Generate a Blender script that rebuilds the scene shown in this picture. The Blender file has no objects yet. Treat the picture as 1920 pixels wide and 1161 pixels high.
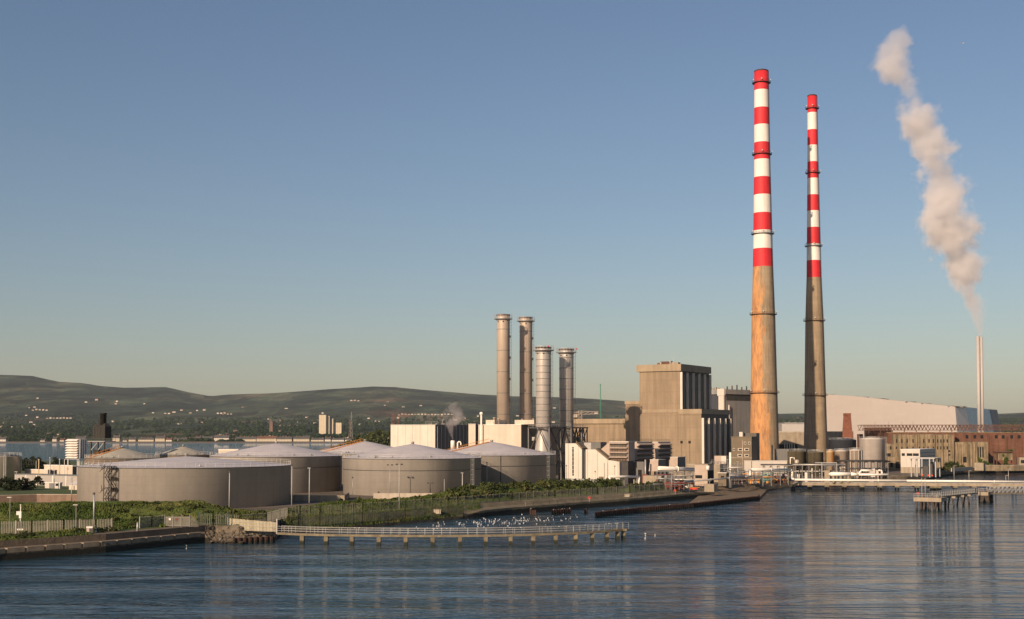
import bpy, math, random
from mathutils import Vector, Matrix, noise
from mathutils.geometry import tessellate_polygon
R = math.radians
random.seed(7)
SC = bpy.context.scene
COL = SC.collection
# ------------------------------------------------------------------ camera model
FPX, TH, CAMZ, HOR = 2400.0, R(2.4), 22.0, 810.0
CY = HOR - FPX*math.tan(TH)
FW = Vector((0, math.cos(TH), math.sin(TH))); UP = Vector((0, -math.sin(TH), math.cos(TH)))
CAM = Vector((0, 0, CAMZ))
def ray(px, py): return FW + Vector(((px-960)/FPX, 0, 0)) + UP*((CY-py)/FPX)
def W(px, py, D):
    d = ray(px, py); return CAM + d*(D/d.y)
def G(px, py, z=0.0):
    d = ray(px, py); return CAM + d*((z-CAMZ)/d.z)
def S(D): return D/FPX
BETA = R(31)
SUN_AZ, SUN_EL = R(33.5), R(22)
# ------------------------------------------------------------------ materials
MATS = {}
def mat(name, col, rough=.75, metal=0, var=.18, vs=.25, streak=0, sscale=.6, bump=0, bs=2, brick=None, cyl=False,
        stain=None, tide=None, spec=.4):
    m = bpy.data.materials.new(name); m.use_nodes = True
    nt = m.node_tree; N = nt.nodes; L = nt.links
    b = N['Principled BSDF']
    b.inputs['Roughness'].default_value = rough; b.inputs['Metallic'].default_value = metal
    b.inputs['Specular IOR Level'].default_value = spec
    tc = N.new('ShaderNodeTexCoord'); vec = tc.outputs['Object']
    def nz(scale, v=None, det=5, ro=.6):
        n = N.new('ShaderNodeTexNoise'); n.inputs['Scale'].default_value = scale
        n.inputs['Detail'].default_value = det; n.inputs['Roughness'].default_value = ro
        L.new(v or vec, n.inputs['Vector']); return n.outputs['Fac']
    def ramp(f, a, c, p0=.3, p1=.7):
        r = N.new('ShaderNodeValToRGB'); r.color_ramp.elements[0].position = p0; r.color_ramp.elements[1].position = p1
        r.color_ramp.elements[0].color = (*a, 1); r.color_ramp.elements[1].color = (*c, 1)
        L.new(f, r.inputs[0]); return r.outputs[0]
    def mix(mode, f, a, c):
        x = N.new('ShaderNodeMix'); x.data_type = 'RGBA'; x.blend_type = mode
        if isinstance(f, (int, float)): x.inputs[0].default_value = f
        else: L.new(f, x.inputs[0])
        for s, v in ((6, a), (7, c)):
            if isinstance(v, tuple): x.inputs[s].default_value = (*v, 1)
            else: L.new(v, x.inputs[s])
        return x.outputs[2]
    def mapped(sx, sy, sz, v=None):
        mp = N.new('ShaderNodeMapping'); mp.inputs['Scale'].default_value = (sx, sy, sz)
        L.new(v or vec, mp.inputs['Vector']); return mp.outputs[0]
    c = ramp(nz(vs), tuple(v*(1-var) for v in col), tuple(min(1, v*(1+var)) for v in col))
    fine = ramp(nz(vs*9), (1-var*.6,)*3, (1+var*.3,)*3)
    c = mix('MULTIPLY', 1.0, c, fine)
    if streak:
        s = ramp(nz(1, mapped(sscale, sscale, sscale*.06), 4), (1-streak,)*3, (1.0,)*3, .35, .6)
        c = mix('MULTIPLY', 1.0, c, s)
    if brick:   # (w, h, mortar, darkness)
        sep = N.new('ShaderNodeSeparateXYZ'); L.new(vec, sep.inputs[0])
        u = N.new('ShaderNodeMath')
        if cyl:
            u.operation = 'ARCTAN2'; L.new(sep.outputs[1], u.inputs[0]); L.new(sep.outputs[0], u.inputs[1])
            u2 = N.new('ShaderNodeMath'); u2.operation = 'MULTIPLY'; u2.inputs[1].default_value = cyl; L.new(u.outputs[0], u2.inputs[0]); u = u2
        else:
            u.operation = 'ADD'; L.new(sep.outputs[0], u.inputs[0]); L.new(sep.outputs[1], u.inputs[1])
        cb = N.new('ShaderNodeCombineXYZ'); L.new(u.outputs[0], cb.inputs[0]); L.new(sep.outputs[2], cb.inputs[1])
        bt = N.new('ShaderNodeTexBrick'); L.new(cb.outputs[0], bt.inputs['Vector'])
        bt.inputs['Scale'].default_value = 1; bt.inputs['Brick Width'].default_value = brick[0]
        bt.inputs['Row Height'].default_value = brick[1]; bt.inputs['Mortar Size'].default_value = brick[2]
        bt.inputs['Mortar Smooth'].default_value = .3
        bt.offset = brick[4] if len(brick) > 4 else 0
        k = 1-brick[3]
        pv = brick[5] if len(brick) > 5 else .04
        bt.inputs['Color1'].default_value = (1, 1, 1, 1); bt.inputs['Color2'].default_value = (1-pv, 1-pv, 1-pv, 1)
        bt.inputs['Mortar'].default_value = (k, k, k, 1)
        c = mix('MULTIPLY', 1.0, c, bt.outputs['Color'])
    if stain:   # (colour, threshold lo, hi, scale)
        f = ramp(nz(stain[3], mapped(1, 1, .12), 6, .65), (0, 0, 0), (1, 1, 1), stain[1], stain[2])
        c = mix('MIX', f, c, stain[0])
    if tide:    # (z, colour): weed and wet stone below the high water mark
        sep = N.new('ShaderNodeSeparateXYZ'); g = N.new('ShaderNodeNewGeometry'); L.new(g.outputs['Position'], sep.inputs[0])
        a = N.new('ShaderNodeMath'); a.operation = 'MULTIPLY_ADD'; L.new(nz(.5), a.inputs[0]); a.inputs[1].default_value = .8
        L.new(sep.outputs[2], a.inputs[2])
        f = ramp(a.outputs[0], (1, 1, 1), (0, 0, 0), .5, .52)
        mr = N.new('ShaderNodeMapRange'); mr.inputs['From Min'].default_value = tide[0]+.25; mr.inputs['From Max'].default_value = tide[0]+.55
        mr.inputs['To Min'].default_value = 1; mr.inputs['To Max'].default_value = 0; L.new(a.outputs[0], mr.inputs[0])
        c = mix('MIX', mr.outputs[0], c, tide[1])
    L.new(c, b.inputs['Base Color'])
    if metal or rough < .5:
        rr = N.new('ShaderNodeMapRange'); L.new(nz(vs*3), rr.inputs[0])
        rr.inputs['To Min'].default_value = max(.05, rough-.08); rr.inputs['To Max'].default_value = rough+.12
        L.new(rr.outputs[0], b.inputs['Roughness'])
    if bump:
        bp = N.new('ShaderNodeBump'); bp.inputs['Strength'].default_value = bump; bp.inputs['Distance'].default_value = .3
        L.new(nz(bs), bp.inputs['Height']); L.new(bp.outputs[0], b.inputs['Normal'])
    MATS[name] = m
    return m
def foliage(name, cols, scale=.25):
    m = bpy.data.materials.new(name); m.use_nodes = True
    nt = m.node_tree; N = nt.nodes; L = nt.links; b = N['Principled BSDF']
    b.inputs['Roughness'].default_value = .8; b.inputs['Specular IOR Level'].default_value = .15
    tc = N.new('ShaderNodeTexCoord'); n = N.new('ShaderNodeTexNoise'); n.inputs['Scale'].default_value = scale
    n.inputs['Detail'].default_value = 6; n.inputs['Roughness'].default_value = .7
    L.new(tc.outputs['Object'], n.inputs['Vector'])
    r = N.new('ShaderNodeValToRGB'); e = r.color_ramp.elements
    e[0].position = .3; e[0].color = (*cols[0], 1); e[1].position = .72; e[1].color = (*cols[-1], 1)
    for i, c in enumerate(cols[1:-1]):
        x = e.new(.3+.42*(i+1)/(len(cols)-1)); x.color = (*c, 1)
    L.new(n.outputs['Fac'], r.inputs[0])
    # leaf-to-leaf difference
    g = N.new('ShaderNodeNewGeometry'); mr = N.new('ShaderNodeMapRange'); L.new(g.outputs['Random Per Island'], mr.inputs[0])
    mr.inputs['To Min'].default_value = .6; mr.inputs['To Max'].default_value = 1.35
    v = N.new('ShaderNodeVectorMath'); v.operation = 'SCALE'; L.new(r.outputs[0], v.inputs[0]); L.new(mr.outputs[0], v.inputs['Scale'])
    L.new(v.outputs[0], b.inputs['Base Color']); MATS[name] = m
    return m
M = MATS
mat('tank_shell', (.47, .425, .38), .6, var=.08, vs=.12, streak=.12, sscale=.5, brick=(9, 2.0, .04, .16, .5, .03), cyl=21)
mat('tank_shell_old', (.36, .27, .20), .7, var=.15, vs=.2, streak=.2, brick=(7, 2.0, .03, .15, .5), cyl=12)
mat('tank_roof', (.54, .50, .50), .55, var=.10, vs=.2, streak=0, brick=(3, 50, .05, .12), cyl=14)
mat('tank_roof_old', (.36, .33, .27), .8, var=.15, vs=.2)
mat('galv', (.42, .41, .40), .5, metal=.5, var=.15, vs=1)
mat('dark_steel', (.045, .042, .04), .6, var=.3, vs=.5)
mat('steel_grey', (.16, .16, .16), .6, var=.2, vs=.6)
mat('orange_paint', (.62, .27, .06), .6, var=.15, vs=1)
mat('red_paint', (.60, .022, .032), .65, var=.1, vs=.15, streak=.2)
mat('white_paint', (.74, .69, .64), .65, var=.06, vs=.15, streak=.16)
mat('red_kit', (.17, .045, .035), .6, var=.25, vs=1)
mat('teal_kit', (.12, .3, .26), .6, var=.25, vs=1)
mat('green_paint', (.03, .22, .13), .6, var=.1, vs=1)
mat('rust', (.11, .055, .04), .85, var=.4, vs=.8)
mat('dark_rust_and_shade', (.06, .028, .02), .85, var=.4, vs=.8, streak=.4, tide=(.5, (.012, .012, .008)))
mat('stack_warm', (.46, .37, .30), .4, metal=.12, var=.06, vs=.3, streak=.08)
mat('stack_silver', (.52, .47, .43), .3, metal=.35, var=.06, vs=.3, streak=.08)
mat('twin_flue', (.40, .37, .355), .65, metal=0, var=.05, vs=.3)
mat('concrete_chimney', (.33, .25, .165), .9, var=.16, vs=.15, streak=.3, sscale=.9, brick=(60, 2.4, .10, .14, 0, .08))
mat('concrete', (.33, .27, .20), .9, var=.2, vs=.3, streak=.25, bump=.2)
mat('concrete_pale', (.45, .385, .31), .9, var=.15, vs=.3, streak=.2)
mat('quay_stone', (.15, .115, .08), .9, var=.3, vs=.4, bump=.4, tide=(1.1, (.014, .013, .009)))
mat('coping', (.24, .19, .135), .9, var=.3, vs=.6)
mat('beige_clad', (.275, .205, .137), .8, var=.10, vs=.12, streak=.22, brick=(2.4, 5.2, .06, .28, 0, .06))
mat('beige_trim', (.32, .245, .165), .75, var=.12, vs=.2, streak=.2)
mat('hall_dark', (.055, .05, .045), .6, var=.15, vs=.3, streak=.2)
mat('hall_panel', (.10, .088, .075), .5, var=.15, vs=.3, streak=.2)
mat('pilaster', (.55, .50, .44), .6, var=.1, vs=.3)
mat('boiler_grey', (.27, .26, .25), .7, var=.08, vs=.2, streak=.2, brick=(1.5, 30, .04, .1))
mat('white_clad', (.58, .53, .46), .6, var=.06, vs=.2, streak=.10, brick=(4.2, 30, .13, .45))
mat('cream_clad', (.56, .48, .39), .6, var=.07, vs=.12, streak=.12, brick=(3.2, 6, .05, .14))
mat('grey_clad_and_shade', (.13, .125, .12), .6, var=.1, vs=.2, brick=(1.6, 30, .05, .3))  # grey cladding; also paints shade onto the pale halls' right-hand sides
mat('white_shed', (.50, .45, .40), .6, var=.05, vs=.4, brick=(3, 30, .05, .25))
mat('brown_office', (.17, .135, .095), .85, var=.1, vs=.4, streak=.1, brick=(2, .9, .04, .15))
mat('pink_box', (.42, .33, .27), .7, var=.08, vs=.5, streak=.1)
mat('rusty_tank', (.55, .42, .25), .7, var=.15, vs=.3, stain=((.50, .21, .06), .45, .62, .35), brick=(4, 1.6, .03, .15, .5), cyl=6)
mat('tank_white', (.60, .53, .49), .6, var=.06, vs=.4, streak=.12, brick=(2.2, 1.5, .04, .18), cyl=9)
mat('tank_blue_and_shade', (.045, .05, .065), .7, var=.15, vs=.4)
mat('tank_drab', (.14, .115, .075), .8, var=.25, vs=.4, streak=.35)
mat('pipe_white', (.80, .74, .66), .4, var=.06, vs=.6)
mat('pipe_grey', (.40, .38, .36), .4, metal=.3, var=.15, vs=.6)
mat('wte_skin', (.31, .27, .25), .5, metal=0, var=.03, vs=.05, streak=.03, brick=(6, 3.2, .05, .09))
mat('wte_metal', (.50, .46, .43), .4, metal=.35, var=.04, vs=.05, brick=(6, 3.2, .05, .12))
mat('wte_blue', (.06, .11, .20), .3, metal=.3, var=.1, vs=.1, brick=(4, 3.2, .08, .2))
mat('brick_red', (.165, .075, .048), .9, var=.25, vs=.2, streak=.3, brick=(2.4, 1.0, .06, .12, .5, .2), stain=((.10, .045, .03), .55, .7, .3))
mat('brick_stack', (.20, .075, .045), .9, var=.2, vs=.3, brick=(1.6, .7, .08, .25, .5, .2))
mat('ruin_stone', (.27, .205, .13), .95, var=.3, vs=.25, streak=.5, sscale=.8, bump=.3, stain=((.10, .08, .05), .52, .66, .25))
mat('void', (.008, .008, .009), .9, var=.1)
mat('window_glass', (.02, .022, .025), .15, var=.2)
mat('fence_grey', (.22, .20, .17), .7, var=.2, vs=.6)
mat('fence_green', (.035, .06, .045), .7, var=.2, vs=.6)
mat('hoarding', (.42, .37, .26), .85, var=.2, vs=.6, streak=.3)
mat('rock', (.15, .12, .085), .95, var=.5, vs=.7, bump=.5, tide=(.4, (.018, .016, .012)))
mat('pile_concrete', (.20, .165, .11), .9, var=.25, vs=.8, streak=.3, tide=(.6, (.02, .022, .012)))
mat('pile_dark', (.055, .042, .035), .8, var=.4, vs=.8, tide=(.5, (.012, .012, .01)))
mat('deck', (.32, .25, .16), .9, var=.25, vs=.5)
mat('rail_white', (.36, .35, .335), .5, var=.1, vs=1)
mat('gull', (.8, .78, .75), .8, var=.1, vs=5)
mat('render_cream', (.56, .48, .36), .85, var=.12, vs=.02, brick=(3.2, 3.4, .55, .45))
mat('render_white', (.62, .57, .50), .85, var=.12, vs=.02, brick=(3.6, 3.4, .5, .4))
mat('render_plain', (.50, .44, .37), .85, var=.1, vs=.1)
mat('tower_far', (.62, .52, .38), .85, var=.05, vs=.02, brick=(6, 3.3, .9, .3))
mat('slate', (.075, .07, .07), .8, var=.2, vs=.1)
mat('tile_brown', (.13, .065, .045), .85, var=.2, vs=.1)
mat('brick_far', (.17, .10, .08), .9, var=.2, vs=.05)
mat('wall_brick_low', (.22, .15, .11), .9, var=.2, vs=.4, streak=.2, brick=(1.2, .4, .03, .15, .5))
mat('louvre_brown', (.12, .08, .055), .7, var=.2, vs=.5)
mat('fence_dull', (.15, .145, .12), .8, var=.25, vs=.6)
mat('soot', (.028, .025, .02), .75, var=.3, vs=.3, streak=.2)
mat('skin_black', (.03, .03, .035), .7)
mat('life_red', (.75, .08, .05), .5, var=.1)
foliage('grass_bank', [(.028, .045, .010), (.055, .08, .016), (.09, .105, .028), (.17, .14, .06)], .07)
foliage('scrub', [(.018, .028, .009), (.036, .048, .014), (.062, .072, .022), (.12, .10, .04)], .12)
foliage('dark_tree', [(.012, .018, .009), (.022, .03, .012), (.035, .045, .018)], .4)
foliage('ivy', [(.03, .05, .012), (.06, .09, .02), (.09, .11, .03)], .5)
foliage('far_wood', [(.004, .009, .005), (.009, .02, .008), (.018, .036, .012), (.045, .055, .02)], .008)
# chimney concrete with broad rust runs on its weathered face
def rusty_concrete():
    m = M['concrete_chimney'].copy(); m.name = 'rust_run_concrete'; N = m.node_tree.nodes; L = m.node_tree.links
    b = N['Principled BSDF']; src = b.inputs['Base Color'].links[0].from_socket
    tc = N.new('ShaderNodeTexCoord'); sep = N.new('ShaderNodeSeparateXYZ'); L.new(tc.outputs['Object'], sep.inputs[0])
    mp = N.new('ShaderNodeMapping'); mp.inputs['Scale'].default_value = (.32, .32, .045); L.new(tc.outputs['Object'], mp.inputs[0])
    n = N.new('ShaderNodeTexNoise'); n.inputs['Scale'].default_value = 1; n.inputs['Detail'].default_value = 7; n.inputs['Roughness'].default_value = .65
    n.inputs['Distortion'].default_value = .6
    L.new(mp.outputs[0], n.inputs['Vector'])
    a = N.new('ShaderNodeMath'); a.operation = 'MULTIPLY_ADD'; a.inputs[1].default_value = -.06; L.new(sep.outputs[0], a.inputs[0]); L.new(n.outputs['Fac'], a.inputs[2])
    z = N.new('ShaderNodeMath'); z.operation = 'MULTIPLY_ADD'; z.inputs[1].default_value = -.0018; z.inputs[2].default_value = .12; L.new(sep.outputs[2], z.inputs[0])
    s = N.new('ShaderNodeMath'); L.new(a.outputs[0], s.inputs[0]); L.new(z.outputs[0], s.inputs[1])
    r = N.new('ShaderNodeValToRGB'); e = r.color_ramp.elements
    e[0].position = .50; e[0].color = (0, 0, 0, 1); e[1].position = .60; e[1].color = (.85, .85, .85, 1); L.new(s.outputs[0], r.inputs[0])
    mp2 = N.new('ShaderNodeMapping'); mp2.inputs['Scale'].default_value = (.5, .5, .13); L.new(tc.outputs['Object'], mp2.inputs[0])
    n2 = N.new('ShaderNodeTexNoise'); n2.inputs['Scale'].default_value = 1; n2.inputs['Detail'].default_value = 6; n2.inputs['Distortion'].default_value = .35; n2.inputs['Roughness'].default_value = .75
    L.new(mp2.outputs[0], n2.inputs['Vector'])
    r2 = N.new('ShaderNodeValToRGB'); e = r2.color_ramp.elements
    e[0].position = .36; e[0].color = (.28, .13, .06, 1); e[1].position = .56; e[1].color = (.56, .27, .10, 1)
    L.new(n2.outputs['Fac'], r2.inputs[0])
    x = N.new('ShaderNodeMix'); x.data_type = 'RGBA'; L.new(r.outputs[0], x.inputs[0]); L.new(src, x.inputs[6]); L.new(r2.outputs[0], x.inputs[7])
    L.new(x.outputs[2], b.inputs['Base Color']); M['rusty_concrete'] = m
rusty_concrete()
# ------------------------------------------------------------------ mesh building
class MB:
    def __init__(s): s.v = []; s.f = []; s.mi = []; s.sm = []; s.cur = 0
    def add(s, vs, fs, smooth=False):
        o = len(s.v); s.v += [tuple(v) for v in vs]
        for f in fs: s.f.append([i+o for i in f]); s.mi.append(s.cur); s.sm.append(smooth)
        return s
    def box(s, x0, x1, y0, y1, z0, z1):
        v = [(x, y, z) for z in (z0, z1) for y in (y0, y1) for x in (x0, x1)]
        return s.add(v, [(0, 2, 3, 1), (4, 5, 7, 6), (0, 1, 5, 4), (2, 6, 7, 3), (0, 4, 6, 2), (1, 3, 7, 5)])
    def ring(s, c, r, z, n, ax=None):
        return [(c[0]+r*math.cos(2*math.pi*i/n), c[1]+r*math.sin(2*math.pi*i/n), z) for i in range(n)]
    def lathe(s, c, prof, n=32, caps=True, seg=None):
        """prof: list of (r, z); seg: material index per section"""
        o = len(s.v)
        for r, z in prof: s.v += s.ring(c, max(r, 1e-4), z, n)
        for k in range(len(prof)-1):
            for i in range(n):
                j = (i+1) % n
                s.f.append([o+k*n+i, o+k*n+j, o+(k+1)*n+j, o+(k+1)*n+i]); s.mi.append(seg[k] if seg else s.cur); s.sm.append(True)
        if caps:
            s.f.append([o+i for i in reversed(range(n))]); s.mi.append(s.cur); s.sm.append(False)
            s.f.append([o+(len(prof)-1)*n+i for i in range(n)]); s.mi.append(s.cur); s.sm.append(False)
        return s
    def tube(s, p0, p1, r, n=6, r1=None):
        p0, p1 = Vector(p0), Vector(p1); d = p1-p0
        if d.length < 1e-6: return s
        d.normalize(); a = d.orthogonal().normalized(); b = d.cross(a); r1 = r if r1 is None else r1
        o = len(s.v)
        for p, q in ((p0, r), (p1, r1)):
            s.v += [tuple(p+(a*math.cos(2*math.pi*i/n)+b*math.sin(2*math.pi*i/n))*q) for i in range(n)]
        for i in range(n):
            j = (i+1) % n; s.f.append([o+i, o+j, o+n+j, o+n+i]); s.mi.append(s.cur); s.sm.append(n > 5)
        s.f.append([o+i for i in reversed(range(n))]); s.f.append([o+n+i for i in range(n)]); s.mi += [s.cur]*2; s.sm += [False]*2
        return s
    def bar(s, p0, p1, w): return s.tube(p0, p1, w*.7, 4)
    def path(s, pts, r, n=8):
        for a, b in zip(pts, pts[1:]): s.tube(a, b, r, n)
        for p in pts[1:-1]: s.ball(p, r*1.02, 6, 4)
        return s
    def ball(s, c, r, n=10, m=6, sz=1.0):
        prof = [(r*math.sin(math.pi*k/m), c[2]-r*sz*math.cos(math.pi*k/m)) for k in range(m+1)]
        return s.lathe(c, prof, n, caps=False)
    def hoop(s, c, Rr, z, r, n=40, a0=0, a1=2*math.pi, m=4):
        k = max(2, int(n*(a1-a0)/(2*math.pi)))
        pts = [(c[0]+Rr*math.cos(a0+(a1-a0)*i/k), c[1]+Rr*math.sin(a0+(a1-a0)*i/k), z) for i in range(k+1)]
        for a, b in zip(pts, pts[1:]): s.tube(a, b, r, m)
        return s
    def prism(s, poly, y0, y1):
        """poly in local x,z, extruded in y"""
        n = len(poly); v = [(x, y0, z) for x, z in poly]+[(x, y1, z) for x, z in poly]
        tri = tessellate_polygon([[Vector((x, z, 0)) for x, z in poly]])
        f = [tuple(t) for t in tri]+[tuple(i+n for i in reversed(t)) for t in tri]+[(i, (i+1) % n, n+(i+1) % n, n+i) for i in range(n)]
        return s.add(v, f)
    def prismx(s, poly, x0, x1):
        n = len(poly); v = [(x0, y, z) for y, z in poly]+[(x1, y, z) for y, z in poly]
        tri = tessellate_polygon([[Vector((y, z, 0)) for y, z in poly]])
        f = [tuple(t) for t in tri]+[tuple(i+n for i in reversed(t)) for t in tri]+[(i, (i+1) % n, n+(i+1) % n, n+i) for i in range(n)]
        return s.add(v, f)
    def slab(s, pts, z0, z1):
        """horizontal polygon with thickness; pts: (x, y)"""
        n = len(pts); v = [(p[0], p[1], z1) for p in pts]+[(p[0], p[1], z0) for p in pts]
        tri = tessellate_polygon([[Vector((p[0], p[1], 0)) for p in pts]])
        return s.add(v, [tuple(t) for t in tri]+[(i, (i+1) % n, n+(i+1) % n, n+i) for i in range(n)])
    def leaves(s, c, rad, n, size, squash=1.0, rnd=random, gap=.0):
        """leaf clumps through an ellipsoid's volume, uneven outline"""
        o = rnd.random()*50
        for _ in range(n):
            while True:
                p = Vector((rnd.uniform(-1, 1), rnd.uniform(-1, 1), rnd.uniform(-1, 1)))
                L_ = p.length
                if L_ > 1 or L_ < .35: continue
                if L_ > .75+.5*noise.noise(p*2.2+Vector((o, 0, 0))): continue
                break
            q = Vector((c[0]+p.x*rad[0], c[1]+p.y*rad[1], c[2]+p.z*rad[2]))
            a = Vector((rnd.gauss(0, 1), rnd.gauss(0, 1), rnd.gauss(0, .7))).normalized()
            b = a.cross(Vector((rnd.gauss(0, 1), rnd.gauss(0, 1), rnd.gauss(0, 1)))).normalized()
            z = size*rnd.uniform(.6, 1.3)
            s.add([q-a*z-b*z*.35, q+a*z*.3-b*z*.7, q+a*z+b*z*.3, q-a*z*.2+b*z*.75], [(0, 1, 2, 3)])
        return s
    def build(s, name, m, parent=None, world=False):
        me = bpy.data.meshes.new(name); v = s.v
        if parent is not None and world:
            inv = XF[parent.name].inverted(); v = [tuple(inv @ Vector(p)) for p in v]
        me.from_pydata(v, [], s.f)
        ms = m if isinstance(m, (list, tuple)) else [m]
        for k in ms: me.materials.append(M[k] if isinstance(k, str) else k)
        if len(ms) > 1: me.polygons.foreach_set('material_index', s.mi)
        me.polygons.foreach_set('use_smooth', s.sm)
        me.update()
        o = bpy.data.objects.new(name, me); COL.objects.link(o)
        if parent is not None:
            o.parent = parent; XF[o.name] = XF[parent.name]
        else: XF[o.name] = Matrix.Identity(4)
        return o
XF = {}
def tag(o, label, cat, group=None, kind=None):
    if label: o['label'] = label
    if cat: o['category'] = cat
    if group: o['group'] = group
    if kind: o['kind'] = kind
    return o
def thing(name, label, cat, loc=(0, 0, 0), rotz=0.0, group=None):
    o = bpy.data.objects.new(name, None); COL.objects.link(o); o.empty_display_size = 1
    o.location = loc; o.rotation_euler = (0, 0, rotz)
    XF[o.name] = Matrix.Translation(Vector(loc)) @ Matrix.Rotation(rotz, 4, 'Z')
    return tag(o, label, cat, group)
def struct(o, kind='structure'): o['kind'] = kind; return o
def dup(root, loc, rotz=None, label=None, scale=None):
    r = root.copy(); COL.objects.link(r); r.location = loc
    if rotz is not None: r.rotation_euler = (0, 0, rotz)
    if label: r['label'] = label
    if scale: r.scale = scale if isinstance(scale, tuple) else (scale,)*3
    for ch in list(root.children):
        c = ch.copy(); COL.objects.link(c); c.parent = r
        for g in ch.children:
            d = g.copy(); COL.objects.link(d); d.parent = c
    return r
class Frame:
    """a building's own axes: x to the right along its front, y back along its side; traces pixels onto its planes"""
    def __init__(s, px, D, z=3.0, beta=BETA):
        p = W(px, 800, D); s.loc = Vector((p.x, p.y, z)); s.rot = -beta
        s.m = Matrix.Translation(s.loc) @ Matrix.Rotation(-beta, 4, 'Z'); s.inv = s.m.inverted()
    def _hit(s, px, py, axis, off):
        o = s.inv @ CAM; d = s.inv.to_3x3() @ ray(px, py)
        t = (off-o[axis])/d[axis]; return o+d*t
    def f(s, px, py, off=0.0): q = s._hit(px, py, 1, off); return q.x, q.z
    def s_(s, px, py, off=0.0): q = s._hit(px, py, 0, off); return q.y, q.z
    def x(s, px, off=0.0): return s.f(px, 800, off)[0]
    def y(s, px, off=0.0): return s.s_(px, 800, off)[0]
    def thing(s, name, label, cat, group=None): return thing(name, label, cat, s.loc, s.rot, group)
# ------------------------------------------------------------------ camera, sun, sky
cam = bpy.data.cameras.new('camera'); camo = bpy.data.objects.new('camera', cam); COL.objects.link(camo)
camo.location = CAM; camo.rotation_euler = (R(90)+TH, 0, 0)
cam.sensor_width = 36; cam.lens = FPX/1920*36; cam.shift_y = (CY-580.5)/1920
cam.clip_start = .5; cam.clip_end = 60000; SC.camera = camo
ld = bpy.data.lights.new('sun', 'SUN'); ld.energy = 4.8; ld.angle = R(.5); ld.color = (1.0, .76, .53)
so = bpy.data.objects.new('sun', ld); COL.objects.link(so)
sd = Vector((math.sin(SUN_AZ)*math.cos(SUN_EL), math.cos(SUN_AZ)*math.cos(SUN_EL), -math.sin(SUN_EL)))
so.rotation_euler = sd.to_track_quat('-Z', 'Y').to_euler(); so.location = (-200, -300, 300)
wd = bpy.data.worlds.new('World'); SC.world = wd; wd.use_nodes = True
wn = wd.node_tree.nodes; sky = wn.new('ShaderNodeTexSky'); sky.sky_type = 'NISHITA'; sky.sun_disc = False
sky.sun_elevation = SUN_EL; sky.sun_rotation = SUN_AZ+math.pi
sky.air_density = 1.15; sky.dust_density = .85; sky.ozone_density = 2.4; sky.altitude = 0
vm = wn.new('ShaderNodeVectorMath'); vm.operation = 'MULTIPLY'; vm.inputs[1].default_value = (1.0, .975, 1.045)
wd.node_tree.links.new(sky.outputs[0], vm.inputs[0]); wd.node_tree.links.new(vm.outputs[0], wn['Background'].inputs['Color']); wn['Background'].inputs['Strength'].default_value = .06
SC.view_settings.view_transform = 'Standard'; SC.view_settings.look = 'None'; SC.view_settings.exposure = .35; SC.view_settings.gamma = 1
SC.cycles.use_denoising = True; SC.cycles.max_bounces = 6; SC.cycles.volume_bounces = 3
SC.cycles.volume_step_rate = 1.0; SC.cycles.volume_max_steps = 256
# ------------------------------------------------------------------ water
def water_mat():
    m = bpy.data.materials.new('water'); m.use_nodes = True; N = m.node_tree.nodes; L = m.node_tree.links
    b = N['Principled BSDF']; b.inputs['Base Color'].default_value = (.014, .042, .062, 1)
    b.inputs['Roughness'].default_value = .03; b.inputs['IOR'].default_value = 1.33
    tc = N.new('ShaderNodeTexCoord')
    def layer(sx, sy, rot, det, ro, dist=0):
        mp = N.new('ShaderNodeMapping'); mp.inputs['Rotation'].default_value = (0, 0, R(rot)); mp.inputs['Scale'].default_value = (sx, sy, 1)
        L.new(tc.outputs['Object'], mp.inputs[0])
        n = N.new('ShaderNodeTexNoise'); n.inputs['Scale'].default_value = 1; n.inputs['Detail'].default_value = det
        n.inputs['Roughness'].default_value = ro; n.inputs['Distortion'].default_value = dist; L.new(mp.outputs[0], n.inputs['Vector'])
        return n.outputs['Fac']
    a = layer(.17, .68, 4, 4, .6, .5)      # chop
    c = layer(.016, .085, 15, 5, .6, 1.2)     # slow swell and old wakes
    d = layer(.012, .05, 20, 2, .5, .3)     # wind lanes
    mm = N.new('ShaderNodeMapRange'); L.new(d, mm.inputs[0]); mm.inputs['From Min'].default_value = .35; mm.inputs['From Max'].default_value = .65
    mm.inputs['To Min'].default_value = .35; mm.inputs['To Max'].default_value = 1.6
    x = N.new('ShaderNodeMath'); x.operation = 'MULTIPLY'; L.new(a, x.inputs[0]); L.new(mm.outputs[0], x.inputs[1])
    e_ = layer(.8, .16, -4, 4, .6, .4)    # short crests seen nearly edge on
    b0 = N.new('ShaderNodeBump'); b0.inputs['Strength'].default_value = 1; b0.inputs['Distance'].default_value = .10; L.new(e_, b0.inputs['Height'])
    b1 = N.new('ShaderNodeBump'); L.new(b0.outputs[0], b1.inputs['Normal']); b1.inputs['Strength'].default_value = 1; b1.inputs['Distance'].default_value = .17; L.new(x.outputs[0], b1.inputs['Height'])
    b2 = N.new('ShaderNodeBump'); b2.inputs['Strength'].default_value = 1; b2.inputs['Distance'].default_value = 1.5; L.new(c, b2.inputs['Height'])
    L.new(b1.outputs[0], b2.inputs['Normal']); L.new(b2.outputs[0], b.inputs['Normal'])
    MATS['water'] = m
water_mat()
struct(MB().add([(-9000, -600, 0), (9000, -600, 0), (9000, 12500, 0), (-9000, 12500, 0)], [(0, 1, 2, 3)]).build('water', 'water'))
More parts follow.
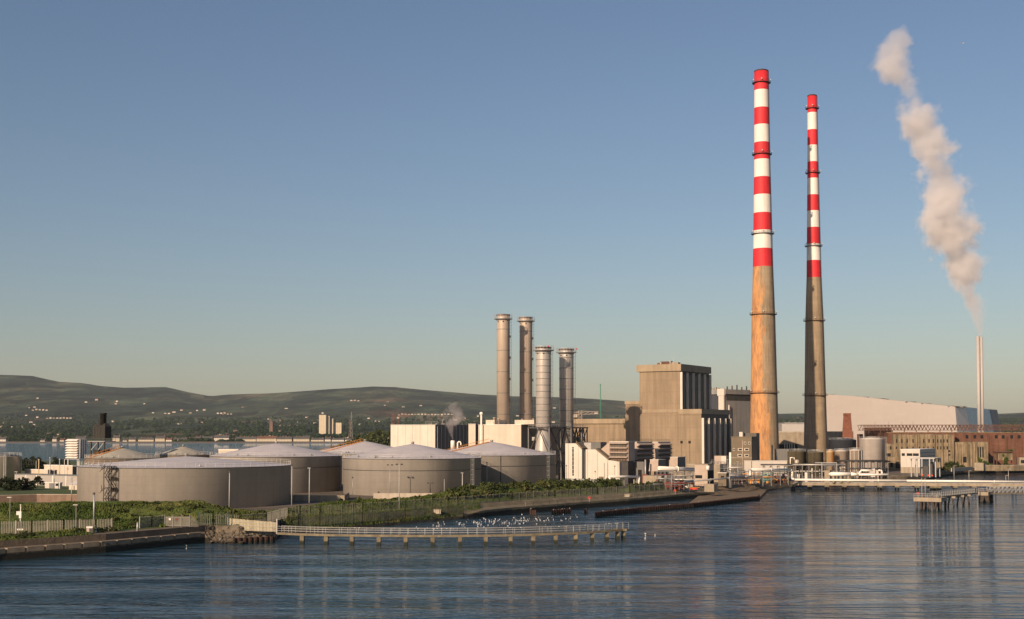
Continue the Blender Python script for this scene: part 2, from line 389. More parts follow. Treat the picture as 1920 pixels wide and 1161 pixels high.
# ------------------------------------------------------------------ near land
def lerp_table(t, x):
    if x <= t[0][0]: return t[0][1:]
    for a, b in zip(t, t[1:]):
        if x <= b[0]:
            k = (x-a[0])/(b[0]-a[0]); return tuple(p+(q-p)*k for p, q in zip(a[1:], b[1:]))
    return t[-1][1:]
SH = [(-700, 1112), (-200, 1072), (0, 1052), (200, 1036), (385, 1017), (397, 1019), (450, 1021), (518, 1013), (526, 1003), (575, 999), (640, 994),
      (700, 989), (760, 983), (880, 972), (960, 964), (1100, 952), (1180, 946), (1330, 932), (1400, 926), (1430, 922), (1480, 914), (1500, 912),
      (1560, 909), (1640, 906), (1700, 904), (1738, 901), (1752, 897), (1775, 893), (1800, 890), (1850, 887), (1920, 886), (2200, 884), (2700, 882)]
def shoreD(px): y = lerp_table(SH, px)[0]; return G(px, y, 0).y
PROF = {  # along-depth offset and height of the edge, by stretch
    'quay': [(-.6, -3), (0, 1.75), (.9, 1.8), (4.6, 1.85), (4.7, 3.0), (9, 3.0)],
    'rock': [(-3, -3), (0, -.1), (2, .5), (4.5, 1.0), (7.0, 1.6), (9, 3.0)],
    'bank': [(-3, -3), (0, -.1), (2.5, 1.0), (4.5, 1.9), (6.5, 2.5), (9, 3.0)],
    'path': [(-.3, -3), (0, 1.75), (.7, 1.8), (7.0, 2.0), (8.0, 2.6), (9, 3.0)],
    'slope': [(-2, -3), (0, -.1), (2.0, .7), (5, 1.5), (8, 2.4), (9, 3.0)],
    'wall': [(-.2, -3), (0, 2.4), (.6, 2.5), (3, 2.6), (6, 2.8), (9, 3.0)]}
ST = [(-700, 'quay'), (385, 'quay'), (400, 'rock'), (530, 'rock'), (560, 'bank'), (850, 'bank'), (905, 'path'), (1325, 'path'), (1345, 'slope'),
      (1480, 'slope'), (1500, 'wall'), (2700, 'wall')]
def prof(px):
    for (a, p), (b, q) in zip(ST, ST[1:]):
        if px <= b:
            k = (px-a)/(b-a); return [tuple(u+(v-u)*k for u, v in zip(m, n)) for m, n in zip(PROF[p], PROF[q])]
    return PROF['wall']
PX = sorted(set(list(range(-700, 2701, 10))+[p[0] for p in SH]))
def edge_pt(px, row):
    D = shoreD(px)+row[0]; p = W(px, 900, D); return Vector((p.x, D, row[1]))
def edge_strip(name, p0, p1, m, rows=(0, 6), jit=0):
    b = MB(); xs = [p for p in PX if p0 <= p <= p1]; n = rows[1]-rows[0]
    for px in xs:
        for k, r in enumerate(prof(px)[rows[0]:rows[1]]):
            p = edge_pt(px, r)
            if jit and 0 < k < n-1: p += Vector((random.uniform(-jit, jit), random.uniform(-jit, jit), random.uniform(-jit, jit)*.5))
            b.v.append(tuple(p))
    for i in range(len(xs)-1):
        for k in range(n-1):
            a = i*n+k; b.f.append([a, a+n, a+n+1, a+1]); b.mi.append(0); b.sm.append(False)
    return struct(b.build(name, m))
edge_strip('quay', -700, 397, 'quay_stone')
edge_strip('rocky_shore', 397, 526, 'rock', jit=.18)
def bank_mat():
    m = mat('bank_ground', (.07, .068, .03), .95, var=.5, vs=.25, bump=.4, tide=(.75, (.012, .012, .009))); return m
bank_mat()
edge_strip('grass_slope', 526, 870, 'bank_ground', jit=.2)
mat('quay_path', (.17, .14, .09), .9, var=.3, vs=.3, bump=.2, tide=(1.2, (.013, .012, .009)))
edge_strip('quay_walk', 870, 1330, 'quay_path')
mat('mud', (.17, .125, .08), .9, var=.35, vs=.3, bump=.5, tide=(.3, (.02, .016, .012)))
edge_strip('shore_slope', 1330, 1500, 'mud', jit=.2)
mat('old_wall', (.23, .18, .12), .9, var=.35, vs=.3, streak=.4, bump=.3, tide=(.9, (.015, .013, .009)))
edge_strip('harbour_edge', 1500, 2700, 'old_wall')
# coping blocks along the low quay: gaps between them
cb = MB(); px = -300
P = [edge_pt(p, (0, 1.8)) for p in range(-300, 390, 5)]
dist = 0; blocks = []; prev = P[0]; start = P[0]
for q in P[1:]:
    seg = (q-start).length
    if seg >= 3.6:
        d = (q-start).normalized(); a = start+d*.22; bq = start+d*3.4; nrm = Vector((-d.y, d.x, 0))*.9
        vs = []
        for z in (1.25, 2.05+random.uniform(-.03, .03)):
            for w in (a-nrm*.12, bq-nrm*.12, bq+nrm, a+nrm): vs.append((w.x, w.y, z))
        cb.add(vs, [(0, 3, 2, 1), (4, 5, 6, 7), (0, 1, 5, 4), (1, 2, 6, 5), (2, 3, 7, 6), (3, 0, 4, 7)])
        start = start+d*3.6
tag(cb.build('coping_row', 'coping'), 'row of worn stone coping blocks along the edge of the low quay at left', 'coping')
# the land behind the edge
mat('yard_ground', (.13, .105, .08), .95, var=.35, vs=.05, bump=.1)
front = [edge_pt(p, (8.99, 3.0)) for p in PX]
land = [(p.x, p.y) for p in front]+[(1900, 2720), (-150, 2720), (-125, 1300), (-150, 1000), (-255, 760), (-900, 720)]
struct(MB().slab(land, -3, 3.0).build('ground', 'yard_ground'))
# ------------------------------------------------------------------ the far shore and the mountains
RIDGE = [(-700, 712), (-300, 700), (0, 703), (60, 705), (110, 716), (150, 718), (190, 724), (230, 727), (310, 726), (350, 735), (395, 743), (430, 740), (520, 737),
         (600, 731), (700, 725), (740, 726), (830, 734), (900, 740), (960, 743), (1050, 745), (1110, 748), (1170, 752), (1240, 760), (1330, 768),
         (1460, 776), (1560, 774), (1700, 778), (1880, 776), (1960, 773), (2100, 765), (2700, 760)]
def far_z(px, D):
    rp = lerp_table(RIDGE, px)[0]
    base = [(2620, 829.5), (2700, 828.5), (3300, 819), (4200, 808), (5200, 797), (6500, 789), (10000, rp)]
    if D <= 6500 or rp > 789:
        p = lerp_table(base[:-1], D)[0]
        if D > 6500: p = 789+(rp-789)*(D-6500)/3500
    else:
        k = (D-6500)/3500; k2 = k if D <= 10000 else 1
        s = k2*(1.35-.35*k2)
        p = 789+(rp-789)*s
    if D > 10000: p += (D-10000)*.006
    amp = min(1, max(0, (D-2800)/3000))
    x = (px-960)/FPX*D
    n = noise.fractal(Vector((x/900, D/900, 3.1)), 1.0, 2.1, 6)*2.0+noise.noise(Vector((x/2600, D/1500, 7)))*3.5
    if D > 9300: n *= max(0, (10000-D)/700)
    n2 = noise.fractal(Vector((x/160, D/160, 1)), 1.0, 2.1, 3)*.35
    return CAMZ+(HOR-(p-(n*amp*1.3+n2*amp)))/FPX*D
b = MB(); cols = list(range(-700, 2701, 10)); Ds = [2620]
while Ds[-1] < 10000: Ds.append(Ds[-1]*1.0125)
Ds = Ds[:-1]+[10000, 10300, 11500]
for D in Ds:
    for px in cols:
        p = W(px, 800, D); z = far_z(px, D)
        if D == 2620: z = -2
        b.v.append((p.x, D, z))
nc = len(cols)
for i in range(len(Ds)-1):
    for k in range(nc-1):
        b.f.append([i*nc+k, i*nc+k+1, (i+1)*nc+k+1, (i+1)*nc+k]); b.mi.append(0); b.sm.append(True)
def hill_mat():
    m = bpy.data.materials.new('hill_cover'); m.use_nodes = True; N = m.node_tree.nodes; L = m.node_tree.links; bs = N['Principled BSDF']
    bs.inputs['Roughness'].default_value = .95; bs.inputs['Specular IOR Level'].default_value = .05
    tc = N.new('ShaderNodeTexCoord'); mp = N.new('ShaderNodeMapping'); mp.inputs['Scale'].default_value = (.0017, .0010, .004); L.new(tc.outputs['Object'], mp.inputs[0])
    n = N.new('ShaderNodeTexNoise'); n.inputs['Scale'].default_value = 1; n.inputs['Detail'].default_value = 9; n.inputs['Roughness'].default_value = .62; L.new(mp.outputs[0], n.inputs[0])
    r = N.new('ShaderNodeValToRGB'); e = r.color_ramp.elements
    for i, (p, c) in enumerate([(.34, (.006, .011, .010)), (.44, (.015, .025, .017)), (.51, (.033, .044, .026)), (.58, (.05, .057, .033)), (.68, (.13, .09, .055))]):
        if i < 2: el = e[i]; el.position = p
        else: el = e.new(p)
        el.color = (*c, 1)
    L.new(n.outputs['Fac'], r.inputs[0])
    mp2 = N.new('ShaderNodeMapping'); mp2.inputs['Scale'].default_value = (.009, .0025, .02); L.new(tc.outputs['Object'], mp2.inputs[0])
    v = N.new('ShaderNodeTexNoise'); v.inputs['Scale'].default_value = 1; v.inputs['Detail'].default_value = 5; v.inputs['Roughness'].default_value = .8; L.new(mp2.outputs[0], v.inputs[0])
    mr = N.new('ShaderNodeMapRange'); L.new(v.outputs['Fac'], mr.inputs[0]); mr.inputs['From Min'].default_value = .35; mr.inputs['From Max'].default_value = .65
    mr.inputs['To Min'].default_value = .35; mr.inputs['To Max'].default_value = 1.7
    sc = N.new('ShaderNodeVectorMath'); sc.operation = 'SCALE'; L.new(r.outputs[0], sc.inputs[0]); L.new(mr.outputs[0], sc.inputs['Scale'])
    vo = N.new('ShaderNodeTexVoronoi'); vo.inputs['Scale'].default_value = 1; mp3 = N.new('ShaderNodeMapping'); mp3.inputs['Scale'].default_value = (.0065, .0022, 0.0001); L.new(tc.outputs['Object'], mp3.inputs[0]); L.new(mp3.outputs[0], vo.inputs['Vector'])
    s3 = N.new('ShaderNodeSeparateColor'); L.new(vo.outputs['Color'], s3.inputs[0]); m3 = N.new('ShaderNodeMapRange'); L.new(s3.outputs[0], m3.inputs[0]); m3.inputs['To Min'].default_value = .4; m3.inputs['To Max'].default_value = 1.8
    s4 = N.new('ShaderNodeVectorMath'); s4.operation = 'SCALE'; L.new(sc.outputs[0], s4.inputs[0]); L.new(m3.outputs[0], s4.inputs['Scale']); sc = s4
    L.new(sc.outputs[0], bs.inputs['Base Color'])
    bp = N.new('ShaderNodeBump'); bp.inputs['Strength'].default_value = .6; bp.inputs['Distance'].default_value = 25; L.new(v.outputs['Fac'], bp.inputs['Height']); L.new(bp.outputs[0], bs.inputs['Normal'])
    MATS['hill_cover'] = m
hill_mat()
struct(b.build('hills', 'hill_cover'))
# shore road and sand strip
b = MB()
mat('sand', (.16, .12, .085), .95, var=.2, vs=.01)
ps = [(px, W(px, 800, 2560+14*math.sin(px*.02))) for px in range(-700, 1300, 20)]
for (p0, a), (p1, c) in zip(ps, ps[1:]):
    b.add([(a.x, a.y, .05), (c.x, c.y, .05), (c.x*1.022, 2630, 2.2), (a.x*1.022, 2630, 2.2)], [(0, 1, 2, 3)])
struct(b.build('beach', 'sand'))
# far-off wood: reads as one mass
rw = random.Random(3); b = MB()
for _ in range(11000):
    u = rw.random(); D = 2665+(u**1.5)*4200; px = rw.uniform(-120, 1990)
    if _ < 420: D = rw.uniform(2640, 2652); px = rw.uniform(-20, 720)
    if px > 1250 and px < 1440: continue
    q = W(px, 800, D); dn = noise.noise(Vector((q.x/260, D/420, 5)))
    if dn < -.18 and D > 2660: continue
    if dn < .05 and D < 2660: continue
    z = far_z(px, D); h = rw.uniform(4, 12)*(1.25 if dn > .15 else .9)*(D/3600)**.3; r0 = h*rw.uniform(.45, .8)
    if D < 2730: h *= .8 if D > 2655 else .75
    vs = []; nn = 6
    for k, (rr, zz) in enumerate(((.75, .15), (1.0, .5), (.7, .82))):
        for i in range(nn):
            a = 2*math.pi*(i+.5*k)/nn; j = rw.uniform(.7, 1.25)
            vs.append((q.x+r0*rr*j*math.cos(a), D+r0*rr*j*math.sin(a), z+h*(zz+rw.uniform(-.1, .1))))
    vs += [(q.x+rw.uniform(-1, 1), D, z+h)]
    fs = [(k*nn+i, k*nn+(i+1) % nn, (k+1)*nn+(i+1) % nn, (k+1)*nn+i) for k in range(2) for i in range(nn)]+[(2*nn+i, 2*nn+(i+1) % nn, 3*nn) for i in range(nn)]
    b.add(vs, fs)
tag(b.build('far_wood', 'far_wood'), 'dark green belt of distant woodland between the bay and the mountains', 'woodland', kind='stuff')
# ------------------------------------------------------------------ haze
hz = MB().box(-9100, 9100, -700, 12700, -7, 560)
def haze_mat():
    m = bpy.data.materials.new('haze'); m.use_nodes = True; N = m.node_tree.nodes; N.remove(N['Principled BSDF'])
    v = N.new('ShaderNodeVolumePrincipled'); v.inputs['Density'].default_value = 1.9e-5; v.inputs['Color'].default_value = (.84, .92, 1.0, 1); v.inputs['Anisotropy'].default_value = 0.0
    m.node_tree.links.new(v.outputs[0], N['Material Output'].inputs['Volume']); MATS['haze'] = m
haze_mat()
ho = hz.build('haze', 'haze'); ho['kind'] = 'stuff'
# ------------------------------------------------------------------ grass banks
BERM = [(-700, 262, 5.2, 300), (0, 262, 5.6, 305), (120, 263, 6.1, 300), (380, 268, 6.1, 305), (405, 270, 5.3, 300), (440, 273, 4.2, 300), (500, 282, 3.5, 306),
        (560, 290, 4.1, 312), (640, 302, 4.6, 330), (700, 312, 4.5, 340), (780, 325, 4.4, 352), (820, 332, 5.0, 360), (850, 338, 5.6, 368), (900, 346, 6.0, 380),
        (960, 355, 6.3, 392), (1040, 372, 6.2, 405), (1100, 385, 6.0, 415), (1150, 398, 5.6, 424), (1172, 402, 4.2, 424), (1185, 405, 4.4, 424), (1240, 418, 4.6, 436), (1256, 421, 3.0, 436)]
def berm_pt(px, t):
    d0, h, d1 = lerp_table(BERM, px); D = d0+(d1-d0)*t
    s = min(1, t/.42) if t < .5 else min(1, (1-t)/.25); s = s*s*(3-2*s)
    p = W(px, 900, D); n = noise.fractal(Vector((p.x/5, D/5, 0)), 1, 2, 4)
    return Vector((p.x, D, 2.97+(h-2.97)*s+n*.45*min(1, s*3)))
b = MB(); cols = [x*4 for x in range(-175, 315)]; nr = 22
for px in cols:
    for k in range(nr): b.v.append(tuple(berm_pt(px, k/(nr-1))))
for i in range(len(cols)-1):
    for k in range(nr-1):
        b.f.append([i*nr+k, (i+1)*nr+k, (i+1)*nr+k+1, i*nr+k+1]); b.mi.append(0); b.sm.append(False)
struct(b.build('embankment', 'grass_bank'))
rb = random.Random(11)
b = MB()
for _ in range(30000):   # rough grass and weeds all over the bank
    px = rb.uniform(-160, 870); t = rb.uniform(0, .62); p = berm_pt(px, t)
    n = noise.noise(Vector((p.x/9, p.y/9, 2))); h = max(.12, .3+.5*n)
    a = rb.uniform(0, 6.28); w = rb.uniform(.12, .3)
    dx, dy = w*math.cos(a), w*math.sin(a); lx, ly = rb.uniform(-.15, .15), rb.uniform(-.15, .15)
    b.add([(p.x-dx, p.y-dy, p.z-.05), (p.x+dx, p.y+dy, p.z-.05), (p.x+lx, p.y+ly, p.z+h)], [(0, 1, 2)])
for _ in range(16000):    # grass on the quay ledge and behind the fence
    px = rb.uniform(-60, 470); D = shoreD(px)+rb.uniform(5.2 if px < 175 else 9.2, 26); p = W(px, 900, D)
    if 175 < px < 300 and D < shoreD(px)+13: continue
    n = noise.noise(Vector((p.x/6, p.y/6, 9))); h = max(.08, .25+.6*n)
    if n < -.25: continue
    a = rb.uniform(0, 6.28); w = rb.uniform(.15, .35)
    b.add([(p.x-w*math.cos(a), D-w*math.sin(a), 2.95), (p.x+w*math.cos(a), D+w*math.sin(a), 2.95), (p.x+rb.uniform(-.2, .2), D, 3+h)], [(0, 1, 2)])
for _ in range(11000):   # the slope under the green fence
    px = rb.uniform(535, 900); r0 = rb.uniform(1.6, 9.5); D = shoreD(px)+r0; p = W(px, 900, D); z = .15+r0*.3
    a = rb.uniform(0, 6.28); w = rb.uniform(.12, .3); h = rb.uniform(.15, .5)
    b.add([(p.x-w*math.cos(a), D-w*math.sin(a), z-.1), (p.x+w*math.cos(a), D+w*math.sin(a), z-.1), (p.x, D, z+h)], [(0, 1, 2)])
tag(b.build('rough_grass', 'grass_bank'), 'rough green and straw coloured grass covering the bank in front of the tanks', 'grass', kind='stuff')
# ground sheets of grass
b = MB(); pp = []
for px in range(-700, 500, 20): pp.append(W(px, 900, shoreD(px)+5.0 if px < 170 else shoreD(px)+9.05))
qq = [W(px, 900, lerp_table(BERM, px)[0]+3) for px in range(-700, 500, 20)]
n = len(pp)
b.add([(p.x, p.y, 3.012) for p in pp]+[(q.x, q.y, 3.012) for q in qq], [(i, i+1, n+i+1, n+i) for i in range(n-1)])
struct(b.build('verge', 'grass_bank'))
b = MB()
def bush_row(px0, px1, n, t0, t1, r0, r1, rnd):
    for _ in range(n):
        px = rnd.uniform(px0, px1); p = berm_pt(px, rnd.uniform(t0, t1)); r = rnd.uniform(r0, r1)
        b.leaves((p.x, p.y, p.z+r*.35), (r*1.2, r*1.2, r*.8), int(60*r), .32, rnd=rnd)
bush_row(855, 1160, 150, .12, .6, .8, 1.7, rb); bush_row(1178, 1250, 34, .1, .6, .7, 1.3, rb); bush_row(215, 640, 80, .05, .5, .35, .75, rb)
bush_row(830, 860, 10, .2, .5, .5, 1.1, rb); bush_row(640, 830, 40, .2, .6, .3, .7, rb)
for px, dd in ((210, 12), (262, 14), (285, 14), (300, 14), (332, 15), (350, 15), (150, 12), (190, 12), (30, 10), (60, 12), (372, 15)):
    for _ in range(5):
        D = shoreD(px)+dd+rb.uniform(-3, 2); p = W(px+rb.uniform(-14, 14), 900, D); r = rb.uniform(.5, 1.1)
        b.leaves((p.x, p.y, 3+r*.3), (r*1.3, r, r*.8), 60, .26, rnd=rb)
tag(b.build('scrub', 'scrub'), 'dense low scrub growing along the crest of the bank', 'scrub', kind='stuff')
# ------------------------------------------------------------------ helpers for plant
def railing(b, pts, h=1.1, r=.035, posts=2.0, rails=(.55, 1.1)):
    for a, c in zip(pts, pts[1:]):
        a, c = Vector(a), Vector(c); L_ = (c-a).length; n = max(1, int(L_/posts))
        for k in range(n+1):
            p = a.lerp(c, k/n); b.tube(p, p+Vector((0, 0, h)), r, 4)
        for q in rails: b.tube(a+Vector((0, 0, q*h/1.1)), c+Vector((0, 0, q*h/1.1)), r, 4)
def ringrail(b, Rr, z, h=1.1, r=.035, n=48):
    for q in (.55, 1.0): b.hoop((0, 0), Rr, z+h*q, r, n)
    for i in range(n):
        a = 2*math.pi*i/n; b.tube((Rr*math.cos(a), Rr*math.sin(a), z), (Rr*math.cos(a), Rr*math.sin(a), z+h), r, 4)
def ladder(b, p0, p1, out, w=.5, cage=True):
    """p0 bottom, p1 top, out: unit vector away from the wall"""
    p0, p1, out = Vector(p0), Vector(p1), Vector(out); s = out.cross(Vector((0, 0, 1))).normalized()*w*.5
    b.tube(p0+s, p1+s, .04, 4); b.tube(p0-s, p1-s, .04, 4); H = (p1-p0).length; n = int(H/.6)
    for i in range(n): q = p0.lerp(p1, i/n); b.tube(q+s, q-s, .02, 4)
    if cage:
        for i in range(int(H/1.5)):
            q = p0.lerp(p1, (i+1)*1.5/H)
            b.path([q+s*1.3, q+out*.6+s*1.2, q+out*.75, q+out*.6-s*1.2, q-s*1.3], .03, 4)
        for k in (-1, 0, 1): b.tube(p0+Vector((0, 0, 2))+out*(.75 if k == 0 else .6)+s*1.2*k, p1+out*(.75 if k == 0 else .6)+s*1.2*k, .03, 4)
# ------------------------------------------------------------------ fuel tanks
def tank(px, D, Rr, zr, za, label, shell='tank_shell', roof='tank_roof', girt=None, stair_az=None, lad_az=None, n=96, base=3.0, rail=True, rail_r=.04):
    c = W(px, 880, D); t = thing('storage_tank', label, 'storage tank', (c.x, D, base), 0, 'domed fuel tanks behind the grass bank')
    H = zr-base
    MB().lathe((0, 0), [(Rr, -.1), (Rr, H-.25), (Rr+.12, H-.22), (Rr+.12, H)], n).build('shell', shell, t)
    MB().lathe((0, 0), [(Rr+.14, H+.004), (Rr*.9, H+(za-zr)*.12), (Rr*.5, H+(za-zr)*.54), (Rr*.18, H+(za-zr)*.87), (.6, H+za-zr), (.01, H+za-zr)], n, caps=False).build('roof', roof, t)
    if girt: MB().hoop((0, 0), Rr+.06, H-girt, .11, n).build('girder_ring', 'dark_steel', t)
    if rail:
        b = MB(); ringrail(b, Rr-.1, H+.1, 1.1, rail_r, int(Rr*2.6)); b.build('railing', 'galv', t)
    MB().hoop((0, 0), Rr+.15, H-.1, .1, n).build('rim_angle', 'dark_steel', t)
    v = MB().lathe((0, 0), [(.45, H+za-zr-.1), (.45, H+za-zr+.5), (.7, H+za-zr+.55), (.3, H+za-zr+.8)], 10); v.build('roof_vent', 'galv', t)
    for k in range(5):
        a = random.uniform(3.4, 6.0); q = Rr*random.uniform(.9, .95); zz = H+(za-zr)*.1
        MB().lathe((q*math.cos(a), q*math.sin(a)), [(.3, zz), (.3, zz+.5)], 8).build('roof_hatch', 'galv', t)
    if lad_az is not None:
        for k, a in enumerate(lad_az):
            o = (math.sin(a), -math.cos(a), 0); b = MB()
            ladder(b, (o[0]*(Rr+.25), o[1]*(Rr+.25), 0), (o[0]*(Rr+.25), o[1]*(Rr+.25), H+1), o, .7); b.build('ladder', 'galv', t)
    if stair_az is not None:
        a = stair_az; b = MB(); o = Vector((math.sin(a), -math.cos(a), 0)); s = Vector((o.y, -o.x, 0))*.45
        prof = [(1, H), (.9, H+(za-zr)*.12), (.5, H+(za-zr)*.54), (.18, H+(za-zr)*.87), (.05, H+za-zr)]
        P = [o*(Rr*q)+Vector((0, 0, z+.12)) for q, z in prof]
        for p, q in zip(P, P[1:]):
            b.add([p-s, p+s, q+s, q-s], [(0, 1, 2, 3)])
            for e in (-1, 1): b.tube(p+s*e, q+s*e, .09, 4); b.tube(p+s*e+Vector((0, 0, 1)), q+s*e+Vector((0, 0, 1)), .05, 4)
            m_ = max(2, int((q-p).length/1.6))
            for k in range(m_): w = p.lerp(q, k/m_); b.tube(w+s, w+s+Vector((0, 0, 1)), .04, 4); b.tube(w-s, w-s+Vector((0, 0, 1)), .04, 4)
        b.build('roof_stair', 'orange_paint', t)
    return t
t1 = tank(349, 341, 27.4, 13.2, 15.5, 'widest and nearest grey fuel tank, nearly flat roofed, rising from the grass bank')
tank(518, 418, 21.2, 14.3, 18.2, 'grey fuel tank with plain pale cone roof, behind the right edge of the widest tank', girt=3.5, stair_az=None, lad_az=[1.45])
tank(773.5, 401.5, 21.5, 14.0, 18.2, 'grey fuel tank with pale cone roof and caged ladder, above a low pale wall', girt=3.5, lad_az=[R(60)])
tt4 = tank(922, 440.5, 22.0, 14.3, 18.5, 'rightmost grey fuel tank, crossed by a curved shadow, with an orange stair on its roof', girt=3.5, stair_az=R(-52), lad_az=[R(58)])
MB().tube((22.05*math.sin(R(8.5)), -22.05*math.cos(R(8.5)), 0), (22.05*math.sin(R(8.5)), -22.05*math.cos(R(8.5)), 11.2), .14, 6).build('riser_pipe', 'dark_steel', tt4)
tank(684, 487, 20.5, 14.0, 18.4, 'fuel tank with orange roof stair, only its roof visible between two grey tanks', stair_az=R(-48), girt=3)
tank(229, 448, 12.6, 13.0, 16.3, 'small weathered brown tank with a pale domed roof behind the widest tank', 'tank_shell_old', 'tank_roof_old', stair_az=R(-40), n=64)
tank(343, 505, 10.6, 13.0, 16.2, 'smallest brown domed tank, half hidden right of the other weathered one', 'tank_shell_old', 'tank_roof_old', n=64)
# stair tower standing against the widest tank
a0 = R(-24.5); o = Vector((math.sin(a0), -math.cos(a0), 0)); s = Vector((-o.y, o.x, 0))
tc_ = W(349, 880, 341); base = Vector((tc_.x, 341, 3))+o*28.9
st = thing('stair_tower', 'dark steel lattice stair tower standing against the widest tank', 'stair tower', tuple(base), math.atan2(s.y, s.x))
b = MB(); H = 10.6
for x in (-1.1, 1.1):
    for y in (-.9, .9): b.tube((x, y, 0), (x, y, H), .11, 4)
for k in range(5):
    z = k*H/4
    for y in (-.9, .9): b.tube((-1.1, y, z), (1.1, y, z), .08, 4)
    for x in (-1.1, 1.1): b.tube((x, -.9, z), (x, .9, z), .08, 4)
b.build('frame', 'dark_steel', st)
for k in range(4):
    z = k*H/4; b = MB(); sg = 1 if k % 2 else -1
    b.tube((-1.0*sg, -.5, z), (1.0*sg, -.5, z+H/4), .1, 4); b.tube((-1.0*sg, .5, z), (1.0*sg, .5, z+H/4), .1, 4)
    for i in range(9): q = i/9; b.box(-1.0*sg+2*sg*q-.14, -1.0*sg+2*sg*q+.14, -.5, .5, z+H/4*q, z+H/4*q+.04)
    b.tube((-1.0*sg, -.5, z+1), (1.0*sg, -.5, z+H/4+1), .05, 4)
    b.build('stair_flight', 'dark_steel', st)
for k in range(1, 5):
    MB().box(-1.5, 1.2, -.85, .85, k*H/4-.08, k*H/4).build('landing', 'dark_steel', st)
for k in (2, 4):
    b = MB(); z = k*H/4
    b.tube((-1.2, 0, z), (-2.6, 0, z-.9), .09, 4); b.tube((-1.2, .6, z), (-2.2, .6, z-2), .08, 4); b.tube((-2.6, 0, z-.9), (-2.6, 0, z+.6), .07, 4)
    b.tube((-1.2, -.4, z+.5), (-2.9, -.4, z-1.4), .06, 4); b.build('bracket', 'dark_steel', st)
# ------------------------------------------------------------------ low walls, sheds round the tanks
def pwall(name, label, cat, pts, z0, z1, th, m, capm=None):
    """free-standing wall along ground pixels (px, py, z of that pixel)"""
    P = [G(*p) for p in pts]; t = thing(name, label, cat, (P[0].x, P[0].y, z0))
    b = MB()
    for a, c in zip(P, P[1:]):
        d = Vector((c.x-a.x, c.y-a.y, 0)).normalized(); n = Vector((-d.y, d.x, 0))*th
        vs = [(q.x, q.y, z) for z in (z0, z1) for q in (a, c, c+n, a+n)]
        b.add(vs, [(0, 1, 5, 4), (1, 2, 6, 5), (2, 3, 7, 6), (3, 0, 4, 7), (4, 5, 6, 7)])
    b.build('wall', m, t, world=True)
    if capm:
        b = MB()
        for a, c in zip(P, P[1:]):
            d = Vector((c.x-a.x, c.y-a.y, 0)).normalized(); n = Vector((-d.y, d.x, 0))
            vs = [(q.x, q.y, z) for z in (z1+.003, z1+.15) for q in (a-n*.08, c-n*.08, c+n*(th+.08), a+n*(th+.08))]
            b.add(vs, [(0, 1, 5, 4), (1, 2, 6, 5), (2, 3, 7, 6), (3, 0, 4, 7), (4, 5, 6, 7), (3, 2, 1, 0)])
        b.build('coping', capm, t, world=True)
    return t
pwall('bund_wall', 'long pale concrete bund wall in front of the tank with the caged ladder', 'wall', [(700, 938.5, 3), (853, 938.5, 3)], 3, 5.0, .4, 'concrete_pale')
pwall('bund_wall', 'grey bund wall in shade between the widest tank and the next one', 'wall', [(538, 940, 3), (646, 940, 3), (655, 934, 3)], 3, 4.6, .4, 'concrete')
# raised yard at the left with its brick retaining wall
mat('lawn', (.06, .085, .02), .9, var=.25, vs=.3)
yp = [G(-700, 941, 3), G(-10, 943, 3), G(69, 940.5, 3), G(160, 941, 3)]
yard = [(p.x, p.y) for p in yp]+[(-110, 420), (-150, 700), (-255, 752), (-880, 715)]
struct(MB().slab(yard, 2.9, 5.0).build('raised_yard', 'lawn'))
pwall('retaining_wall', 'low brown brick retaining wall below the lawn, left of the widest tank', 'wall', [(-300, 944, 3), (-10, 944, 3), (69, 941.5, 3), (160, 942, 3)], 3, 5.02, -.35, 'wall_brick_low', 'concrete_pale')
def block(name, label, cat, pxL, pxC, pxR, pyT, D, m, roof=None, z=3.0, side=None, beta=BETA, group=None, depth=None, trim=None, trimh=.5):
    """building with its near corner at pxC; front to pxL, side to pxR"""
    F = Frame(pxC, D, z, beta); t = F.thing(name, label, cat, group)
    x0 = F.x(pxL); H = F.f(pxC, pyT)[1]; d = depth if depth else F.y(pxR)
    b = MB().box(x0, 0, 0, d, 0, H); b.build('wall', m, t)
    if side:
        MB().box(0.0, .06, .02, d, 0, H-.02).build('side_wall', side, t)  # darker sheet paints in the shade of the side turned from the sun
    if roof or trim:
        MB().box(x0-.15, .18, -.12, d+.1, H+.003, H+(trimh if trim else .25)).build('roof', trim or roof, t)
    return F, t, x0, d, H
# big silver tank cut by the left edge
c = W(3, 880, 430)
t = thing('silver_tank', 'tall silver cylinder tank cut off by the left edge, above dark bushes', 'storage tank', (c.x, 430, 5))
MB().lathe((0, 0), [(6.2, 0), (6.2, 8.7), (6.3, 8.75), (6.3, 8.95)], 48).build('shell', 'stack_silver', t)
MB().lathe((0, 0), [(6.3, 8.96), (2, 9.5), (.5, 9.7)], 48).build('roof', 'steel_grey', t)
b = MB(); ringrail(b, 6.1, 9, 1, .04, 24); b.build('railing', 'galv', t)
b = MB(); ladder(b, (3.2, -5.6, 0), (3.2, -5.6, 9.3), (.5, -.86, 0), .6); b.build('ladder', 'galv', t)
F, t, x0, d, H = block('plant_shed', 'long low white building with a flat roof, right of the silver tank', 'building', 29, 148, 170, 893, 400, 'stack_silver', 'steel_grey', z=5)
for px in (50, 70, 100, 125): b = MB(); x = F.x(px); b.box(x, x+.35, -.12, .02, 0, H); b.build('pilaster', 'white_paint', t)
F, t, x0, d, H = block('control_building', 'white two storey plant building with a dark recess, behind the low flat building', 'building', 84, 137, 145, 874, 424, 'cream_clad', 'white_paint', z=5, side='grey_clad_and_shade')
q0, q1 = F.x(91), F.x(108); zz = F.f(100, 881)[1]
MB().box(q0, q1, -.08, .05, 2, zz).build('recess', 'void', t)
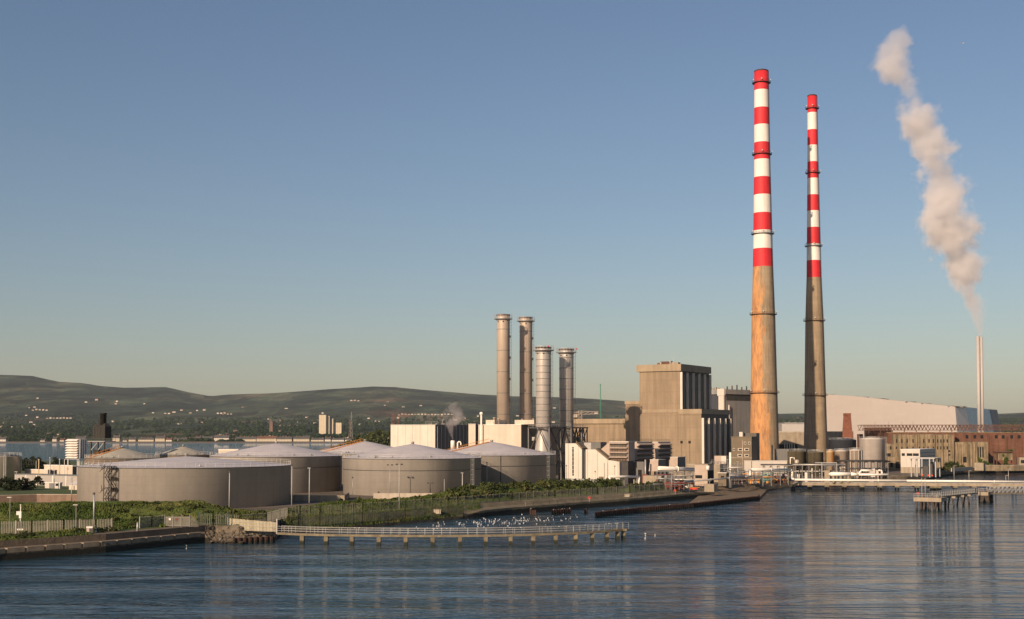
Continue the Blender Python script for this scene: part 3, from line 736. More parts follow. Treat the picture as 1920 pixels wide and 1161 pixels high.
x, zz = F.f(127, 878); MB().box(x-.25, x+.25, -.1, 0, zz-.6, zz+.2).build('window', 'window_glass', t)
F, t, x0, d, H = block('low_annex', 'pale low annex with a dark opening beneath its roof, beside the silver tank', 'building', 48, 91, 98, 882, 428, 'cream_clad', 'white_paint', z=5)
MB().box(F.x(55), F.x(70), -.08, 0, 0, F.f(60, 890)[1]).build('opening', 'void', t)
F, t, x0, d, H = block('white_cabin', 'small white cabin with a grey door standing on the lawn edge', 'cabin', 86, 114, 118, 906.5, 385, 'white_shed', 'white_paint', z=5)
MB().box(F.x(94), F.x(103), -.05, 0, 0, 1.6).build('door', 'steel_grey', t); MB().box(F.x(106), F.x(111), -.05, 0, .8, 1.5).build('window', 'window_glass', t)
F = Frame(158, 375, 5); t = F.thing('pitched_shed', 'small cream shed with a pale hipped roof, touching the widest tank in view', 'shed'); x0 = F.x(131)
MB().box(x0, 0, 0, 6, 0, 1.5).build('wall', 'cream_clad', t)
MB().add([(x0-.2, -.2, 1.5), (.2, -.2, 1.5), (.2, 6.2, 1.5), (x0-.2, 6.2, 1.5), (x0+1.4, 2.9, 3.1), (-.2, 2.9, 3.1)], [(0, 1, 5, 4), (1, 2, 5), (2, 3, 4, 5), (3, 0, 4)]).build('roof', 'tank_roof', t)
MB().box(x0+2, x0+2.5, -.05, 0, 0, 1.2).build('door', 'steel_grey', t)
# small poles, pipes and gantry beside the silver tank
gan = thing('pipe_gantry', 'thin steel gantry carrying pipes over the bay, between the silver tank and the white buildings', 'gantry', tuple(W(54, 890, 425)))
b = MB(); pa, pb = W(40, 864, 430), W(68, 864, 432)
for dz in (0, -1.2): b.tube(pa+Vector((0, 0, dz)), pb+Vector((0, 0, dz)), .12, 4)
for k in range(7):
    q = pa.lerp(pb, k/6); b.tube(q, q-Vector((0, 0, 1.2)), .06, 4)
b.build('truss', 'dark_steel', gan, world=True)
for p in (pa, pb): MB().tube((p.x, p.y, 5), p, .14, 5).build('leg', 'galv', gan, world=True)
for px, pyt, D, m, lb in ((73, 862, 410, 'rusty_tank', 'slim rust streaked vent pipe rising from the low white plant roof'), (94, 858, 410, 'galv', 'thin grey mast between the rust streaked pipe and the white building'),
                     (112, 861, 412, 'galv', 'thin grey mast in front of the dark recess of the white building')):
    p = W(px, pyt, D); t = thing('vent_pipe', lb, 'pipe', (p.x, D, 5)); MB().tube((0, 0, 0), (0, 0, p.z-5), .16, 6).build('pipe', m, t); MB().tube((0, 0, p.z-5.3), (0, 0, p.z-4.9), .3, 6).build('cap', m, t)
# frame right of it
fr = thing('open_gantry', 'open grey steel frame above the white plant roof, under the louvred tower', 'frame', tuple(W(135, 893, 418)))
b = MB()
for px in (121, 127, 145, 148):
    p = W(px, 861, 420); b.tube((p.x, p.y, 5), p, .12, 4)
b.tube(W(121, 861, 420), W(148, 861, 420), .1, 4); b.tube(W(121, 874, 420), W(148, 874, 420), .08, 4); b.build('posts', 'galv', fr, world=True)
# louvred air intake and dark turbine house on the bay side
def hoods(b, x0, x1, z0, z1, n, y=0, out=1.3):
    h = (z1-z0)/n
    for k in range(n):
        z = z0+k*h; b.prismx([(y, z+.1*h), (y, z+.95*h), (y-out, z+.25*h), (y-out, z+.1*h)], x0, x1)
F = Frame(149, 455, 5); t = F.thing('intake_tower', 'white louvred air intake tower with seven sloping hoods, left of the dark boiler house', 'intake tower')
x0 = F.x(127); zt = F.f(149, 823)[1]; zb = F.f(149, 860)[1]; d = F.y(164)
MB().box(x0, 0, 0, d, zb, zt).build('housing', 'grey_clad_and_shade', t)
for k in range(8):
    b = MB(); h = (zt-zb)/8; z = zb+k*h; b.prismx([(-.01, z+.05*h), (-.01, z+.9*h), (-1.0, z+.3*h), (-1.0, z+.12*h)], x0, -.05); b.build('hood', 'white_paint', t)
for k in range(4): MB().box(.01, .2, d*(k+.2)/4, d*(k+.2)/4+.5, zb, zt).build('fin', 'white_paint', t)
for x in (x0+.2, -.2): MB().tube((x, .3, 0), (x, .3, zb), .2, 5).build('leg', 'galv', t)
F = Frame(197, 470, 5, BETA); t = F.thing('boiler_house', 'black sooty boiler house with a squat round chimney on top, against the bay', 'boiler house')
def P2(px, py, off=0): return F.f(px, py, off)
x0 = P2(174, 830)[0]; d = F.y(209)
zb = P2(197, 822)[1]; z2 = P2(197, 800)[1]; z3 = P2(197, 794)[1]; z4 = P2(197, 774)[1]; dx = x0+P2(180, 830)[0]
MB().box(x0, 0, 0, d, zb, z2).build('hopper', 'soot', t)
b = MB(); xa, xb = x0+1.2, -1.0
b.add([(x0, 0, z2), (0, 0, z2), (0, d, z2), (x0, d, z2), (xa, 1, z3), (xb, 1, z3), (xb, d-1, z3), (xa, d-1, z3)], [(0, 1, 5, 4), (1, 2, 6, 5), (2, 3, 7, 6), (3, 0, 4, 7), (4, 5, 6, 7)]); b.build('roof', 'soot', t)
cx, cy = (x0)/2+.5, d/2; rr = (W(198, 780, 470).x-W(186, 780, 470).x)/2
MB().lathe((cx, cy), [(rr, z3-.5), (rr, z4-.4), (rr+.15, z4-.4), (rr+.15, z4)], 24).build('chimney', 'soot', t)
zf = P2(197, 827)[1]; MB().box(x0-1.5, 1.2, -1.2, d+1, zf-.3, zf).build('platform', 'pipe_grey', t)
b = MB(); railing(b, [(x0-1.5, -1.2, zf), (1.2, -1.2, zf), (1.2, d+1, zf)], 1.1, .05); b.build('railing', 'dark_steel', t)
for x in (x0-.5, x0/2, 0.2):
    MB().box(x-.25, x+.25, -.6, -.2, 0, zf).build('leg', 'dark_steel', t)
b = MB(); b.tube((x0-.5, -.4, zf-3.5), (x0/2, -.4, zf-.4), .2, 4); b.tube((.2, -.4, zf-.4), (x0/2, -.4, zf-3.5), .2, 4); b.build('brace', 'galv', t)
MB().box(x0, 0, .2, d, 0, zf-3.2).build('base_block', 'soot', t)
for k in range(3): MB().box(x0+.6+k*1.5, x0+.8+k*1.5, -.12, 0, zb, z2-.5).build('rib', 'dark_steel', t)
# ------------------------------------------------------------------ chimneys
def ringwalk(t, Rr, z, m='rust', gaps=None, w=1.0):
    b = MB()
    b.lathe((0, 0), [(Rr, z-.35), (Rr+w*.5, z-.12), (Rr+w, z-.1), (Rr+w, z), (Rr, z+.01)], 40, caps=False)
    for q in (.55, 1.1): b.hoop((0, 0), Rr+w-.05, z+q, .05, 36)
    for i in range(24):
        a = 2*math.pi*i/24; b.tube(((Rr+w-.05)*math.cos(a), (Rr+w-.05)*math.sin(a), z), ((Rr+w-.05)*math.cos(a), (Rr+w-.05)*math.sin(a), z+1.1), .05, 4)
    return b.build('gallery', m, t)
def candy(px0, D, rows, rings, label, conc, m_gal, widths):
    """rows: pixel rows of the band edges from the top; widths: (row, pixel width)"""
    p = W(px0, 868, D); t = thing('tall_chimney', label, 'chimney', (p.x, D, 3), 0, 'red and white striped chimneys')
    def zz(py): return W(px0, py, D).z-3
    def rad(py): return lerp_table(widths, py)[0]*S(D)/2
    prof = []; seg = []
    ys = list(reversed(rows))
    prof.append((rad(880), 0.0)); k = 0
    for y in (860, 780, 700, 600, 540):
        if y > ys[0]+5: prof.append((rad(y), zz(y))); seg.append(2)
    prof.append((rad(ys[0]), zz(ys[0]))); seg.append(2)
    for i, y in enumerate(ys[1:]):
        prof.append((rad(y), zz(y))); seg.append(i % 2)
    MB().lathe((0, 0), prof, 64, seg=seg).build('shaft', ['red_paint', 'white_paint', conc], t)
    ztop = prof[-1][1]; rt = prof[-1][0]
    MB().lathe((0, 0), [(rt-.5, ztop+.01), (rt+.12, ztop+.01), (rt+.12, ztop+.5), (rt-.3, ztop+.55), (rt-.5, ztop+.1)], 40, caps=False).build('rim', 'dark_steel', t)
    MB().lathe((0, 0), [(rt-.6, ztop+.02), (rt-.6, ztop+.9)], 24).build('flue', 'dark_rust_and_shade', t)
    for k, y in enumerate(rings): ringwalk(t, rad(y)+.02, zz(y), 'dark_steel' if k < 3 else m_gal, w=1.15)
    # ladder up the shaft and its lamps
    b = MB(); az = R(64); o = Vector((math.sin(az), -math.cos(az), 0))
    for (r0, z0), (r1, z1) in zip(prof, prof[1:]):
        for s_ in (-.3, .3):
            q = Vector((-o.y, o.x, 0))*s_; b.tube(o*(r0+.25)+q+Vector((0, 0, z0)), o*(r1+.25)+q+Vector((0, 0, z1)), .06, 4)
    b.build('ladder', 'dark_steel', t)
    for k, y in enumerate(rings):
        for a in (R(-70), R(-10), R(70)):
            q = rad(y)+1.1; MB().box(q*math.sin(a)-.22, q*math.sin(a)+.22, -q*math.cos(a)-.22, -q*math.cos(a)+.22, zz(y)+1.1, zz(y)+1.7).build('warning_lamp', 'pilaster', t)
    return t
D1, D2 = 700, 753
tch = candy(1433.5, D1, [135, 170, 203, 235, 268, 300, 333, 366, 400, 433, 467, 501], [156, 290, 439, 590, 737],
      'nearer red and white chimney with orange rust runs on its concrete base', 'rusty_concrete', 'rust', [(135, 26.5), (300, 29.5), (500, 37), (600, 43.5), (740, 49), (880, 55)])
MB().box(2.2-.0, 2.7, -7.9, -6.9, 0, 12).build('conduit', 'dark_steel', tch)
candy(1529.5, D2, [181, 212, 244, 273, 304, 335, 366, 396, 427, 458, 489, 521], [204, 325, 462, 602, 742],
      'farther red and white chimney with a dark shadow down its left side', 'concrete_chimney', 'rust', [(181, 17.5), (300, 19.5), (520, 27), (600, 33), (740, 38.5), (880, 45)])
# ------------------------------------------------------------------ gas turbine stacks
def stack(px, D, pyt, pyb_z, wpx, m, label, rings, gal_py, base_prof=None):
    p = W(px, 800, D); zb = pyb_z; t = thing('steel_stack', label, 'exhaust stack', (p.x, D, zb), 0, 'four steel exhaust stacks')
    zt = W(px, pyt, D).z-zb; r = wpx*S(D)/2; zg = W(px, gal_py, D).z-zb
    prof = (base_prof or [(r, 0)])+[(r, zg-.6), (r, zt)]
    MB().lathe((0, 0), prof, 56).build('shell', m, t)
    MB().lathe((0, 0), [(r-.15, zt-.02), (r+.25, zt-.4), (r+.25, zt+.15), (r-.3, zt+.15), (r-.35, zt-.5)], 48, caps=False).build('rim', 'rust', t)
    MB().lathe((0, 0), [(r-.4, zt+.02), (r-.4, zt+.04)], 24).build('mouth', 'void', t)
    n = rings; z0 = (base_prof[-1][1] if base_prof else 0)
    for k in range(n):
        z = z0+(zg-z0)*(k+.5)/n; MB().lathe((0, 0), [(r, z-.12), (r+.09, z-.1), (r+.09, z+.1), (r, z+.12)], 48, caps=False).build('flange', 'steel_grey', t)
    b = MB(); b.lathe((0, 0), [(r, zg-.9), (r+.5, zg-.2), (r+1.3, zg-.15), (r+1.3, zg), (r, zg+.02)], 40, caps=False)
    for q in (.5, 1.1, 1.6): b.hoop((0, 0), r+1.25, zg+q, .05, 32)
    for i in range(20):
        a = 2*math.pi*i/20; b.tube(((r+1.25)*math.cos(a), (r+1.25)*math.sin(a), zg), ((r+1.25)*math.cos(a), (r+1.25)*math.sin(a), zg+1.6), .05, 4)
    b.build('gallery', 'galv', t)
    b = MB(); az = R(75); o = (math.sin(az), -math.cos(az), 0); ladder(b, (o[0]*(r+.2), o[1]*(r+.2), z0), (o[0]*(r+.2), o[1]*(r+.2), zg), o, .6); b.build('ladder', 'dark_steel', t)
    for k in range(3):
        a = R(-50+50*k); z = zg-1.6; MB().box(r*math.sin(a)-.25, r*math.sin(a)+.25, -r*math.cos(a)-.2, -r*math.cos(a)+.2, z, z+.5).build('inspection_port', 'dark_steel', t)
    for k in range(1, n if n < 8 else 2):
        a = R(82); z = z0+(zg-z0)*k/n+1; MB().box((r+.2)*math.sin(a)-.35, (r+.2)*math.sin(a)+.35, -(r)*math.cos(a)-.5, -(r)*math.cos(a)+.5, z, z+1).build('sampling_box', 'dark_steel', t)
    return t, r, zt, zg
stack(943.5, 560, 590.5, 25, 24, 'stack_warm', 'leftmost steel stack, brownish and in full sun, rising from the cream building roof', 5, 598)
stack(986, 571.8, 595.5, 25, 23.5, 'stack_warm', 'brownish steel stack with the shadow of its neighbour down its left half', 5, 602)
def low_prof(D, px, zb, w0, w1):
    return [(w1*S(D)/2, 0), (w1*S(D)/2*1.02, W(px, 850, D).z-zb), (w0*S(D)/2*.86, W(px, 812, D).z-zb), (w0*S(D)/2*.86, W(px, 803, D).z-zb), (w0*S(D)/2, W(px, 800, D).z-zb)]
a_, r3, zt3, zg3 = stack(1019, 505, 651.5, 3, 28, 'stack_silver', 'short bright silver stack with close rings, standing in a lattice frame', 12, 657, low_prof(505, 1019, 3, 28, 33))
MB().ball((r3*.6, -r3-1.0, zg3+1.4), .32).build('warning_lamp', 'life_red', a_)
b_, r4, zt4, zg4 = stack(1062, 516.5, 655, 3, 26.5, 'stack_silver', 'short silver stack mostly in the shadow of its bright twin', 12, 661, [(26*S(519)/2, 0)])
MB().ball((r4+1.3, -.6, zg4+1.4), .32).build('warning_lamp', 'life_red', b_)
def lattice_frame(px0, px1, D, pyt, label, dep=9.5):
    F = Frame(px1, D, 3); t = F.thing('support_frame', label, 'support frame', 'lattice frames round the silver stacks')
    x0 = F.x(px0); zt = F.f(px1, pyt)[1]
    for x in (x0, 0):
        for y in (0, dep): MB().box(x-.2, x+.2, y-.2, y+.2, 0, zt).build('column', 'steel_grey', t)
    b = MB()
    for y in (0, dep): b.box(x0-.4, .4, y-.25, y+.25, zt-.5, zt)
    for x in (x0, 0): b.box(x-.25, x+.25, 0, dep, zt-.49, zt-.01)
    b.build('top_beam', 'dark_steel', t)
    for y in (0, dep):
        b = MB(); b.bar((x0/2, y, zt-.5), (x0+.2, y, zt-10.5), .3); b.bar((x0/2, y, zt-.5), (-.2, y, zt-10.5), .3); b.bar((x0, y, zt-10.5), (0, y, zt-10.5), .25)
        b.bar((x0, y, zt-10.5), (x0/2, y, 0), .3); b.bar((0, y, zt-10.5), (x0/2, y, 0), .3); b.build('brace', 'dark_steel', t)
    for x in (x0, 0):
        b = MB(); b.bar((x, 0, zt-.5), (x, dep, zt-9), .25); b.bar((x, dep, zt-.5), (x, 0, zt-9), .25); b.bar((x, 0, zt-9), (x, dep, zt-9), .25); b.build('brace', 'dark_steel', t)
    b = MB(); railing(b, [(x0, 0, zt), (0, 0, zt), (0, dep, zt), (x0, dep, zt), (x0, 0, zt)], 1.2, .05, 1.6); b.build('railing', 'galv', t)
    for k in range(3):
        z = zt*.35*k+1; MB().box(x0+1, x0+2.2, 1, 2, z, z+1.4).build('junction_box', 'pipe_grey', t)
    return t
lattice_frame(991, 1030, 499, 801, 'dark lattice steel frame standing round the bright silver stack')
lattice_frame(1048, 1071, 512, 801, 'dark lattice steel frame standing round the shaded silver stack')
lattice_frame(1074, 1088, 522, 801, 'narrow dark lattice steel bay at the right of the shaded silver stack', 6)
# ------------------------------------------------------------------ white gas turbine halls
F = Frame(816, 585, 3); t = F.thing('turbine_hall', 'white clad box hall with dark ribbed side, left of the other cream halls', 'industrial building')
x0 = F.x(732.5); d = F.y(878); H = F.f(816, 797)[1]
MB().box(x0, 0, 0, d, 0, H).build('wall', 'white_clad', t); MB().box(.0, .08, .05, d, 0, H-.02).build('side_wall', 'grey_clad_and_shade', t)  # side sheet coloured grey for the shade on this white hall's unlit face
for k in range(9): MB().box(.08, .3, d*(k+.5)/9, d*(k+.5)/9+.22, 0, H-.3).build('rib', 'pipe_grey', t)
MB().box(x0-.1, .3, -.1, d, H+.003, H+.3).build('roof', 'pipe_grey', t)
b = MB(); railing(b, [(x0*.3, 3, H+.3), (-.5, 3, H+.3), (-.5, d-1, H+.3)], 1.2, .05, 3); b.build('railing', 'galv', t)
b = MB(); b.tube((x0*.02-1, 8, H), (x0*.02-1, 8, H+2.4), .12, 5); b.tube((x0*.02-1, 8, H+2.4), (x0*.02-.2, 8.5, H+2.4), .12, 5); b.build('vent_pipe', 'galv', t)
F, t, x0, d, H = block('clad_tower', 'slim cream clad block between the white hall and the tall white vent pipe', 'industrial building', 878.5, 891.5, 898, 795.5, 572, 'cream_clad', side='grey_clad_and_shade', roof='pipe_grey')
F, t, x0, d, H = block('clad_strip', 'narrow cream clad bay right behind the tall white vent pipe', 'industrial building', 897, 905.5, 907, 797, 566, 'cream_clad', depth=20, roof='pipe_grey')
p = W(902.5, 776, 556); t = thing('vent_pipe', 'tall slim white vent pipe with a bulb top, between the cream halls', 'vent pipe', (p.x, 556, 3)); h = p.z-3
MB().tube((0, 0, 0), (0, 0, h), .38, 10).build('pipe', 'pipe_white', t); MB().lathe((0, 0), [(.4, h-.6), (.75, h-.3), (.75, h+.5), (.3, h+.8)], 12).build('cap', 'pipe_white', t)
F = Frame(977, 541, 3); t = F.thing('boiler_hall', 'blank cream hall carrying the two brownish steel stacks on its roof', 'industrial building')
x0 = F.x(907); d = F.y(1052); H = F.f(977, 797)[1]
MB().box(x0, 0, 0, d, 0, H).build('wall', 'cream_clad', t); MB().box(.0, .08, .05, d, 0, H-.02).build('side_wall', 'grey_clad_and_shade', t)  # cream hall's shaded side is painted as a dark grey sheet
MB().box(x0-.15, .2, -.15, d, H+.003, H+.28).build('roof', 'white_paint', t)
xa = F.x(908.5); xb = F.x(925); zt = F.f(915, 787.5)[1]
MB().box(xa, xb, 1, 10, H+.29, zt).build('roof_house', 'cream_clad', t)
q0 = F.x(965, 2); zt2 = F.f(985, 787.5, 2)[1]; MB().box(q0, q0+9.5, 2, 12, H+.29, zt2).build('roof_house', 'cream_clad', t)
for px, py, r in ((927, 783, .55), (935, 785, .6), (979, 785.5, .35), (972, 790, .5), (1000, 785, .3)):
    x, z = F.f(px, py, 4); b = MB().lathe((x, 4), [(r, H), (r, z-.3), (r*1.3, z-.25), (r*1.3, z)], 12); b.build('roof_vent', 'stack_warm', t)
b = MB(); railing(b, [(xb, .3, H+.28), (q0, .3, H+.28)], 1.1, .05, 2); b.build('railing', 'dark_steel', t)
# small steaming vent and swan neck pipe
p = W(849, 826, 500); t = thing('steam_vent', 'short rusty vent with a white top from which a small cloud of steam rises', 'vent', (p.x, 500, 3)); h = p.z-3
MB().lathe((0, 0), [(.9, 0), (.9, h-4.2), (.7, h-4), (.7, h-3.6)], 14).build('base', 'rust', t); MB().lathe((0, 0), [(.85, h-3.6), (.85, h-.3), (.7, h)], 14).build('pipe', 'pipe_white', t)
p = W(858, 831, 500); t = thing('swan_neck_vent', 'white swan neck vent pipe bent over at the top, right of the steaming vent', 'vent', (p.x, 500, 3)); h = p.z-3
b = MB().path([(0, 0, 0), (0, 0, h), (.4, 0, h+.5), (1.0, 0, h+.5), (1.3, 0, h), (1.3, 0, h-.8)], .3, 8); b.build('pipe', 'pipe_white', t)
# ------------------------------------------------------------------ old power station: the big beige block
C1 = Frame(1315, 548, 3); t = C1.thing('power_station', 'huge windowless beige power station with a high tower block and dark glazed side', 'power station')
xl = C1.x(1199.5); xm = C1.x(1172); xh = C1.x(1060); xt = C1.x(1275)
zl1 = C1.f(1315, 767)[1]; zl0 = C1.f(1315, 776)[1]; zt1 = C1.f(1275, 682.5)[1]; zt0 = C1.f(1275, 695.5)[1]
dl = C1.y(1367); dt = C1.y(1330, xt)
MB().box(xl, 0, 0, dl, 0, zl0).build('lower_block', 'beige_clad', t)
MB().box(xt-.5, .35, -.35, dl+.3, zl0-.01, zl1).build('fascia', 'beige_trim', t)
MB().box(xl, xt-.5, -.2, 1, zl0+.6, zl1).build('ledge', 'beige_trim', t)
MB().box(xl+.01, xt, .01, dt, zl0, zt0).build('tower_block', 'beige_clad', t)
MB().box(xl-1.2, xt+.9, -.7, dt+.5, zt0+.003, zt1).build('parapet', 'beige_trim', t)
zm1 = C1.f(1185, 752)[1]; zm0 = C1.f(1185, 758)[1]
MB().box(xm, xl-.003, .6, dl*.7, 0, zm0).build('stair_block', 'beige_clad', t); MB().box(xm-.3, xl-.01, .3, dl*.7, zm0+.003, zm1).build('fascia', 'beige_trim', t)
zh1 = C1.f(1120, 785.5, 1)[1]; zh0 = C1.f(1120, 794.5, 1)[1]
MB().box(xh, xm-.003, 1.6, dl*.8, 0, zh0).build('hall_wall', 'beige_clad', t); MB().box(xh-.3, xm-.31, .9, dl*.8+.3, zh0+.003, zh1).build('fascia', 'beige_trim', t)
MB().box(xl-.12, xl+.12, -.1, .3, 0, zl0+.5).build('drain_pipe', 'hall_panel', t)
# glazed side walls with pilasters
MB().box(.0, .06, .6, dl-.3, 1, zl0-.02).build('side_glazing', 'hall_dark', t)
MB().box(xt, xt+.06, .5, dt-.2, zl1+.003, zt0-.02).build('side_glazing', 'hall_dark', t)
for n, xx, dd, z0, z1, k0 in ((6, 0, dl, 0, zl0-1.8, 0), (6, xt, dt, zl1+.01, zt0-.5, 1)):
    for k in range(n):
        y = dd*(k+.02)/(n-1) if k < n-1 else dd-.25
        MB().box(xx+.05, xx+1.15, y, y+.34, z0, z1).build('pilaster', 'pilaster', t)
        if k < n-1:
            MB().box(xx+.07, xx+.30, y+dd/(n-1)*.42, y+dd/(n-1)*.82, z0+.6, z1-1).build('panel', 'hall_panel', t)
for k in range(5): MB().box(xt+.07, xt+.22, dt*(k+.15)/5, dt*(k+.9)/5, zl1+(zt0-zl1)*.62, zl1+(zt0-zl1)*.7).build('floor_band', 'steel_grey', t)
MB().box(.06, .75, dl-2.2, dl-.6, 0, zl0-2).build('ladder_bay', 'hall_panel', t)
b = MB()
for k in range(14): b.box(.75, .85, dl-2.2, dl-.6, 1.5+k*1.9, 1.62+k*1.9)
b.build('landing', 'brown_office', t)
for px, py in ((1278, 829), (1293, 829)):
    x, z = C1.f(px, py); w = MB().box(x-.55, x+.55, -.1, .02, z-.6, z+.5); w.build('window', 'window_glass', t); MB().box(x-.06, x+.06, -.08, .0, 2, z-.7).build('conduit', 'hall_panel', t)
for px, py, w, h, m in ((1247, 681, 4.5, 1.5, 'rust'), (1236, 683, 2.0, 1.0, 'brick_far'), (1265, 682, 3.2, 1.0, 'concrete'), (1256, 681, .5, 1.7, 'pilaster'), (1239, 681, .4, 1.2, 'pilaster')):
    x, z = C1.f(px, py, 4); MB().box(x-w/2, x+w/2, 4, 6.5, zt1, zt1+h).build('roof_plant', m, t)
x, _ = C1.f(1262, 681, 4); MB().tube((x, 5, zt1), (x, 5, zt1+4), .06, 4).build('aerial', 'galv', t)
# boiler house behind
F = Frame(1361, 705, 3, R(50)); t = F.thing('boiler_house', 'dark grey metal clad boiler house between the beige power station and the nearer striped chimney', 'industrial building')
x0 = F.x(1322); d = F.y(1424); H = F.f(1361, 739)[1]; z1 = F.f(1361, 730)[1]
MB().box(x0, 0, 0, d, 0, H).build('wall', 'boiler_grey', t); MB().box(x0, -.02, -.06, 0, 0, H-.02).build('front_wall', 'tank_blue_and_shade', t)  # front sheet painted dark blue for the shade cast by the station tower
MB().box(x0-.5, .6, -.8, d, H+.003, z1).build('fascia', 'boiler_grey', t)
MB().box(.0, .07, .5, d, H-3.5, H-.02).build('louvre_band', 'hall_dark', t)
xs = F.x(1351); MB().box(xs, -.02, -1.6, -.8, F.f(1358, 770)[1], F.f(1358, 742)[1]).build('duct', 'pilaster', t); MB().box(xs-.6, .4, -1.9, -.81, F.f(1358, 742)[1], z1+.3).build('duct_head', 'pilaster', t)
MB().tube((1.0, 1.5, 0), (1.0, 1.5, H-6), .35, 8).build('downpipe', 'pilaster', t)
for k in range(7):
    MB().tube((.1, d*(k+.3)/7, z1), (.1, d*(k+.3)/7, z1+1.6+.5*(k % 3)), .35, 8).build('roof_vent', 'rust' if k % 2 else 'dark_steel', t)
for k in range(5): MB().box(x0+1+k*1.9, x0+1.7+k*1.9, 1, 1.8, z1, z1+.9+.5*(k % 2)).build('roof_vent', 'beige_trim', t)
# brown offices
F, t, x0, d, H = block('office_block', 'drab brown office block with small pale framed windows, left of the nearer chimney base', 'building', 1371, 1409, 1419, 820, 562, 'brown_office', trim='brown_office', trimh=.3, group=None)
for px, py, w in ((1376, 843, .6), (1388, 843, 1.4), (1400, 843, 1.4), (1387, 854, 1.3), (1400, 854, 1.3), (1397, 831, .7), (1405, 831, .7)):
    x, z = F.f(px, py); f = MB().box(x-w*.75, x+w*.75, -.08, -.004, z-.55, z+.55).build('window', 'pilaster', t); MB().box(x-w*.5, x+w*.6, -.12, -.081, z-.35, z+.35).build('pane', 'window_glass', f)
x = F.x(1393); MB().tube((x, -.3, 0), (x, -.3, F.f(1393, 826)[1]), .18, 6).build('downpipe', 'pink_box', t)
z = F.f(1390, 859)[1]; MB().box(x0-.1, .1, -.15, -.004, z, z+.2).build('string_course', 'pink_box', t)
x = F.x(1389, 1); MB().box(x-.8, x+.8, 1, 3, H+.3, H+2.3).build('roof_house', 'pilaster', t)
F, t, x0, d, H = block('office_annex', 'dark brown flat roofed annex behind the offices, with a slit window', 'building', 1385, 1418, 1424, 812, 585, 'hall_panel')
# bins and cabins under the glazed side
F, t, x0, d, H = block('grit_hopper', 'tan square hopper on legs in front of the dark glazed side wall', 'hopper', 1339, 1361, 1368, 855, 545, 'pink_box', z=3)
p0 = F.x(1352); MB().box(p0, .02, -.07, 0, H-3.2, H-.1).build('door', 'pilaster', t); MB().box(x0-.05, .05, -.06, .01, 0, H-3.4).build('base', 'void', t)
MB().tube((1.5, 1, 0), (1.5, 1, H+1.5), .5, 10).build('pipe', 'pipe_white', t)
# ------------------------------------------------------------------ angular modern hall
F = Frame(1160, 470, 3); t = F.thing('compressor_hall', 'angular white hall with sloping brown edged roofs and one dark slot window', 'industrial building')
def fp(px, py, off=0): return F.f(px, py, off)
P1 = [fp(1060, 899), fp(1060, 831.5), fp(1079.5, 831.5), fp(1091, 843), fp(1091, 899)]
zb = fp(1100, 895)[1]
P1[0] = (P1[0][0], 0); P1[-1] = (P1[-1][0], 0)
MB().prism(P1, .0, 14).build('front_wing', 'white_clad', t)
P2_ = [fp(1097, 843), fp(1115, 843), fp(1139.5, 863), fp(1160, 866)]
MB().prism([(P2_[0][0], 0)]+P2_+[(0, 0)], .6, 16).build('main_wing', 'white_clad', t)
MB().box(P1[-1][0], P2_[0][0], 2, 13, 0, P1[3][1]).build('link_wall', 'grey_clad_and_shade', t)
for a, c, o in ((P1[2], P1[3], 0), (P2_[1], P2_[2], .6)):
    b = MB(); v = [(a[0], o-.12, a[1]+.03), (c[0], o-.12, c[1]+.03), (c[0]+.3, o-.12, c[1]+.5), (a[0]+.3, o-.12, a[1]+.5)]
    b.add(v+[(x, 13, z) for x, _, z in v], [(0, 1, 2, 3), (3, 2, 6, 7), (0, 4, 5, 1), (1, 5, 6, 2), (0, 3, 7, 4)]); b.build('roof_edge', 'brown_office', t)
x, z0 = fp(1074.5, 892); _, z1 = fp(1074.5, 838); w = MB().box(x-.3, x+.3, -.06, -.003, z0, z1).build('slot_window', 'window_glass', t)
for k in range(7): MB().box(x-.34, x+.34, -.09, -.061, z0+(z1-z0)*(k+.5)/7, z0+(z1-z0)*(k+.5)/7+.12).build('transom', 'pilaster', w)
MB().box(P1[0][0]-.02, -.02, -.02, -.0, 0, 1.6).build('plinth', 'boiler_grey', t)
x, z = fp(1126, 892); MB().box(x-1, x+1, .5, .61, .4, 2.5).build('door', 'brown_office', t)
for px in (1133, 1139): MB().tube((F.x(px, .5), .45, 0), (F.x(px, .5), .45, fp(px, 868)[1]), .1, 5).build('downpipe', 'pipe_grey', t)
for k in range(2): MB().box(P1[-1][0]-4+k*1.8, P1[-1][0]-2.7+k*1.8, -.9, -.1, 0, 1.4).build('cabinet', 'white_paint', t)
# roof plant on it
for pa, pb, pt, pbt, m, nm in ((1095, 1108, 830, 843, 'pipe_grey', 'roof_unit'), (1108, 1126, 829, 843, 'grey_clad_and_shade', 'roof_unit')):
    xa, xb = F.x(pa, 4), F.x(pb, 4); MB().box(xa, xb, 4, 9, fp(pa, pbt, 4)[1]-1, fp(pa, pt, 4)[1]).build(nm, m, t)
# the big pale wedge beside it (exhaust transition)
F2 = Frame(1142, 476, 3); t = F2.thing('duct_transition', 'triangular pale tan duct leading into the louvred filter house', 'duct')
pts = [F2.f(1124, 845), F2.f(1143, 828.5), F2.f(1143, 864), F2.f(1138, 864)]
MB().prism(pts, 0, 8).build('duct', 'pink_box', t); MB().box(pts[2][0]-3, pts[2][0], 1, 7, 0, pts[2][1]).build('plinth', 'boiler_grey', t)
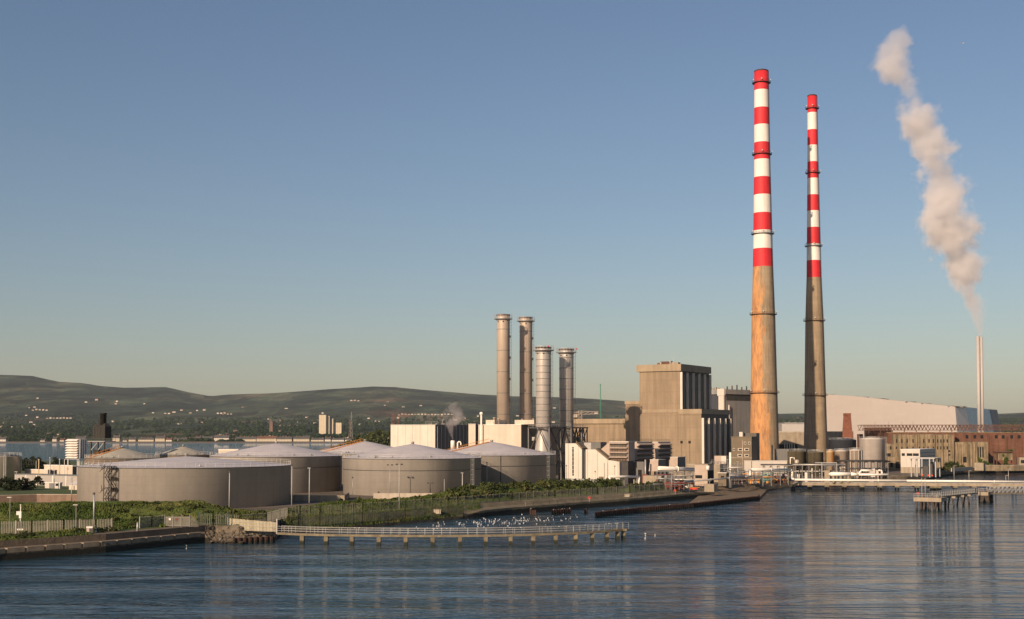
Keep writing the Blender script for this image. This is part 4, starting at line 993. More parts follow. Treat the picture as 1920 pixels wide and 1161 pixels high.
# louvred filter houses
def filter_house(pxL, pxC, pxR, pyT, pyB, D, label, side_hoods, n, front_hoods=False, dd=6):
    F = Frame(pxC, D, 3); t = F.thing('filter_house', label, 'filter house', 'louvred filter houses in front of the beige power station')
    x0 = F.x(pxL); z1 = F.f(pxC, pyT)[1]; z0 = F.f(pxC, pyB)[1]; d = F.y(pxR)
    MB().box(x0, 0, 0, d, z0, z1).build('housing', 'pink_box', t)
    MB().box(x0+.3, -.3, .3, d-.3, 0, z0).build('base', 'dark_steel', t)
    h = (z1-z0)/n
    for k in range(n):
        z = z0+k*h
        if front_hoods:
            MB().prismx([(-.01, z+h*.98), (-1.0, z+h*.78), (-1.0, z+h*.68), (-.01, z+h*.75)], x0, -.2).build('hood', 'pink_box', t)
            MB().box(x0+.1, -.3, -.06, -.003, z+.02, z+h*.72).build('louvre', 'hall_panel' if k % 2 else 'louvre_brown', t)
            b = MB()
            for i in range(6): b.box(x0+(i+.8)*(-x0)/7, x0+(i+.8)*(-x0)/7+.18, -.4, -.06, z+.1, z+.45*h)
            b.build('stiffener', 'louvre_brown', t)
        if side_hoods:
            MB().prism([(.01, z+h*.98), (1.3, z+h*.5), (.01, z+h*.05)], 0, d-.1).build('hood', 'pink_box', t)
            MB().box(.0, 1.0, .02, d-.1, z-.12*h, z+.08*h).build('gap', 'hall_dark', t)  # dark solid strips colour in the shade between the hoods
    MB().box(x0-.2, .2, -.2, d+.2, z1+.003, z1+.3).build('roof', 'pilaster', t)
    b = MB(); railing(b, [(x0, 0, z1+.3), (0, 0, z1+.3), (0, d, z1+.3)], 1, .04, 1.5); b.build('railing', 'dark_steel', t)
    return F, t
filter_house(1143.5, 1178, 1190, 829.5, 864.5, 470, 'largest louvred filter house, its ribbed brown front facing the water', False, 4, True)
filter_house(1184, 1193.5, 1222, 830, 863, 482, 'louvred filter house with saw tooth hoods on its shaded side, middle of the three', True, 4)
filter_house(1224, 1233, 1256, 830, 862, 500, 'farthest and smallest louvred filter house, its saw tooth hoods partly in the stack shadow', True, 4)
# rusty tank and things below
p = W(1176, 880, 476); r = 12.3*S(476); t = thing('rusty_tank', 'small cream cylinder tank stained orange with rust, below the largest filter house', 'tank', (p.x, 476, 3)); h = W(1176, 866, 476).z-3
MB().lathe((0, 0), [(r, 0), (r, h)], 40).build('shell', 'rusty_tank', t); MB().lathe((0, 0), [(r+.05, h+.003), (r*.5, h+.3), (.1, h+.4)], 40).build('roof', 'pilaster', t)
F, t, x0, d, H = block('dark_shed', 'dark grey shed with a black doorway between the rusty tank and the sloped cooler boxes', 'shed', 1188, 1207, 1212, 866, 474, 'grey_clad_and_shade')
MB().box(F.x(1196), F.x(1203), -.06, 0, 0, F.f(1200, 881)[1]).build('door', 'void', t)
p = W(1210, 862, 466); t = thing('pipe_stack', 'thin pale upright pipe beside the dark grey shed', 'pipe', (p.x, 466, 3)); MB().tube((0, 0, 0), (0, 0, p.z-3), .3, 8).build('pipe', 'pipe_grey', t)
MB().box(-1.2, .8, -.3, .3, 0, 3.6).build('red_box', 'red_kit', t)
def cooler(pxL, pxC, pxR, pyT, pyB, D, label):
    F = Frame(pxC, D, 3); t = F.thing('cooler_box', label, 'cooler box', 'sloped cooler boxes on the plant yard')
    x0 = F.x(pxL); z1 = F.f(pxC, pyT)[1]; z0 = F.f(pxC, pyB)[1]; d = F.y(pxR); i = -x0*.14
    v = [(x0, 0, z0), (0, 0, z0), (0, d, z0), (x0, d, z0), (x0+i, i*.3, z1), (0, i*.3, z1), (0, d-.2, z1), (x0+i, d-.2, z1)]
    MB().add(v, [(0, 1, 5, 4), (2, 3, 7, 6), (3, 0, 4, 7), (4, 5, 6, 7)]).build('housing', 'pink_box', t)
    MB().add([v[1], v[2], v[6], v[5]], [(0, 1, 2, 3)]).build('side_louvre', 'grey_clad_and_shade', t)
    MB().box(x0+i-.1, .15, .1, d, z1+.003, z1+.25).build('lid', 'pilaster', t)
    for x in (x0+.3, -.3):
        for y in (.3, d-.3): MB().box(x-.15, x+.15, y-.15, y+.15, 0, z0).build('leg', 'dark_steel', t)
cooler(1216, 1233.5, 1248, 863, 884, 468, 'sloped pinkish cooler box nearer the dark grey shed, left of its twin')
cooler(1254, 1270, 1285, 858, 876, 494, 'sloped pinkish cooler box standing against the beige wall, right of its twin')
# ------------------------------------------------------------------ generic pipework
def pipes(name, label, cat, runs, m, r, supports=(), group=None, flanges=True):
    """runs: lists of (px, py, D); supports: (px, py, D) tops that stand on z"""
    P = [W(*q) for q in runs[0]]; t = thing(name, label, cat, (P[0].x, P[0].y, 3), 0, group)
    for run in runs:
        P = [W(*q) for q in run]; MB().path(P, r, 10).build('pipe', m, t, world=True)
        if flanges:
            for a, c in zip(P, P[1:]):
                L_ = (c-a).length; n = int(L_/9); dd = (c-a).normalized()
                for k in range(1, n): q = a.lerp(c, k/n); MB().tube(q-dd*.12, q+dd*.12, r*1.35, 10).build('flange', m, t, world=True)
    for px, py, D, z in supports:
        p = W(px, py, D); b = MB().box(p.x-.14, p.x+.14, p.y-.14, p.y+.14, z, p.z-r*.7); b.box(p.x-.5, p.x+.5, p.y-.2, p.y+.2, p.z-r-.15, p.z-r+.05); b.build('support', 'steel_grey', t, world=True)
    return t
pipes('pipe_bridge', 'white pipe arch standing on legs in front of the angular white hall', 'pipework', [[(1143, 908, 432), (1143, 894, 432), (1198, 894, 444), (1198, 908, 444)]], 'pipe_white', .42, [(1148, 895, 433, 3), (1170, 895, 438, 3), (1192, 895, 443, 3)])
pipes('white_header', 'thick white horizontal pipe in front of the sloped cooler boxes', 'pipework', [[(1236, 878, 450), (1302, 881, 462)]], 'pipe_white', .75, [(1247, 880, 452, 3), (1270, 880, 456, 3), (1294, 881, 461, 3)])
F, t, x0, d, H = block('pump_house', 'square tan concrete pump house with a dark side doorway', 'building', 1302, 1326, 1338, 872, 452, 'pink_box', trim='concrete', trimh=.3)
MB().box(.0, .08, .3, d-.3, 0, H-2).build('door', 'void', t); MB().box(F.x(1303), F.x(1316), -.05, 0, F.f(1310, 897)[1], F.f(1310, 891)[1]).build('window', 'window_glass', t)
x = F.x(1328, -.5); MB().lathe((0.4, -.6), [(.6, H-1.8), (.6, H-.2)], 12).build('tank', 'white_paint', t)
F, t, x0, d, H = block('beige_annex', 'low wide beige block behind the tan pump house', 'building', 1287, 1349, 1356, 872, 486, 'concrete', roof='concrete_pale')
F, t, x0, d, H = block('gate_hut', 'small drab hut with one window in front of the white pipes', 'hut', 1346, 1361, 1367, 887.5, 450, 'brown_office', roof='pilaster')
MB().box(F.x(1351), F.x(1357), -.05, 0, F.f(1354, 896)[1], F.f(1354, 892.5)[1]).build('window', 'window_glass', t)
F, t, x0, d, H = block('long_wall', 'low tan concrete retaining wall right of the white pipe arch', 'wall', 1205, 1240, 1242, 892.5, 440, 'concrete', depth=8)
F, t, x0, d, H = block('container_building', 'long low white panelled building across the foot of the nearer striped chimney', 'building', 1395, 1475, 1480, 865, 560, 'white_shed', roof='pilaster', beta=R(8), depth=7)
# clutter of red, teal and grey process skids
rk = random.Random(5)
def skid(px0, px1, pyT, D, mats, label, name='process_skid', cat='process skid', n=10, zb=3.0, group='process skids on the plant yard'):
    a, c = W(px0, 890, D), W(px1, 890, D); w = c.x-a.x; H = W(px0, pyT, D).z-zb
    t = thing(name, label, cat, (a.x, D, zb), 0, group)
    b = MB()
    for x in [w*k/4 for k in range(5)]:
        for y in (0, 3): b.box(x-.09, x+.09, y-.09, y+.09, 0, H)
    for z in (H*.48, H):
        for y in (0, 3): b.box(0, w, y-.1, y+.1, z-.2, z)
    b.build('frame', 'steel_grey', t)
    for k in range(n):
        x = w*(k+.5)/n; m = mats[k % len(mats)]; z = rk.uniform(.4, H*.75); r = rk.uniform(.25, .55)
        b = MB(); q = rk.random()
        if q < .35: b.tube((x, rk.uniform(0, 2), 0), (x, rk.uniform(0, 2), z+r), r, 10)
        elif q < .7: b.path([(max(0, x-w/n), .5, z), (x, .5, z), (x, .5, z*.3), (min(w, x+w/n), .8, z*.3)], r*.5, 8)
        else: b.box(x-r*1.3, x+r*1.3, .2, 1.8, z*.2, z)
        b.build(('vessel', 'pipe', 'cabinet')[0 if q < .35 else 1 if q < .7 else 2], m, t)
    b = MB(); railing(b, [(0, 0, H), (w, 0, H)], .9, .04, 1.2); b.build('railing', 'galv', t)
    for k in range(3):
        z = H*(.3+.25*k); MB().tube((0, -.25, z), (w, -.25, z), .16, 8).build('pipe', mats[k % len(mats)], t)
    return t
skid(1232, 1262, 884, 440, ['red_kit', 'pipe_grey', 'red_kit', 'dark_steel'], 'low rack of dark red pipes beneath the left half of the thick white pipe')
skid(1264, 1301, 886, 436, ['red_kit', 'pipe_white', 'pipe_grey', 'pink_box', 'dark_steel'], 'rack of red and white pipes and cabinets left of the tan pump house')
skid(1248, 1282, 897, 422, ['red_kit', 'red_kit', 'dark_steel'], 'row of short red valves just behind the scrub at the water end of the yard', n=14)
skid(1350, 1382, 878, 486, ['pipe_white', 'pipe_grey', 'dark_steel'], 'rack of pale pipes behind the small drab hut', n=8)
skid(1362, 1392, 887, 466, ['dark_steel', 'red_kit', 'pipe_grey'], 'dark pipe rack with one red vessel right of the small drab hut', n=9)
skid(1392, 1424, 884, 470, ['orange_paint', 'pink_box', 'orange_paint', 'pipe_grey'], 'orange process skid under the raised white pipe, left of the teal machinery', n=9)
skid(1426, 1450, 884, 472, ['teal_kit', 'orange_paint', 'teal_kit', 'dark_steel'], 'teal machinery with orange casing under the raised white pipe', n=10)
skid(1451, 1476, 884, 474, ['orange_paint', 'red_kit', 'dark_steel', 'red_paint'], 'orange and bright red machinery at the jetty head', n=9)
skid(1334, 1360, 866, 530, ['dark_steel', 'pipe_grey', 'pink_box'], 'dark steel pipework standing below the glazed side wall of the power station', n=9)
skid(1366, 1394, 872, 545, ['pink_box', 'dark_steel', 'pipe_white'], 'dull pipe rack below the brown offices', n=8)
# long quay pipe and the raised white pipeline
pipes('quay_pipe', 'long grey pipe climbing gently along the quay in front of the yard', 'pipework', [[(1200, 909, 418), (1248, 908, 424), (1300, 902, 434), (1396, 894, 452), (1409, 893, 455)]], 'pipe_grey', .3,
      [(1225, 909, 421, 2.6), (1262, 907, 426, 2.6), (1330, 900, 439, 2.6), (1370, 897, 447, 2.6)])
pipes('jetty_pipeline', 'bright white pipeline running along the whole jetty after a raised loop at its head', 'pipeline',
      [[(1406, 892, 455), (1407, 880.5, 458), (1482, 880.5, 474), (1485, 883, 475), (1485, 897, 475), (1490, 899.5, 475), (1700, 901.5, 470), (1920, 903.5, 464), (2100, 905.5, 459)]], 'pipe_white', .40,
      [(1414, 881.5, 459, 2.4), (1430, 881.5, 463, 2.4), (1446, 881.5, 466, 2.4), (1463, 881.5, 470, 2.4), (1478, 881.5, 473, 2.4)])
# dark canopied pipe racks
def rack(px0, px1, pyT, pyB, D, label, nx=7, mats=('dark_steel', 'pipe_grey', 'pipe_white'), dep=9, rot=-.12):
    a, c = W(px0, 880, D), W(px1, 880, D); w = (c.x-a.x)/math.cos(rot); H = W(px0, pyT, D).z-3
    t = thing('pipe_rack', label, 'pipe rack', (a.x, D, 3), rot, 'dark pipe racks between the chimneys and the water')
    for k in range(nx):
        for y in (0, dep): MB().box(w*k/(nx-1)-.14, w*k/(nx-1)+.14, y-.14, y+.14, 0, H).build('post', 'steel_grey', t)
    b = MB()
    for k in range(nx): b.box(w*k/(nx-1)-.12, w*k/(nx-1)+.12, 0, dep, H-.35, H-.05)
    b.build('cross_beam', 'dark_steel', t)
    for k in range(11):
        y = dep*k/10; r = rk.uniform(.12, .32); MB().tube((-1, y, H+r), (w+1, y, H+r+rk.uniform(-.1, .1)), r, 8).build('pipe', 'dark_steel' if k % 4 else mats[1], t)
    for k in range(6):
        y = dep*k/5; r = rk.uniform(.1, .25); MB().tube((0, y, H*.55+r), (w, y, H*.55+r), r, 8).build('pipe', mats[k % len(mats)], t)
    for k in range(nx*2):
        x = rk.uniform(0, w); y = rk.uniform(0, dep*.6); r = rk.uniform(.12, .6); m = mats[k % len(mats)]
        if rk.random() < .5: MB().tube((x, y, 0), (x, y, H*rk.uniform(.4, .98)), r*.5, 8).build('riser', m, t)
        else: MB().lathe((x, y), [(r, 0), (r, H*.35), (r*.4, H*.45)], 12).build('vessel', m, t)
    return t
rack(1434, 1500, 873.5, 890, 505, 'dark pipe rack in front of the drab round tanks, left end of the row', 6)
rack(1492, 1576, 873, 895, 500, 'dark pipe rack crossing below the small pale tanks', 8)
rack(1578, 1662, 866, 890, 520, 'dark pipe rack below the largest pale tank, right end of the row', 8, ('dark_steel', 'dark_steel', 'pipe_white'))
t = thing('hose_frame', 'white portal frame hung with a fringe of hoses', 'frame', tuple(W(1541, 893, 486).xy)+(3,)); w = 28*S(486); H = W(1541, 868.5, 486).z-3
for x in (0, w): MB().box(x-.13, x+.13, -.13, .13, 0, H).build('leg', 'rail_white', t)
MB().box(-2.5, w, -.15, .15, H, H+.3).build('beam', 'rail_white', t)
for k in range(16): b = MB(); x = .5+k*(w-.8)/16; b.tube((x, 0, H), (x+.1, -.1, H-1-1.2*abs(math.sin(k*1.7))), .07, 5); b.build('hose', 'steel_grey', t)
# horizontal white vessel with pipes
t = thing('white_vessel', 'long white horizontal vessel lying just above the jetty', 'vessel', tuple(W(1557, 895, 480).xy)+(3,)); w = 38*S(480); z = W(1557, 889, 480).z-3
b = MB(); b.tube((0, 0, z), (w, 0, z), .72, 16); b.tube((w, 0, z), (w+3, 0, z-.2), .72, 16, .4); b.tube((w+3, 0, z-.2), (w+14, 0, z-.2), .42, 12); b.ball((0, 0, z), .72, 12, 8, .6); b.build('shell', 'pipe_white', t)
for x in (1, w/2, w-1): MB().box(x-.3, x+.3, -.5, .5, 0, z-.5).build('saddle', 'concrete', t)
pipes('bent_pipes', 'white bent pipes and valves at the right end of the long white vessel', 'pipework', [[(1609, 890, 480), (1615, 882, 480), (1636, 882, 480)], [(1647, 882, 482), (1652, 882, 482), (1654, 885, 482), (1652, 893, 482)]], 'pipe_white', .33, flanges=False)
t = thing('valve_tower', 'stack of pale valves and platforms between the bent white pipes', 'process skid', tuple(W(1630, 893, 483).xy)+(3,))
for k, (dx, z0, z1, w) in enumerate(((0, .1, 1.6, 1.6), (.8, 2.0, 3.0, 1.4), (.3, 3.3, 4.3, 1.9), (2.6, 3.0, 4.6, .7), (1.2, 4.4, 5.2, 1.0))): MB().box(dx, dx+w, 0, 1.2, z0, z1).build('valve', 'pilaster', t)
for z in (1.8, 3.15): MB().box(-.8, 3.6, -.4, 1.6, z-.1, z).build('platform', 'pipe_grey', t)
for x in (-.7, 3.5): MB().box(x-.1, x+.1, -.3, -.1, 0, 4.8).build('leg', 'dark_steel', t)
F, t, x0, d, H = block('pump_cabin', 'small tan cabin left of the long white vessel', 'cabin', 1545, 1555, 1558, 882, 486, 'concrete')
F, t, x0, d, H = block('pump_cabin', 'narrow pale cabin standing behind the pipeline bend', 'cabin', 1508, 1513, 1515, 886, 484, 'pilaster')
# ------------------------------------------------------------------ round tanks on the right
def rtank(px, D, wpx, pyT, label, m, roof='pilaster', dome=.8, rail=True, n=48, lad=None, zb=3.0):
    p = W(px, 850, D); t = thing('round_tank', label, 'round tank', (p.x, D, zb), 0, 'round tanks at the foot of the farther chimney'); r = wpx*S(D)/2; H = W(px, pyT, D).z-zb
    MB().lathe((0, 0), [(r, 0), (r, H-.15), (r+.08, H-.12), (r+.08, H)], n).build('shell', m, t)
    MB().lathe((0, 0), [(r+.1, H+.003), (r*.6, H+dome*.6), (.1, H+dome)], n).build('roof', roof, t)
    if rail:
        b = MB(); ringrail(b, r-.1, H+.05, 1, .045, 20); b.build('railing', 'galv', t)
    if lad:
        b = MB(); o = (math.sin(lad), -math.cos(lad), 0); ladder(b, (o[0]*(r+.2), o[1]*(r+.2), 0), (o[0]*(r+.2), o[1]*(r+.2), H+1), o, .8); b.build('ladder', 'rail_white', t)
    return t, r, H
rtank(1580, 640, 50, 825, 'dark blue grey tank with a shallow cone roof, behind the small pale tanks', 'tank_blue_and_shade', 'tank_blue_and_shade', 1.2)
rtank(1635, 610, 47, 823, 'largest pale round tank with visible plate seams and a ladder on its right', 'tank_white', lad=R(70))
t, r, H = rtank(1557, 545, 15.5, 847.5, 'slim rust stained white tank with a domed top, left of the pair of squat tanks', 'rusty_tank', 'rusty_tank', 1.2, n=32)
MB().lathe((0, 0), [(r, H*.55), (r+.12, H*.55+.1), (r, H*.55+.2)], 32, caps=False).build('band', 'rust', t)
rtank(1577, 552, 25, 846, 'squat pale tank, left of the ribbed one', 'pink_box')
t, r, H = rtank(1604, 552, 25, 844.5, 'squat pale tank with upright ribs, right of the plain squat one', 'pink_box')
for k in range(5): a = R(-60+35*k); MB().tube(((r+.1)*math.sin(a), -(r+.1)*math.cos(a), 0), ((r+.1)*math.sin(a), -(r+.1)*math.cos(a), H), .13, 5).build('rib', 'pilaster', t)
rtank(1494, 560, 34, 846.5, 'drab olive round tank at the left foot of the farther chimney', 'tank_drab', 'tank_drab', .3)
rtank(1529, 556, 29, 848, 'drab olive round tank in front of the farther chimney base', 'tank_drab', 'tank_drab', .3)
p = W(1494, 862, 515); t = thing('copper_vessel', 'small shiny pinkish metal drum with a bent pipe above the dark rack', 'vessel', (p.x, 515, 3)); zb = W(1494, 873, 515).z-3; zt = p.z-3
MB().lathe((0, 0), [(.9, zb), (.9, zt-.2), (.5, zt)], 20).build('shell', 'stack_warm', t); MB().path([(-1, 0, zt), (-1.0, 0, zt+.8), (-2.6, 0, zt+.8), (-2.6, 0, zb)], .18, 8).build('pipe', 'pipe_white', t)
MB().box(-.6, .6, -.6, .6, 0, zb).build('stand', 'dark_steel', t)
# concrete wall / bunker behind between the chimneys
F, t, x0, d, H = block('coal_bunker', 'long low grey concrete building seen between the two striped chimneys', 'building', 1452, 1600, 1640, 811, 790, 'concrete', beta=R(5), depth=20, trim='concrete_pale', trimh=.7)
MB().box(x0+1, F.x(1495), -.08, -.003, 0, F.f(1470, 833)[1]).build('opening', 'void', t)
for k in range(5): x = F.x(1471+4.5*k); MB().box(x-.25, x+.25, -.3, -.09, 0, F.f(1470, 833)[1]).build('column', 'pilaster', t)
F, t, x0, d, H = block('grey_shed', 'dark shed in the shade beside the nearer chimney base', 'shed', 1452, 1478, 1484, 842, 640, 'grey_clad_and_shade')
# ------------------------------------------------------------------ brick chimney, ruins, waste plant on the right
p = W(1589, 830, 700); t = thing('brick_chimney', 'squat square red brick chimney with an arched base, before the huge pale hall', 'chimney', (p.x, 700, 3), R(-12))
zt = W(1589, 775, 700).z-3; zb = W(1589, 822, 700).z-3; sc = S(700)
for nm, prof_, m in (('shaft', [(10.5, zb), (7.2, zt-1.6)], 'brick_stack'), ('cap', [(7.2, zt-1.597), (7.6, zt-1.2), (7.6, zt)], 'brick_stack'), ('base', [(11.5, 0), (10.8, zb-.003)], 'brick_stack')):
    b = MB(); k = sc*1.28
    b.lathe((0, 0), [(r*k, z) for r, z in prof_], 4)
    b.v = [tuple(Matrix.Rotation(R(45), 3, 'Z') @ Vector(v)) for v in b.v]; b.sm = [False]*len(b.sm)
    o_ = b.build(nm, m, t)
for k in (-1, 0, 1): MB().box(k*1.7-.5, k*1.7+.5, -3.3, -2.9, zb-2.4, zb-.6).build('arch', 'void', t)
def facade(name, label, px0, px1, pyT, D, m, wins, beta=R(8), depth=14, cat='ruined building', group=None, parapet=None):
    F = Frame(px1, D, 3, beta); t = F.thing(name, label, cat, group); x0 = F.x(px0); H = F.f(px1, pyT)[1]
    b = MB(); n = 14; base = [(x0+(-x0)*k/n, H+random.uniform(-.25, .25)) for k in range(n+1)]
    b.prism([(x0, 0)]+base+[(0, 0)], 0, depth); b.build('wall', m, t)
    for px, py, w, h in wins:
        x, z = F.f(px, py); w *= S(D)*1.03; h *= S(D)
        f = MB().box(x-w/2, x+w/2, -.04, .0, max(.1, z-h/2), z+h/2); f.build('window' if h < 5 else 'doorway', 'void', t)
    return F, t, x0, H
rr_ = random.Random(8)
w1 = [(px, 827, 2.2, 7) for px in (1681, 1691, 1701, 1712)]+[(px, 840, 2.2, 4.5) for px in (1681, 1691, 1701, 1712)]
facade('stone_station', 'crumbling tan stone building with narrow tall windows above the white pump house, left wing', 1675, 1720, 815, 690, 'ruin_stone', w1)
w2 = [(px, 827, 2.2, 7) for px in (1732, 1742, 1750)]+[(px, 840, 2.2, 4.5) for px in (1724, 1732, 1740, 1750)]
facade('stone_station', 'crumbling tan stone building with narrow windows, middle wing just above the white pump house roof', 1721, 1754, 814.5, 686, 'ruin_stone', w2)
w3 = [(px, 827, 2, 6) for px in (1758, 1764, 1770, 1776)]+[(px, 840, 2, 6) for px in (1758, 1764, 1770, 1776)]+[(1780, 846, 4, 3.2), (1780, 853, 4, 3.2), (1761, 862, 6, 9)]
F, t, x0, H = facade('stone_station', 'tan stone wing with two window rows and a doorway, right of the white pump house', 1755, 1788, 815, 680, 'ruin_stone', w3)
for px in (1768, 1777): x = F.x(px); MB().tube((x, -.2, 0), (x, -.2, H), .15, 5).build('downpipe', 'hall_panel', t)
F, t, x0, H = facade('stone_hall', 'stained tan hall with heavy buttresses and one wide black doorway', 1791, 1852, 829, 676, 'ruin_stone', [(1807, 862, 10, 11)], depth=20)
for px in (1793, 1799, 1803, 1815, 1820, 1826): x = F.x(px); MB().box(x-.35, x+.35, -.7, -.003, 0, H-1).build('buttress', 'ruin_stone', t)
for px in (1834, 1838.5, 1843): x, z = F.f(px, 848); MB().box(x-.35, x+.35, -.05, -.0, z-2.8, z+2.8).build('slit_window', 'void', t)
facade('stone_wing', 'low tan ruined wing with square openings right of the largest pale tank', 1662, 1676, 833, 660, 'ruin_stone', [(1670, 840, 2.5, 6), (1666, 853, 8, 6)], depth=8)
facade('stone_wing', 'lowest tan ruined wall with black openings, left of the white pump house', 1664, 1688, 857, 640, 'ruin_stone', [(1683, 872, 7, 12), (1672, 872, 4, 8)], depth=6)
# red brick turbine hall with skeleton roof
Fb = Frame(1935, 700, 3, R(6)); t = Fb.thing('brick_hall', 'long red brick hall topped by a rusty lattice truss, behind the tan stone ruins', 'ruined building')
x0 = Fb.x(1662); H = Fb.f(1900, 811.5)[1]
MB().box(x0, 0, 0, 30, 0, H).build('wall', 'brick_red', t)
for px in (1813, 1828, 1841, 1868, 1881, 1897, 1911): x, z = Fb.f(px, 819); MB().box(x-.75, x+.75, -.05, -.0, z-1, z+.9).build('window', 'void', t)
for px in (1853, 1886, 1918): x = Fb.x(px); MB().box(x-.5, x+.5, -.5, -.003, 0, H-2).build('pier', 'brick_red', t)
MB().box(x0, 0, -.2, .3, H+.003, H+.35).build('coping', 'ruin_stone', t)
Fl = Frame(1682, 720, 3, R(6)); zr = Fl.f(1640, 797)[1]; zq = Fl.f(1640, 803)[1]
xa = x0-12; zt_ = Fb.f(1800, 797, 4)[1]; zb_ = Fb.f(1800, 808, 4)[1]
for y in (4, 22):
    b = MB(); n = 46; L_ = -xa
    for z in (zt_, zb_+.4): b.box(xa, 0, y-.15, y+.15, z-.15, z+.15)
    for k in range(n):
        xk = xa+L_*k/n; xm_ = xk+L_/n/2
        b.bar((xk, y, zt_), (xm_, y, zb_+.4), .28); b.bar((xm_, y, zb_+.4), (xk+L_/n, y, zt_), .28)
    b.build('roof_truss', 'rust', t)
b = MB()
for k in range(24): x = xa+(-xa)*k/24; b.bar((x, 4, zt_), (x, 22, zt_), .25)
b.build('purlin_frame', 'rust', t)
for k in range(14): x = xa+(-xa)*(k+.5)/14; MB().box(x-.2, x+.2, 3.8, 4.2, H, zb_+.4).build('post', 'rust', t)
for px in (1641, 1666, 1691, 1712): x = Fb.x(px, 4); MB().tube((x, 4, zt_), (x, 4, zt_+2), .07, 4).build('lightning_rod', 'dark_steel', t)
F, tt, x1, d, Hh = block('shed_wing', 'dark purple brown brick wing in shade at the left end of the rusty truss', 'ruined building', 1628, 1672, 1690, 802, 735, 'dark_rust_and_shade', beta=R(6), depth=14)  # shade on the brick face is put into this near-black brown
F, tt, x1, d, Hh = block('brick_annex', 'low red brick annex with a tile coloured roof above the tan stone wings', 'ruined building', 1664, 1790, 1795, 811.5, 696, 'brick_red', beta=R(6), depth=3)
F, tt, x1, d, Hh = block('brick_stub', 'small domed brick stub left of the rusty truss, above the largest pale tank', 'ruined building', 1609, 1618, 1621, 814, 725, 'rust', beta=R(6), depth=4)
# white pump house and its portal frames
F, t, x0, d, H = block('white_pump_house', 'white flat roofed pump house with a window strip, before the tan stone ruins', 'building', 1688, 1724, 1753, 843.5, 590, 'white_shed', roof='white_paint', z=3)
zb = F.f(1700, 876)[1]; MB().box(x0-.03, .03, -.03, d, 0, zb).build('plinth', 'concrete', t); MB().box(.0, .05, .03, d, zb, H-.1).build('side_wall', 'pipe_grey', t)
for a, c in ((1690, 1696), (1699.5, 1710), (1711, 1722)):
    xa_, xb_ = F.x(a), F.x(c); z0, z1 = F.f(1700, 855)[1], F.f(1700, 850)[1]; MB().box(xa_, xb_, -.06, -.0, z0, z1).build('window', 'window_glass', t)
for zz in (.35, .6, .8): MB().box(.05, .12, .1, d-.1, zb+(H-zb)*zz, zb+(H-zb)*zz+.25).build('louvre', 'hall_panel', t)
t = thing('portal_frame', 'tall white portal frames standing over dark machinery at the water edge', 'frame', tuple(W(1709, 890, 555).xy)+(2.6,), R(-31))
zt = W(1730, 860, 555).z-2.6
for x, y in ((0, 0), (2.4, 0), (0, 7), (2.4, 9), (8.2, -2), (10, 1), (8.2, 5), (10, 9)): MB().box(x-.22, x+.22, y-.22, y+.22, 0, zt).build('post', 'rail_white', t)
MB().box(-.4, 10.4, -2.3, -1.7, zt+.003, zt+.4).build('beam', 'rail_white', t); MB().box(-.4, 10.4, 8.6, 9.3, zt+.003, zt+.4).build('beam', 'rail_white', t); MB().box(9.7, 10.3, -1.69, 8.59, zt+.003, zt+.35).build('beam', 'rail_white', t)
for k, (x, y, w, h) in enumerate(((5, 0, 2.2, 4.8), (6.5, 3, 1.8, 6.5), (3.6, 5, 1.6, 3.5))): MB().box(x, x+w, y, y+w, 0, h).build('machine', 'dark_steel', t)
for x in (7.7, 9.3, 5.2): MB().ball((x, -2.4, .8), .38).build('red_drum', 'life_red', t)
# low sea walls and scrub beyond the little dock
pwall('dock_wall', 'pale stone harbour wall below the red brick hall at the right edge', 'wall', [(1843, 880, 3), (1900, 880, 3), (1990, 879, 3)], 2.2, 5.0, .8, 'old_wall', 'concrete_pale')
F, t, x0, d, H = block('wall_end', 'blocky tan concrete end of the harbour wall', 'wall', 1826, 1843, 1846, 868, 650, 'concrete', z=2.4, depth=4)
pwall('quay_parapet', 'low pale parapet with pointed stones in front of the buttressed hall', 'wall', [(1785, 884.5, 3), (1824, 881, 3)], 3, 4.6, .5, 'concrete_pale')
t = thing('loading_frame', 'rusted steel loading frame overgrown with green ivy, against the red brick hall', 'frame', tuple(W(1869, 878, 672).xy)+(3,))
w = 33*S(672); zt = W(1880, 848, 672).z-3
for x in (0, w):
    for y in (0, 4): MB().box(x-.2, x+.2, y-.2, y+.2, 0, zt).build('post', 'rust', t)
MB().box(-.5, w+.5, -.3, 4.3, zt+.003, zt+.5).build('roof_beam', 'rust', t); MB().box(.5, w-.5, 1, 4, zt-4.2, zt-.2).build('hopper', 'ruin_stone', t)
F, t, x0, d, H = block('brick_kiosk', 'small drab kiosk at the right edge below the red brick hall', 'building', 1910, 1935, 1940, 858, 672, 'concrete', beta=R(6), depth=5)
MB().box(F.x(1913), F.x(1925), -.05, -.0, H-3, H-1.3).build('window', 'window_glass', t)
def plant(name, label, px, D, z, clumps, m, cat='bush', seed=1, group=None, leaf=.35, trunk=None, dens=55):
    r_ = random.Random(seed); p = W(px, 870, D); t = thing(name, label, cat, (p.x, D, z), 0, group)
    b = MB()
    for x, zz, rx, rz in clumps: b.leaves((x, r_.uniform(-.5, .5), zz), (rx, rx*.9, rz), int(dens*rx*rz)+30, leaf, rnd=r_)
    b.build('crown', m, t); b = MB(); h = trunk or clumps[0][1]
    b.tube((0, 0, -.1), (.1, 0, h*.6), .16, 6, .1)
    for x, zz, rx, rz in clumps: b.tube((.1, 0, h*.5), (x, 0, zz), .09, 5, .03)
    b.build('trunk', 'dark_rust_and_shade', t); return t
plant('ivy_bush', 'bright green bush climbing the rusted loading frame', 1885, 668, 3, [(0, 2, 1.8, 2), (.3, 4.5, 1.3, 2), (-.8, 6.8, .8, .9), (1.6, 1.5, 1.5, 1.2)], 'ivy', seed=1)
